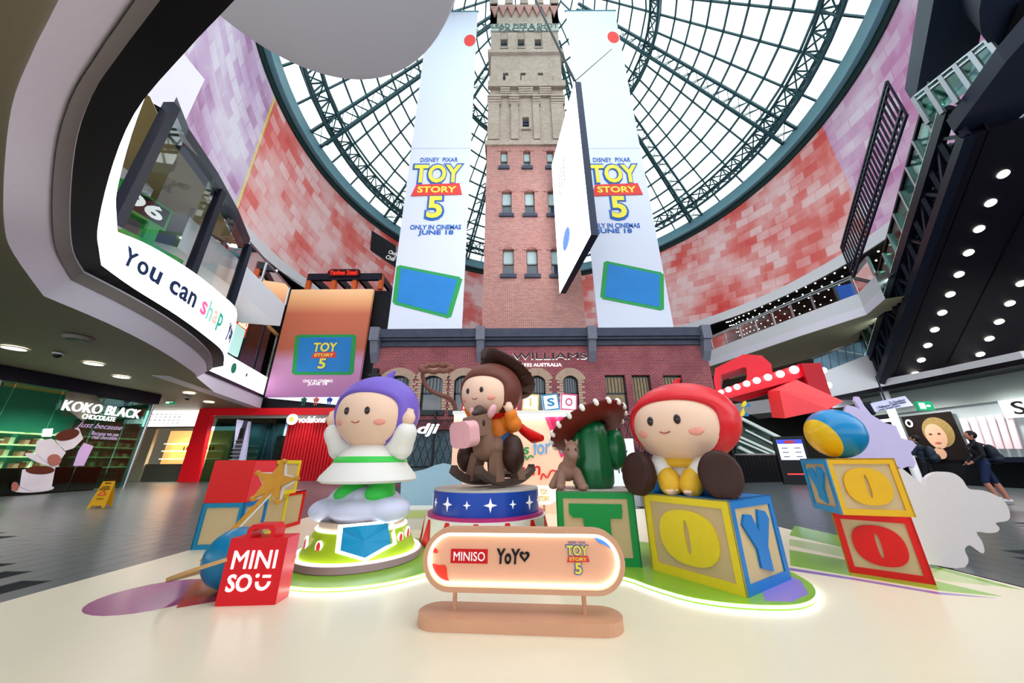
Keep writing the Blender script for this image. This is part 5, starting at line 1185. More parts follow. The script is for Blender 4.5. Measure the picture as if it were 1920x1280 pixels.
def on(x, y): # pixel on the sign face -> frame coordinates
    w = FS; m = MW[sg_.name] @ FS; n = m.col[2].to_3d(); p = gP(x, y, m.translation, n); q = m.inverted() @ p; return q.x, q.y
def sbox(name, body, x0, x1, y0, y1, mat, dz, bold=.02, shear=0):
    a = on(x0, y1); b = on(x1, y0); return txtfit(name, body, b[0]-a[0], b[1]-a[1], mat, sg_, FS @ TR(((a[0]+b[0])/2, (a[1]+b[1])/2, dz)), .003, bold, shear)
m_sred = M('sign_red', 'c81018', .4, emit=.1); m_sblk = M('sign_black', '0a0a0a', .5, noise=0); m_swh = M('sign_white', 'ffffff', .5, emit=.5, noise=0)
a = on(842, 1058); b = on(913, 1032); o = MB().box(a[0], b[0], a[1], b[1], -.045, -.038).build('logo_plate', m_sred); o.parent = sg_; o.matrix_basis = FS
sbox('logo_letters', 'MINISO', 848, 908, 1037, 1053, m_swh, -.034, 0)
sbox('logo_letters', 'YoY', 930, 975, 1031, 1060, m_sblk, -.038, .03, .1)
hx = [(16*math.sin(t)**3/17, (13*math.cos(t)-5*math.cos(2*t)-2*math.cos(3*t)-math.cos(4*t))/17) for t in [2*math.pi*i/32 for i in range(32)]]; hc = on(983, 1045)
o = ringprism(MB(), [(hc[0]+.042*x, hc[1]+.044*y) for x, y in hx], [(hc[0]+.02*x, hc[1]+.021*y) for x, y in hx], -.045, -.037).build('heart_letter', m_sblk); o.parent = sg_; o.matrix_basis = FS
a = on(1063, 1081); b = on(1105, 1017); logo(sg_, FS @ TR(((a[0]+b[0])/2, (a[1]+b[1])/2, -.042)), b[0]-a[0], b[1]-a[1], d=.0015)
def blobp(name, px, mat):
    P = [on(x, y) for x, y in px]; P = [(p.x, p.y) for p in catmull([V((q[0], q[1], 0)) for q in P], 5)]
    o = MB().poly(P, -.045, -.039).build(name, mat); o.parent = sg_; o.matrix_basis = FS
blobp('red_heart', ((802, 1068), (806, 1060), (820, 1062), (833, 1064), (836, 1085), (838, 1092), (820, 1086), (808, 1078)), M('heart_red', 'e03a24', .4, emit=.2))
blobp('red_heart', ((804, 1033), (808, 1028), (816, 1032), (817, 1039), (810, 1038)), M('heart_red', 'e03a24'))
blobp('blue_heart', ((1115, 1004), (1124, 1002), (1140, 1016), (1148, 1030), (1140, 1026), (1132, 1022), (1122, 1018)), M('heart_blue', '4a86e8', .4, emit=.25))

# ------------------------------------------------------------ red bag lantern
bg_ = thing('bag_lantern', 'red shopping bag shaped lantern with glowing MINISO smile lettering', 'lantern', (-2.49, 3.315, .02), .055)
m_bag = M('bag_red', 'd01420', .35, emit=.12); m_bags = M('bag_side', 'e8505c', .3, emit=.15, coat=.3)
bw, bd, bh = .485, .19, .495
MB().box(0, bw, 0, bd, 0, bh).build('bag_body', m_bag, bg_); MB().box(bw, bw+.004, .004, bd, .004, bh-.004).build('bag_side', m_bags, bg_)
for y in (0.0, bd-.03):
    mb = MB(); out = [(-.12, 0), (-.12, .07), (-.085, .105), (.085, .105), (.12, .07), (.12, 0)]; inn = [(-.085, 0), (-.085, .05), (-.06, .07), (.06, .07), (.085, .05), (.085, 0)]
    n = 6
    vs = [(bw/2+p[0], yy, bh+p[1]) for yy in (y, y+.03 if y else y+.16) for p in out+inn]
    f = []
    for i in range(n-1): f += [(i, i+1, n+i+1, n+i), (2*n+i, 3*n+i, 3*n+i+1, 2*n+i+1), (i, 2*n+i, 2*n+i+1, i+1), (n+i, n+i+1, 3*n+i+1, 3*n+i)]
    f += [(0, n, 3*n, 2*n), (n-1, 3*n-1, 4*n-1, 2*n-1)]
    if y == 0.0: mb.add(vs, f).build('bag_handle', m_bag, bg_)
FB = fr((bw/2, -.002, bh/2), (1, 0, 0), UPZ); m_glow = M('lantern_white', 'ffffff', .4, emit=2.2, noise=0)
txtfit('glow_letters', 'MINI', .365, .135, m_glow, bg_, FB @ TR((.0, .085, 0)), .004, 0)
txtfit('glow_letters', 'SO', .2, .125, m_glow, bg_, FB @ TR((-.085, -.085, 0)), .004, .014)
o = MB().poly(ell(.055, -.035, .014, .014, 14), 0, .005).build('smile_dot', m_glow); o.parent = bg_; o.matrix_basis = FB
o = MB().box(.1, .165, -.05, -.032, 0, .005).build('smile_dash', m_glow); o.parent = bg_; o.matrix_basis = FB
arc = [(.11+.062*math.cos(t), -.08+.062*math.sin(t)) for t in [math.pi+math.pi*i/16 for i in range(17)]]; arci = [(.11+.038*math.cos(t), -.08+.04*math.sin(t)) for t in [2*math.pi-math.pi*i/16 for i in range(17)]]
o = MB().poly(arc+arci, 0, .005).build('smile_arc', m_glow); o.parent = bg_; o.matrix_basis = FB

# planet ball and star wand
pb = thing('ringed_ball', 'big blue ball with a thin tan ring behind the red bag lantern', 'ball', (-2.7, 3.72, .02))
MB().ball((0, 0, .26), .26, 40, 24).build('ball_shell', M('ball_blue', '0f7fae', .35, coat=.3), pb, smooth=2)
tl_ = Matrix.Rotation(rad(-17), 3, 'Y') @ Matrix.Rotation(rad(-4), 3, 'X'); ro = []
mb = MB(); oo = []; ii = []
for k in range(48):
    t = 2*math.pi*k/48; oo.append((.47*math.cos(t), .47*math.sin(t))); ii.append((.435*math.cos(t), .435*math.sin(t)))
ringprism(mb, oo, ii, -.015, .015); mb.v = [tl_ @ p+V((0, 0, .24)) for p in mb.v]; mb.build('planet_ring', m_gold, pb)
sw_ = thing('star_wand', 'golden five-pointed star wand leaning against the left toy blocks', 'wand', tuple(gY(400, 1015, 4.35)))
m_starg = M('wand_gold', 'd99a35', .35, noise=.15); sc0 = gY(514, 904, 4.75)
def starp(R, r, n=5, a0=90): return [((R if i % 2 == 0 else r)*math.cos(rad(a0+180*i/n)), (R if i % 2 == 0 else r)*math.sin(rad(a0+180*i/n))) for i in range(2*n)]
MS = fr(sc0, (1, .15, .12), (0, .25, 1))
for nm, R, r, z0, z1, mt in (('star_back', .3, .15, -.05, -.02, m_white), ('star_front', .27, .12, -.02, .03, m_starg)):
    o = MB().poly(starp(R, r, a0=75), z0, z1).build(nm, mt); o.parent = sw_; o.matrix_basis = wfr(sw_, MS)
for i in range(5):
    a = rad(75+72*i); o = MB().ball((.27*math.cos(a), .27*math.sin(a), 0), .038, 12, 8).build('star_tip', m_starg, None, smooth=2); o.parent = sw_; o.matrix_basis = wfr(sw_, MS)
MB().bar(gY(512, 915, 4.72), gY(378, 1053, 4.18), .05, .03).build('wand_stick', m_starg, sw_, world=True); MB().bar(gY(518, 915, 4.75), gY(386, 1053, 4.2), .035, .02).build('stick_edge', m_white, sw_, world=True)

# ------------------------------------------------------------ lime pedestal
AX = V((-1.88, 4.65, 0)); pd = thing('lime_pedestal', 'lime green cone pedestal with glowing rings, red buttons and blue shield panel', 'pedestal', (AX.x, AX.y, .06))
m_rim = M('mauve_rim', 'b596a0', .5); m_limec = M('lime_cone', 'b2d22c', .35, noise=.05, coat=.3)
MB().lathe([(.001, 0), (.72, 0), (.73, .01), (.73, .075), (.001, .075)], 72).build('rim_disc', m_rim, pd, smooth=True)
MB().tube([(.695*math.cos(t), .695*math.sin(t), .085) for t in [2*math.pi*i/72 for i in range(72)]], .013, 6, True).build('ring_light', m_strip, pd)
MB().lathe([(.001, .075), (.665, .075), (.52, .34), (.001, .34)], 72).build('cone_body', m_limec, pd, smooth=True)
MB().tube([(.515*math.cos(t), .515*math.sin(t), .345) for t in [2*math.pi*i/72 for i in range(72)]], .014, 6, True).build('ring_light', m_strip, pd)
MB().lathe([(.001, .34), (.5, .34), (.49, .425), (.001, .425)], 72).build('tan_collar', M('collar_tan', 'c9b69e', .5), pd, smooth=True)
def oncone(x, y, off=.0):
    d = ray(x, y).normalized(); t = 2.0
    while t < 8:
        p = CP+d*t; r = math.hypot(p.x-AX.x, p.y-AX.y); z = p.z-.06
        rc = .665-(z-.075)/.265*.145 if z < .34 else .5-(z-.34)*.22
        if r < rc+off and z < .45: return p, V((p.x-AX.x, p.y-AX.y, .5*r)).normalized()
        t += .004
    return CP+d*4, V((0, -1, 0))
def shield(px, mat, off, name):
    P = []
    for (x0, y0), (x1, y1) in zip(px, px[1:]+px[:1]):
        for k in range(6): P.append(oncone(x0+(x1-x0)*k/6, y0+(y1-y0)*k/6, off)[0])
    c = sum(P, V())/len(P); nn = V((c.x-AX.x, c.y-AX.y, .35)).normalized(); n = len(P); core = oncone(683, 1015, off)[0]
    vs = [p+nn*.004 for p in P]+[core+nn*.004]; MB().add(vs, [(i, (i+1) % n, n) for i in range(n)]).build(name, mat, pd, world=True)
SP = [(643, 989), (727, 981), (733, 1018), (684, 1046), (638, 1032)]
shield([(683+(x-683)*1.22, 1012+(y-1012)*1.2) for x, y in SP], M('shield_glow', 'ffffff', .5, emit=1.6, noise=0), .01, 'shield_border'); shield(SP, M('shield_blue', '139ad0', .35), .034, 'shield_panel')
for x, y, r in ((574, 1021, .05), (598, 1026, .036), (750, 1008, .034), (763, 1000, .046)):
    p, n = oncone(x, y); 
    o = MB().ball((0, 0, 0), (r, r*1.5, .02), 18, 10).build('red_button', M('button_red', 'e04040', .3, emit=.3), None, smooth=2); o.parent = pd; o.matrix_basis = wfr(pd, fr(p+n*.004, n.cross(V((0, 0, 1))), V((0, 0, 1)))); 
    o = ringprism(MB(), ell(0, 0, r*1.22, r*1.75, 20), ell(0, 0, r*.95, r*1.45, 20), -.01, .012).build('button_rim', m_wlet); o.parent = pd; o.matrix_basis = wfr(pd, fr(p+n*.004, n.cross(V((0, 0, 1))), V((0, 0, 1))))
cl = thing('cloud_base', 'puffy lavender-white cloud seat on top of the lime pedestal', 'cloud', (AX.x, AX.y, .485))
m_cloud = M('cloud_lavender', 'd3d8f2', .5, noise=.02)
blob('cloud_puff', [('e', (0, 0, .12), (.56, .46, .15)), ('e', (-.38, -.1, .1), (.25, .28, .14)), ('e', (.32, -.16, .1), (.29, .27, .15)), ('e', (.0, -.27, .1), (.3, .24, .14)), ('e', (0, .05, .2), (.42, .36, .16)), ('e', (-.28, 0, .24), (.18, .2, .12)), ('e', (.0, -.12, .24), (.1, .2, .1))], m_cloud, cl, .022, 6)

# ------------------------------------------------------------ plain toy dolls
m_skin = M('doll_skin', 'f2cdb4', .45, noise=.03); m_eye = M('doll_eye', '2e2024', .25, noise=0); m_blush = M('doll_blush', 'f0a090', .5, noise=.05)
def hair(c, R, ax, up, dn, rim=.82, n=56, rings=16, e=2.6):
    """rounded hair shell open at the face (towards -Y)"""
    vs = []; fs = []; c = V(c); R = V(R)
    def tb(p): 
        ay = up if math.sin(p) > 0 else dn
        return 1/((abs(math.cos(p))/ax)**e+(abs(math.sin(p))/ay)**e)**(1/e)
    for j in range(rings+2):
        for i in range(n):
            p = 2*math.pi*i/n; t0 = tb(p)
            if j == 0: th, k = t0*1.0, rim
            else: th = t0+(math.pi-t0)*((j-1)/rings)**1.0; k = 1.0 if j > 1 else .965
            vs.append(c+V((R.x*k*math.sin(th)*math.cos(p), -R.y*k*math.cos(th), R.z*k*math.sin(th)*math.sin(p))))
    for j in range(rings+1):
        for i in range(n): fs.append((j*n+i, j*n+(i+1) % n, (j+1)*n+(i+1) % n, (j+1)*n+i))
    return MB().add(vs, fs)
def dollhead(th, c, R, hm, ax=.95, up=.5, dn=.86, rz=0.0, rx=0.0):
    """head part with face pieces; c centre, R hair radii"""
    hd = bpy.data.objects.new('head', None); R = V(R)
    rot = Matrix.Translation(V(c)) @ Matrix.Rotation(rz, 4, 'Z') @ Matrix.Rotation(rx, 4, 'X')
    h = MB().ball((0, -.02, -.02), (R.x*.88, R.y*.9, R.z*.9), 36, 24).build('head', m_skin, None, smooth=2); bpy.data.objects.remove(hd); h.parent = th; h.matrix_basis = rot; MW[h.name] = MW[th.name] @ rot
    hair((0, .04, .02), R, ax, up, dn).build('hair', hm, h, smooth=2)
    def onf(x, z, rr): 
        a, b_, c_ = R.x*.88, R.y*.9, R.z*.9; y = -b_*math.sqrt(max(.05, 1-(x/a)**2-((z+.02)/c_)**2))-.02; return V((x, y, z))
    for s in (-1, 1):
        p = onf(s*R.x*.24, R.z*.02, 0); MB().ball(p, (R.x*.062, .02, R.x*.085), 16, 10).build('eye', m_eye, h, smooth=2)
        p = onf(s*R.x*.47, -R.z*.24, 0); MB().ball(p+V((0, .012, 0)), (R.x*.13, .022, R.x*.08), 16, 10, Matrix.Rotation(s*.5, 3, 'Z')).build('cheek', m_blush, h, smooth=2)
    MB().tube([onf(R.x*.09*t, -R.z*.27+R.z*.035*t*t, 0)+V((0, -.002, 0)) for t in (-1, -.5, 0, .5, 1)], .008, 6).build('mouth', M('doll_mouth', 'b0605a', .5), h)
    return h
def hand(name, th, p, dirv, s, mat):
    """chubby toy hand: palm, four short fingers and a thumb"""
    d = V(dirv).normalized(); a = d.cross(V((0, 1, 0))).normalized(); sh = [('e', p, (s, s*.75, s))]
    p = V(p)
    for k in range(4): q = p+a*s*.5*(k-1.5)/1.0*.62+d*s*.55; sh.append(('c', [q, q+d*s*(.62-.1*abs(k-1.5))], [s*.27, s*.22]))
    sh.append(('c', [p+a*s*.55, p+a*s*1.15+d*s*.35], [s*.3, s*.22])); return blob(name, sh, mat, th, s*.13, 3)

m_purp = M('doll_purple', '7a62c8', .45, noise=.03); m_wht = M('doll_white', 'ecebe6', .45, noise=.02); m_dgr = M('doll_green', '3fcf50', .4, noise=.05); m_lg = M('doll_pale_green', '8fd98a', .4)
d1 = thing('toy_doll', 'standing toy doll with purple hair, white tunic and green boots on the cloud', 'doll', (AX.x, AX.y, .70), rad(-8), 'giant toy dolls')
dollhead(d1, (.0, -.02, 1.06), (.57, .52, .51), m_purp, rx=rad(3))
MB().tube([V((.06, .05, 1.52)), V((.1, .05, 1.62)), V((.17, .04, 1.69))], [.07, .05, .012], 12).build('hair_tuft', m_purp, d1, smooth=True)
MB().lathe([(.001, .2), (.55, .2), (.6, .23), (.58, .28), (.48, .4), (.36, .57), (.24, .68), (.001, .7)], 48).build('tunic', m_wht, d1, smooth=True)
MB().lathe([(.001, .64), (.25, .64), (.27, .69), (.25, .74), (.001, .76)], 32).build('collar', m_purp, d1, smooth=True)
MB().lathe([(.41, .5), (.445, .45), (.455, .435), (.462, .44), (.452, .465), (.42, .505), (.41, .5)], 48).build('trim_band', m_dgr, d1, smooth=True)
for s in (-1, 1):
    blob('boot', [('e', (s*.2, -.05, .05), (.18, .24, .13)), ('c', [(s*.19, .0, .1), (s*.18, .03, .24)], [.17, .15])], m_dgr, d1, .022, 5)
    blob('sleeve', [('c', [(s*.26, 0, .62), (s*.42, -.06, .62), (s*.5, -.12, .8)], [.13, .17, .15])], m_wht, d1, .022, 5)
    hand('hand', d1, (s*.53, -.16, .98), (s*.12, -.1, 1), .1, m_skin)

# centre drum stage
DX, DY = -.41, 5.6
dm = thing('drum_stage', 'round stage with starry blue top ring over a white drum with red pennants', 'podium', (DX, DY, .02))
m_dblu = M('stage_blue', '1348b8', .35, coat=.3)
MB().lathe([(.001, 0), (.93, 0), (.93, .05), (.9, .38), (.001, .38)], 72).build('drum_body', m_wht, dm, smooth=True)
MB().lathe([(.001, .38), (.87, .38), (.87, .42), (.001, .42)], 72).build('magenta_rim', M('rim_magenta', 'c0307a', .4), dm, smooth=True)
MB().lathe([(.001, .42), (.8, .42), (.8, .72), (.001, .72)], 72).build('blue_ring', m_dblu, dm, smooth=True)
MB().lathe([(.001, .72), (.8, .72), (.79, .745), (.001, .745)], 72).build('stage_top', M('stage_top', 'b8b4ac', .5), dm, smooth=True)
mst = M('star_white', 'f4f4f6', .4, emit=.3)
for k in range(16):
    a = rad(22.5*k+8); R = .09 if k % 2 == 0 else .055
    o = MB().poly(starp(R, R*.3, 4), 0, .008).build('stage_star', mst); o.parent = dm; n = V((math.cos(a), math.sin(a), 0)); o.matrix_basis = fr(n*.799+V((0, 0, .57)), V((-n.y, n.x, 0)), UPZ)
m_pen = M('pennant_red', 'dd1f1c', .45)
for k in range(14):
    a = 2*math.pi*(k+.35)/14; n = V((math.cos(a), math.sin(a), 0)); t = V((-n.y, n.x, 0)); P = []
    MB().add([n*.895+V((0, 0, .36))-t*.03, n*.895+V((0, 0, .36))+t*.03, n*.94+t*.12+V((0, 0, .06)), n*.94-t*.12+V((0, 0, .06)), n*.905+V((0, 0, .37))-t*.03, n*.905+V((0, 0, .37))+t*.03, n*.955+t*.12+V((0, 0, .06)), n*.955-t*.12+V((0, 0, .06))], [(0, 1, 2, 3), (4, 5, 6, 7), (0, 1, 5, 4), (1, 2, 6, 5), (2, 3, 7, 6), (3, 0, 4, 7)]).build('pennant', m_pen, dm)
for a in (.2,): pass

# rocking horse
hs = thing('rocking_horse', 'brown wooden rocking horse with pink muzzle standing on the starry stage', 'rocking horse', (-.27, 5.6, .765), rad(-34))
m_hb = M('horse_brown', '8a6a58', .5, noise=.1, scale=5); m_hd = M('horse_dark', '54433c', .5, noise=.1); m_hp = M('muzzle_pink', 'f0b4bc', .45)
for s in (-1, 1):
    P = []; n = 18
    top = []; bot = []
    for k in range(n+1):
        t = -1+2*k/n; y = t*.74; z = .02+.2*abs(t)**2.4; bot.append((y, z)); top.append((y*(.94 if abs(t) > .95 else 1), z+.1))
    P = bot+top[::-1]; x0 = s*.24
    MB().hexa([(x0-.06, a, b) for a, b in P], [(x0+.06, a, b) for a, b in P]).build('rocker', m_hd, hs)
    for y, yb in ((-.3, -.2), (.3, .2)):
        MB().hexa([(s*.24-.07, y-.1, .09), (s*.24+.07, y-.1, .09), (s*.24+.07, y+.1, .09), (s*.24-.07, y+.1, .09)], [(s*.18-.07, yb-.12, .5), (s*.18+.07, yb-.12, .5), (s*.18+.07, yb+.12, .5), (s*.18-.07, yb+.12, .5)]).build('leg', m_hb, hs)
for y in (-.3, .3): MB().box(-.2, .2, y-.05, y+.05, .12, .18).build('crossbar', m_hd, hs)
blob('horse_body', [('e', (0, 0, .55), (.25, .42, .22)), ('c', [(0, -.28, .56), (0, -.42, .87)], [.2, .16])], m_hb, hs, .025, 4)
MB().hexa([(-.16, -.34, .76), (.16, -.34, .76), (.16, -.74, .7), (-.16, -.74, .7)], [(-.14, -.3, 1.1), (.14, -.3, 1.1), (.14, -.66, 1.0), (-.14, -.66, 1.0)]).build('horse_head', m_hb, hs)
P = rrect(-.19, .19, -.2, .17, .11); o = MB().poly(P, 0, .22).build('muzzle', m_hp); o.parent = hs; o.matrix_basis = fr((0, -.66, .78), (1, 0, 0), (0, -.18, 1))
for s in (-1, 1):
    MB().ball((s*.18, -.36, 1.1), (.05, .08, .12), 14, 10, Matrix.Rotation(s*.5, 3, 'Y')).build('ear', m_hp, hs, smooth=2)
    MB().ball((s*.155, -.52, .92), (.015, .03, .05), 12, 8).build('eye', m_eye, hs, smooth=2)
blob('mane', [('c', [(0, -.6, 1.06), (0, -.46, 1.12), (0, -.28, 1.06)], [.03, .09, .08]), ('c', [(0, -.28, 1.05), (0, -.2, .8)], [.07, .05])], m_hd, hs, .02, 3)
MB().tube([(0, .4, .62), (0, .55, .66), (.02, .66, .5)], [.06, .07, .02], 10).build('tail', m_hd, hs, smooth=True)

m_brn = M('doll_brown', '6b3a30', .45, noise=.05); m_dbrn = M('doll_dark_brown', '3a2019', .45, noise=.08); m_org = M('doll_orange', 'e8822a', .45, noise=.05); m_jean = M('doll_blue', '1a66a8', .5)
d2 = thing('toy_doll', 'toy doll with brown hair, dark hat and orange shirt riding the rocking horse', 'doll', (-.27, 5.74, 1.4), rad(-22), 'giant toy dolls')
dollhead(d2, (-.1, -.08, .86), (.55, .52, .5), m_brn, up=.5, rx=rad(6), rz=rad(-6))
blob('shirt', [('e', (0, 0, .22), (.3, .26, .3)), ('c', [(.2, -.05, .38), (.38, -.16, .3), (.36, -.24, .44)], [.14, .14, .11]), ('c', [(-.2, -.05, .38), (-.4, -.1, .46), (-.46, -.14, .6)], [.13, .12, .1])], m_org, d2, .024, 5)
hand('hand', d2, (.35, -.3, .54), (0, -.1, 1), .075, m_skin); hand('hand', d2, (-.5, -.16, .68), (-.1, -.1, 1), .075, m_skin)
MB().lathe([(.001, .4), (.24, .4), (.3, .46), (.22, .52), (.001, .52)], 28).build('neckerchief', m_bred, d2, smooth=True)
MB().tube([(.25, .12, .4), (.42, .2, .22), (.62, .14, .1), (.78, .05, .08)], [.05, .08, .1, .05], 12).build('scarf_tail', m_bred, d2, smooth=True)
for s in (-1, 1):
    blob('leg', [('c', [(s*.14, 0, .05), (s*.34, -.16, -.02)], [.17, .16])], m_jean, d2, .025, 4)
    blob('boot', [('e', (s*.4, -.24, -.2), (.17, .2, .24)), ('c', [(s*.37, -.2, -.02), (s*.4, -.22, -.16)], [.16, .17])], m_dbrn, d2, .022, 5)
mb = MB(); n = 40; prof = [(.001, .02), (.38, .02), (.42, -.01), (.5, .0), (.6, .06), (.62, .08), (.6, .1), (.5, .05), (.4, .06), (.34, .22), (.2, .3), (.001, .27)]
hat = MB().lathe(prof, 48); hat.v = [V((p.x*(1.0), p.y, p.z+.1*(p.x/.62)**2*(1 if math.hypot(p.x, p.y) > .42 else 0))) for p in hat.v]
o = hat.build('hat', m_dbrn, None, smooth=2); o.parent = d2; o.matrix_basis = TR((-.02, .22, 1.18)) @ Matrix.Rotation(rad(28), 4, 'Y') @ Matrix.Rotation(rad(-34), 4, 'X')
for k in range(14):
    a = 2*math.pi*k/14; q = MB().tube([(.5*math.cos(a), .5*math.sin(a), .03), (.61*math.cos(a), .61*math.sin(a), .1+.1*math.cos(a)**2)], .022, 6).build('hat_stitch', m_dbrn, None); q.parent = d2; q.matrix_basis = o.matrix_basis.copy()
la = thing('lasso', 'twisted brown rope lasso raised in the riding doll\'s hand', 'rope', tuple(gY(852, 764, 5.5)))
m_rope = M('rope_brown', '8a5a4c', .7, noise=.3, scale=40, bump=.4)
lc0 = gY(818, 690, 5.4); rx_ = .26
MB().tube([lc0+V((rx_*math.cos(t), .16*math.sin(t), .1*math.sin(t)+.012*math.sin(9*t))) for t in [2*math.pi*i/40 for i in range(40)]], .042, 8, True).build('rope_loop', m_rope, la, world=True, smooth=True)
MB().tube(catmull([gY(794, 690, 5.4), gY(793, 708, 5.4), gY(803, 728, 5.42), gY(822, 739, 5.45), gY(842, 746, 5.5), gY(851, 757, 5.55), gY(854, 768, 5.55)], 6, False), .036, 8).build('rope_tail', m_rope, la, world=True, smooth=True)

# red haired doll seated on the O block
m_hred = M('doll_red', 'dd1f2a', .4, noise=.03, coat=.2); m_dyel = M('doll_yellow', 'e8b832', .45, noise=.05)
d3 = thing('toy_doll', 'seated toy doll with big red hair and brown-soled boots on the yellow O block', 'doll', (1.98, 4.02, .80), rad(-42), 'giant toy dolls')
dollhead(d3, (.02, .02, .74), (.6, .56, .47), m_hred, ax=.98, up=.5, dn=.86, rz=rad(-4))
MB().tube([V((0, .1, 1.2)), V((.03, .1, 1.27)), V((.08, .08, 1.3))], [.05, .035, .01], 10).build('hair_tuft', m_hred, d3, smooth=True)
blob('tunic', [('e', (0, .05, .18), (.33, .28, .22)), ('e', (0, .03, .3), (.26, .22, .1))], m_wht, d3, .024, 5)
MB().lathe([(.001, .42), (.2, .42), (.29, .36), (.305, .3), (.29, .27), (.001, .27)], 36, (0, .03, 0)).build('yoke', m_dyel, d3, smooth=True)
for s in (-1, 1):
    blob('leg', [('c', [(s*.2, -.05, .1), (s*.36, -.28, .13)], [.17, .16])], m_jean, d3, .025, 4)
    R3 = Matrix.Rotation(s*.34, 3, 'Z') @ Matrix.Rotation(rad(-8), 3, 'X')
    blob('boot', [('e', (s*.4, -.36, .2), (.2, .13, .24), R3), ('c', [(s*.37, -.25, .15), (s*.39, -.34, .17)], [.17, .17])], m_dbrn, d3, .024, 5)
    mb = MB().ball((s*.42, -.455, .205), (.185, .035, .225), 24, 12, R3); mb.build('boot_sole', m_dbrn, d3, smooth=2)
    blob('sleeve', [('c', [(s*.22, -.06, .36), (s*.22, -.2, .24), (s*.1, -.3, .1)], [.12, .13, .11])], m_wht, d3, .022, 4)
    blob('cuff', [('c', [(s*.13, -.27, .15), (s*.1, -.31, .09)], [.125, .12])], m_dyel, d3, .02, 3)
    hand('hand', d3, (s*.09, -.36, .05), (0, -.9, -.2), .062, m_skin)

# cactus with sombrero and little wooden pony on the T block
cc = thing('toy_cactus', 'glossy green toy cactus with side arm on the green T block', 'cactus', (1.07, 4.74, .80))
m_cac = M('cactus_green', '0d6a3a', .3, noise=.1, coat=.4)
def ribbed(prof, n=64, k=9, d=.06):
    vs = []; fs = []
    for r, z in prof:
        for i in range(n): t = 2*math.pi*i/n; q = r*(1-d*(1-abs(math.cos(k*t/2)))); vs.append((q*math.cos(t), q*math.sin(t), z))
    for j in range(len(prof)-1):
        for i in range(n): fs.append((j*n+i, j*n+(i+1) % n, (j+1)*n+(i+1) % n, (j+1)*n+i))
    return MB().add(vs, fs)
cb_ = ribbed([(.001, .0), (.24, .0), (.275, .06), (.285, .25), (.27, .48), (.255, .66), (.22, .8), (.15, .88), (.001, .92)], d=.1)
cb_.build('cactus_body', m_cac, cc, smooth=2)
am = ribbed([(.001, -.02), (.09, .0), (.13, .08), (.135, .25), (.12, .38), (.07, .46), (.001, .48)], 36, 7, .08); am.v = [p+V((.32, -.08, .26)) for p in am.v]; am.build('cactus_arm', m_cac, cc, smooth=2)
MB().tube([(.2, -.02, .34), (.3, -.04, .32), (.36, -.05, .36)], [.1, .11, .11], 14).build('arm_joint', m_cac, cc, smooth=True)
sm = thing('sombrero', 'wide brown sombrero with white pompoms tipped on the toy cactus', 'hat', (1.1, 4.72, 1.5))
m_sb = M('sombrero_brown', '6e1f16', .5, noise=.12)
mtx = Matrix.Rotation(rad(-20), 4, 'Y') @ Matrix.Rotation(rad(-26), 4, 'X')
o = MB().lathe([(.001, .24), (.1, .24), (.2, .14), (.26, .02), (.3, -.01), (.5, .04), (.56, .09), (.58, .1), (.56, .125), (.5, .07), (.32, .03), (.27, .06), (.21, .2), (.12, .3), (.001, .31)], 56).build('sombrero_brim', m_sb, None, smooth=2); o.parent = sm; o.matrix_basis = mtx
for k in range(18):
    a = 2*math.pi*k/18; o = MB().ball((.565*math.cos(a), .565*math.sin(a), .1), (.035, .035, .055), 10, 8).build('pompom', m_wht, None, smooth=2); o.parent = sm; o.matrix_basis = mtx
pn = thing('toy_pony', 'small brown modelled pony sitting beside the toy cactus', 'toy', (.72, 4.52, .80), rad(-10))
m_pny = M('pony_brown', '9a7766', .5, noise=.1)
blob('pony_body', [('e', (-.02, .05, .22), (.13, .16, .13)), ('c', [(.0, -.02, .28), (.04, -.1, .42)], [.09, .085]), ('e', (.05, -.14, .46), (.085, .1, .1)), ('e', (.06, -.23, .4), (.07, .07, .06)), ('c', [(-.09, -.02, .2), (-.11, -.14, .05)], [.06, .055]), ('c', [(.09, -.04, .2), (.15, -.16, .05)], [.065, .06]), ('c', [(-.12, .12, .16), (-.2, .02, .06)], [.08, .06]), ('c', [(.1, .14, .16), (.16, .06, .06)], [.08, .06]), ('e', (-.11, -.17, .045), (.06, .075, .045)), ('e', (.16, -.19, .045), (.065, .08, .045)), ('e', (-.21, 0, .045), (.06, .07, .045)), ('c', [(.0, -.1, .54), (-.03, -.09, .6)], [.03, .012]), ('c', [(.11, -.1, .54), (.13, -.09, .6)], [.03, .012]), ('c', [(.05, -.08, .56), (.03, .0, .46)], [.035, .03])], m_pny, pn, .012, 3)
for s in (-1, 1): MB().ball((.055+s*.045, -.225, .47), (.012, .008, .016), 10, 6).build('eye', m_eye, pn)
# ------------------------------------------------------------ right-hand pile: ball, marquee, cut-outs
bc = gY(1565, 812, 4.28); ba = thing('beach_ball', 'glossy blue and yellow ball resting on the right-hand block stack', 'ball', (bc.x, bc.y, 1.147))
nb2 = V((-.9, .05, -.3)).normalized(); rb_ = .295
sp0 = MB().ball((0, 0, rb_), rb_, 64, 40, V((0, 0, 1)).rotation_difference(nb2).to_matrix())
for nm, keep, mt in (('blue_shell', lambda c: c.dot(nb2) < .17, m_bcyan if False else M('ball_cyan', '0f86c4', .3, coat=.3)), ('yellow_shell', lambda c: c.dot(nb2) >= .17, M('ball_yellow', 'e6c01e', .3, coat=.3))):
    mb = MB(); mb.v = sp0.v[:]; mb.f = [f for f in sp0.f if keep(sum((sp0.v[i] for i in f), V())/4-V((0, 0, rb_)))]; mb.m = [0]*len(mb.f); mb.build(nm, mt, ba, smooth=2)
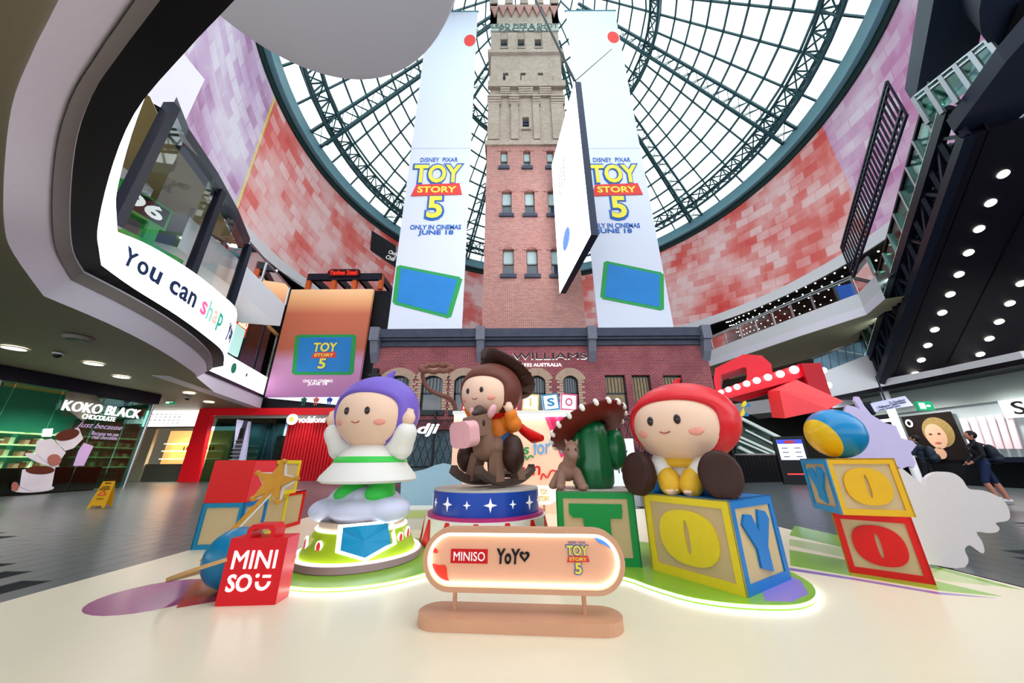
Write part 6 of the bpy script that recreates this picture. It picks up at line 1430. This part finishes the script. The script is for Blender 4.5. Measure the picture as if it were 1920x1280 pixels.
mq = thing('marquee_bag', 'big red handled marquee with a row of glowing bulbs above the blue ball', 'marquee', tuple(gY(1500, 760, 4.7)))
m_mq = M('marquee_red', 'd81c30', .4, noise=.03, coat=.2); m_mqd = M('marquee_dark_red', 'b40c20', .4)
def ext_px(px, Y, d, name, mat): 
    P = [gY(x, y, Y) for x, y in px]; return MB().slab(P, (d*.35, d, d*.05)).build(name, mat, mq, world=True)
o1 = [(1343, 738), (1338, 712), (1341, 690), (1394, 664), (1428, 666), (1446, 682), (1449, 700), (1406, 714)]
h1 = [(1352, 733), (1350, 716), (1352, 702), (1394, 688), (1399, 689), (1400, 695), (1401, 703), (1398, 714)]
n = 8; P = [gY(x, y, 5.0) for x, y in o1+h1]; off = V((.28, .42, .0)); vs = P+[p+off for p in P]; f = []
for i in range(n):
    j = (i+1) % n; f += [(i, j, n+j, n+i), (2*n+i, 3*n+i, 3*n+j, 2*n+j), (i, 2*n+i, 2*n+j, j), (n+i, n+j, 3*n+j, 3*n+i)]
MB().add(vs, f).build('handle_loop', m_mq, mq, world=True)
ext_px([(1343, 733), (1404, 712), (1503, 681), (1518, 700), (1492, 712), (1368, 746), (1348, 744)], 4.9, .3, 'bulb_bar', m_mq)
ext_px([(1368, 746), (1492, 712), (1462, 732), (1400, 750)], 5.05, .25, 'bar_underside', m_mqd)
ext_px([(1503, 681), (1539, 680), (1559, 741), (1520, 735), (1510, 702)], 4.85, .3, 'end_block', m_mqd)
A1_, B1, C1_, D1, E1_ = gY(1461, 731, 4.6), gY(1495, 712, 4.75), gY(1582, 752, 4.75), gY(1553, 767, 4.55), gY(1472, 784, 4.5)
bk = V((.1, .35, .05))
MB().add([A1_, B1, C1_, D1, E1_, A1_+bk, B1+bk, C1_+bk*.2, E1_+bk], [(0, 1, 2, 3), (0, 3, 4), (5, 6, 1, 0), (6, 7, 2, 1), (5, 8, 7, 6), (0, 4, 8, 5), (4, 3, 2, 7, 8)]).build('folded_wedge', M('marquee_bright_red', 'e83a40', .45), mq, world=True)
for k, (x, y, r) in enumerate(((1352, 735, .035), (1366, 730, .04), (1382, 725, .042), (1400, 719, .045), (1419, 713, .048), (1440, 707, .05), (1463, 701, .053), (1489, 693, .06))): MB().ball(gY(x, y, 4.88), r, 14, 10).build('bulb', M('bulb_glow', 'fff0f0', .4, emit=5, noise=0), mq, world=True, smooth=2)
for x, y in ((1544, 694), (1553, 722)): MB().ball(gY(x, y, 4.95), .045, 12, 8).build('bulb', MATS['bulb_glow'], mq, world=True, smooth=2)
MB().tube([gY(1545, 728, 5.1), V((gY(1545, 728, 5.1).x, 5.1, .02))], .025, 8).build('support_pole', m_mqd, mq, world=True)
MB().poly(ell(gY(1545, 728, 5.1).x, 5.1, .12, .12), .02, .04).build('pole_foot', m_mqd, mq, world=True)
m_cut = M('cutout_lavender', 'c6bce4', .5, noise=.05); m_cutw = M('cutout_white', 'dcd2d0', .55, noise=.03)
lc = thing('cutout_board', 'lavender cut-out board shaped like a ragged wing behind the blue ball', 'cutout', tuple(gY(1640, 880, 4.72)))
px = [(1585, 768), (1588, 759), (1602, 762), (1613, 767), (1603, 751), (1604, 743), (1611, 744), (1621, 761), (1634, 777), (1660, 793), (1680, 798), (1690, 821), (1710, 826), (1719, 834), (1708, 848), (1717, 868), (1714, 877), (1703, 874), (1690, 879), (1677, 870), (1640, 880), (1575, 880), (1565, 800)]
P = [gY(x, y, 4.72) for x, y in px]; MB().slab(P, (.0, .035, 0)).build('board', m_cut, lc, world=True)
MB().bar(gY(1640, 860, 4.8), V((gY(1640, 860, 4.8).x, 4.85, .02)), .05).build('support_strut', m_white, lc, world=True)
wc = thing('cutout_board', 'white flower-cloud shaped cut-out board standing beside the right-hand block stack', 'cutout', tuple(gz(1770, 1063, .02)))
px = [(1685, 880), (1714, 896), (1733, 910), (1736, 898), (1747, 888), (1764, 884), (1788, 887), (1805, 899), (1817, 916), (1843, 919), (1867, 928), (1886, 943), (1894, 964), (1889, 976), (1867, 980), (1874, 989), (1870, 997), (1853, 999), (1831, 997), (1841, 1014), (1846, 1031), (1843, 1037), (1834, 1033), (1818, 1022), (1809, 1030), (1816, 1048), (1812, 1060), (1798, 1066), (1747, 1058), (1700, 1050), (1690, 960)]
g_a, g_b = gz(1747.5, 1058.5, .02), gz(1798, 1066, .02); 
wn = V((.25, -1, 0)).normalized(); g_m = gz(1775, 1063, .02)
P = [p for p in catmull([gP(x, y, g_m, wn) for x, y in px], 3)]; MB().slab(P, -wn*.035).build('board', m_cutw, wc, world=True)
q = g_m-wn*.035; MB().bar(q+V((0, 0, .6)), q-wn*.35+V((0, 0, -.0)), .04).build('support_strut', m_white, wc, world=True)

# ------------------------------------------------------------ back wall of the display
BKY = 8.2
bk_ = thing('backdrop_panel', 'peach photo backdrop reading Life is for fun with a pink curtain print', 'backdrop', (gY(985, 960, BKY).x, BKY, .02))
xa, xb = gY(846, 880, BKY).x, gY(1112, 880, BKY).x; zt3 = gY(980, 776, BKY).z
MB().box(xa, xb, BKY, BKY+.12, .02, zt3).build('panel', M('peach_panel', 'f6c4a8', .5, emit=.3, noise=.02), bk_, world=True)
MB().box(xa, xb, BKY-.2, BKY, zt3-.02, zt3+.06).build('top_shelf', m_wht, bk_, world=True); MB().box(xa+.05, xb-.05, BKY-.1, BKY-.04, zt3-.07, zt3-.03).build('edge_light', M('soft_strip', 'fff4e4', .5, emit=9, noise=0), bk_, world=True)
m_pkc = M('curtain_pink', 'd8285c', .6, noise=.2, scale=8, hex2='a8184a')
def bkp(name, px_, mat, d=.02):
    P = [gY(x, y, BKY-d) for x, y in px_]; MB().slab(P, (0, .015, 0)).build(name, mat, bk_, world=True)
for k in range(5): bkp('curtain_fold', [(1021+9*k, 780), (1030+9*k, 780), (1064+5*k, 850), (1052+5*k, 858-6*k)], m_pkc if k % 2 else M('curtain_rose', 'e8407a', .6), .02+.012*(k % 2))
def bktxt(body, x0, x1, y0, y1, mat, sh=.15): a = gY(x0, y1, BKY-.02); b = gY(x1, y0, BKY-.02); txtfit('backdrop_text', body, b.x-a.x, b.z-a.z, mat, bk_, wfr(bk_, fr(((a.x+b.x)/2, BKY-.02, (a.z+b.z)/2), (1, 0, .08), UPZ)), .006, .015, sh)
m_tr = M('text_red', 'd8342a', .5, emit=.1); m_tg = M('text_green', '2a9a58', .5, emit=.1); m_tb = M('text_blue', '6aaee0', .5, emit=.1)
bktxt('Life', 918, 966, 838, 862, m_tr); bktxt('is', 974, 992, 833, 852, m_tg); bktxt('for', 1000, 1032, 822, 852, m_tb); bktxt('fun', 969, 1013, 866, 892, m_tr)
def squig(px_, mat): MB().tube(catmull([gY(x, y, BKY-.03) for x, y in px_], 5, False), .02, 6).build('squiggle', mat, bk_, world=True)
squig([(979, 862), (985, 855), (988, 861), (994, 854), (1001, 857)], m_tg); squig([(1014, 899), (1018, 888), (1026, 895), (1034, 882), (1044, 884)], m_tr)
for k, (ch, px0, mt) in enumerate((('M', 882, m_bred), ('I', 920, m_bblu), ('N', 957, m_bred), ('I', 995, M('pale_yellow', 'e8d88a', .5)), ('S', 1033, M('block_azure', '2a8ac0', .5)), ('O', 1067, M('block_pink', 'd85a88', .5)))):
    c_ = gY(px0, 758, BKY-.1); s = .2
    t = thing('letter_tile', 'small lit letter tile %s standing on the peach backdrop' % ch if ch != 'I' else 'small lit letter tile I standing on the backdrop, %s' % ('second from the left' if k == 1 else 'in pale yellow beside the S'), 'letter tile', (c_.x, BKY-.1, zt3+.06), group='letter tiles on the backdrop')
    tz = Matrix.Rotation(rad((4, -3, 3, 4, -6, 5)[k]), 4, 'Y')
    def pt(mb, nm, m_): o = mb.build(nm, m_); o.parent = t; o.matrix_basis = TR((0, 0, s+.012)) @ tz; return o
    pt(MB().box(-s, s, 0, .12, -s, s), 'tile_body', M('tile_white', 'f2f2f4', .5, emit=.35)); mbr = ringprism(MB(), [(-s, -s), (s, -s), (s, s), (-s, s)], [(-s*.84, -s*.84), (s*.84, -s*.84), (s*.84, s*.84), (-s*.84, s*.84)], 0, .01)
    o = mbr.build('tile_frame', mt); o.parent = t; o.matrix_basis = TR((0, 0, s+.012)) @ tz @ fr((0, 0, 0), (1, 0, 0), UPZ)
    txtfit('tile_letter', ch, s*(.9 if ch != 'I' else .25), s*1.0, mt, t, TR((0, 0, s+.012)) @ tz @ fr((0, -.004, 0), (1, 0, 0), UPZ), .004, .03)
hl = thing('cutout_board', 'pale blue hill-shaped cut-out board between the purple-haired doll and the stage', 'cutout', tuple(gY(800, 945, 7.5)))
P = [gY(x, y, 7.5) for x, y in ((750, 960), (752, 900), (770, 885), (795, 880), (815, 872), (832, 868), (850, 872), (866, 890), (868, 960))]; P[0].z = P[-1].z = .02
MB().slab(P, (0, .04, 0)).build('board', M('cutout_pale_blue', 'a6cfe6', .55), hl, world=True); MB().bar(gY(800, 920, 7.55), V((gY(800, 920, 7.55).x, 7.9, .02)), .05).build('support_strut', m_white, hl, world=True)
lb = thing('low_plinth', 'low white and lime plinth box beside the starry stage', 'plinth', tuple(gY(780, 990, 6.6)))
a = gY(752, 955, 6.6); b = gY(803, 1000, 6.6); MB().box(a.x, b.x, 6.6, 7.2, .02, a.z).build('plinth_box', M('plinth_white', 'e4e6dc', .5), lb, world=True); MB().box(a.x, b.x, 6.595, 6.6, a.z-.14, a.z-.02).build('lime_band', M('plinth_lime', 'c8dc90', .5), lb, world=True)
rs_ = thing('small_capsule_sign', 'small white glowing pill-shaped sign behind the starry stage', 'sign', tuple(gY(1018, 950, 6.6)))
P = [gY(x, y, 6.6) for x, y in [(1018+22*math.cos(t)+ (6 if math.cos(t) > 0 else -20), 928+18*math.sin(t)) for t in [2*math.pi*i/28 for i in range(28)]]]
MB().slab(P, (0, .06, 0)).build('sign_panel', M('small_sign_glow', 'f6ece4', .5, emit=.7), rs_, world=True); c_ = gY(1020, 928, 6.58); txtfit('sign_text', 'TOY\nSTORY', .2, .2, m_yel, rs_, wfr(rs_, fr(c_, (1, 0, 0), UPZ)), .004, .02)
MB().box(c_.x-.02, c_.x+.02, 6.62, 6.66, .02, c_.z).build('sign_post', m_wood, rs_, world=True)
# pennant string behind the red doll
for k, (x, y, lab) in enumerate(((1394, 755, 'upper'), (1391, 773, 'lower'))):
    P = [gY(x-4, y+7, 7.5), gY(x+8, y+7, 7.5), gY(x+3, y-9, 7.5)]; t = thing('pennant_flag', '%s small yellow and blue pennant hanging right of the red-haired doll' % lab, 'flag', tuple(P[2]), group='hanging pennants')
    MB().slab(P, (0, .02, 0)).build('flag_yellow', m_byel, t, world=True); MB().slab([gY(x+4, y+7, 7.48), gY(x+14, y+7, 7.48), gY(x+9, y-1, 7.48)], (0, .015, 0)).build('flag_blue', m_bblu, t, world=True)

# ------------------------------------------------------------ wet floor sign
cs = thing('caution_sign', 'yellow folding wet floor caution sign standing on the dark tiles', 'sign', (-11.45, 10.1, 0), rad(28))
m_cy = M('caution_yellow', 'e8a818', .45)
hh = .66
def apanel(s):
    P = [(-.17, s*.2, 0), (-.11, s*.2, 0), (-.09, s*.185, .05), (.09, s*.185, .05), (.11, s*.2, 0), (.17, s*.2, 0), (.12, s*.01, hh), (-.12, s*.01, hh)]; return MB().slab([V(p) for p in P], (0, -s*.025, 0))
for s in (-1, 1): apanel(s).build('sign_leaf', m_cy, cs)
MF = fr((0, -.115, .36), (1, 0, 0), (0, .19/.2*.3, 1))
txtfit('sign_text', 'CAUTION\nWET FLOOR', .2, .1, m_blk, cs, MF @ TR((0, .13, .004)), .003, .01); txtfit('sign_text', 'CUIDADO', .14, .03, m_blk, cs, MF @ TR((0, -.15, .004)), .003)
o = ringprism(MB(), [(-.09, -.06), (.09, -.06), (0, .09)], [(-.06, -.042), (.06, -.042), (0, .06)], .002, .008).build('warning_triangle', m_pred); o.parent = cs; o.matrix_basis = MF
MB().box(-.06, .06, -.03, -.012, hh-.1, hh-.04).build('grip_slot', m_blk, cs)

# ============================================================ people
def person(label, loc, rotz, pose, tops, bottoms, shoes, hairm, skin='b98a70', pack=None, scale=1.0, long_leg=True, seat=0):
    th = thing('person', label, 'person', loc, rotz); s = scale
    ms = [M('skin_'+skin, skin, .5), M('top_'+tops, tops, .7, noise=.1), M('bottom_'+bottoms, bottoms, .7, noise=.1), M('shoe_'+shoes, shoes, .5)]
    P = lambda *a: V(a)*s
    hip = .92; st = pose.get('stride', 0); sh = [('e', P(0, 0, 1.02), tuple(P(.165, .115, .16)), 2), ('e', P(0, .0, 1.22), tuple(P(.165, .115, .2)), 1), ('e', P(0, .01, 1.38), tuple(P(.2, .115, .12)), 1), ('c', [P(0, 0, 1.46), P(0, -.015, 1.56)], [.058*s, .052*s], 0), ('e', P(0, -.02, 1.665), tuple(P(.078, .098, .115)), 0), ('e', P(0, -.118, 1.655), tuple(P(.014, .02, .02)), 0)]
    for k, sd in enumerate((-1, 1)):
        f = st*sd; bend = .12 if f > 0 else 0
        h = P(sd*.09, 0, .95); kn = P(sd*.095, -f*.24-bend*.3, .5+bend*.1); an = P(sd*.09, -f*.42+(.0 if f < 0 else .12), .1+max(0, f)*.12)
        if pose.get('kick') == sd: kn = P(sd*.09, -.06, .5); an = P(sd*.09, .36, .28)
        sh += [('c', [h, kn], [.095*s, .066*s], 2), ('c', [kn, kn.lerp(an, .4), an], [.062*s, .062*s, .042*s], 2 if long_leg else 0)]
        fd = P(0, -.16, -.05) if pose.get('kick') != sd else P(0, -.06, -.16)
        sh += [('c', [an+P(0, .03, -.03), an+fd], [.05*s, .042*s], 3)]
        el, wr = pose['arm%d' % k]; so = P(sd*.195, 0, 1.42); el = P(*el); wr = P(*wr)
        sh += [('c', [so, el], [.062*s, .05*s], 1), ('c', [el, wr], [.046*s, .034*s], 1)]
        d = (wr-el).normalized(); a = d.cross(V((0, 1, .2))).normalized(); pc = wr+d*.05*s
        sh.append(('e', pc, tuple(P(.034, .03, .042)), 0))
        for q in range(4): b0 = pc+a*(q-1.5)*.016*s+d*.03*s; sh.append(('c', [b0, b0+d*.04*s, b0+d*.062*s+V((0, -.02*s, 0))], [.0095*s, .009*s, .008*s], 0))
        sh.append(('c', [pc-a*sd*.03*s, pc-a*sd*.05*s+d*.035*s], [.011*s, .009*s], 0))
    blob('body', sh, ms, th, .0125*s, 3)
    hs_ = MB().ball(P(0, .012, 1.69), tuple(P(.09, .108, .112)), 20, 12); keep = [f for f in hs_.f if sum((hs_.v[i] for i in f), V()).y/4 > -.05*s or sum((hs_.v[i] for i in f), V()).z/4 > 1.735*s]
    hs_.f = keep; hs_.m = [0]*len(keep); hs_.build('hair', M('hair_'+hairm, hairm, .6, noise=.2), th, smooth=2)
    for sd in (-1, 1): MB().ball(P(sd*.03, -.11, 1.675), .009*s, 8, 6).build('eye', m_eye, th); MB().ball(P(sd*.08, 0, 1.66), tuple(P(.012, .025, .035)), 8, 6).build('ear', ms[0], th, smooth=2)
    MB().ball(P(0, -.112, 1.61), tuple(P(.024, .008, .006)), 8, 6).build('mouth', M('lip', '9a5a50', .5), th)
    if pack:
        pk = M('pack_'+pack, pack, .6, noise=.1)
        b = blob('backpack', [('e', P(0, .22, 1.2), tuple(P(.17, .12, .24))), ('e', P(0, .24, 1.06), tuple(P(.18, .13, .12))), ('e', P(0, .33, 1.1), tuple(P(.12, .06, .11)))], pk, th, .02*s, 4)
        for sd in (-1, 1): MB().tube([P(sd*.1, .14, 1.42), P(sd*.11, 0, 1.5), P(sd*.11, -.13, 1.36), P(sd*.14, -.02, 1.05), P(sd*.12, .14, 1.05)], .02*s, 6).build('strap', pk, b, smooth=True)
        MB().tube([P(-.1, .3, 1.28), P(0, .34, 1.3), P(.1, .3, 1.28)], .008*s, 5).build('zip', m_chrome, b)
    return th
pw = gz(1878, 944, 0)
person('person in dark top and navy shorts with a navy backpack striding away on the right', (pw.x, pw.y, 0), rad(-125), {'stride': .4, 'arm0': ((-.25, .02, 1.16), (-.2, -.18, 1.0)), 'arm1': ((.25, -.02, 1.16), (.2, -.2, 1.02))}, '12141a', '16254a', 'c8ccd0', '0c0a0a', 'b57a66', '16202e', 1.03, False)
pq = gz(1757, 927, 0)
person('person in a dark navy jacket with a backpack photographing beside the portrait advert', (pq.x, pq.y, 0), rad(-150), {'stride': .2, 'arm0': ((-.24, -.12, 1.2), (-.1, -.34, 1.3)), 'arm1': ((.24, -.12, 1.2), (.1, -.34, 1.3))}, '1c2838', '14161e', '20242a', '140e0c', 'b98a70', '1c2a38', 1.05)
pe = gz(1218, 897, 0)
person('person in a black jacket walking behind the cactus near the lattice screen', (gY(1218, 897, 14.5).x, 14.5, 0), rad(75), {'stride': .25, 'arm0': ((-.25, .03, 1.16), (-.22, -.1, .95)), 'arm1': ((.25, .03, 1.16), (.22, -.1, .95))}, '10161e', '16181c', '1a1a1c', '14100e', 'd0a08c')
wk = person('shop worker in black with white apron behind the kiosk counter', (-22.0, 24.3, 0), rad(50), {'stride': 0, 'arm0': ((-.24, -.1, 1.18), (-.14, -.32, 1.1)), 'arm1': ((.24, -.1, 1.18), (.14, -.32, 1.1))}, '121214', '1a1a1c', '141414', '0c0a0a', 'c09078')
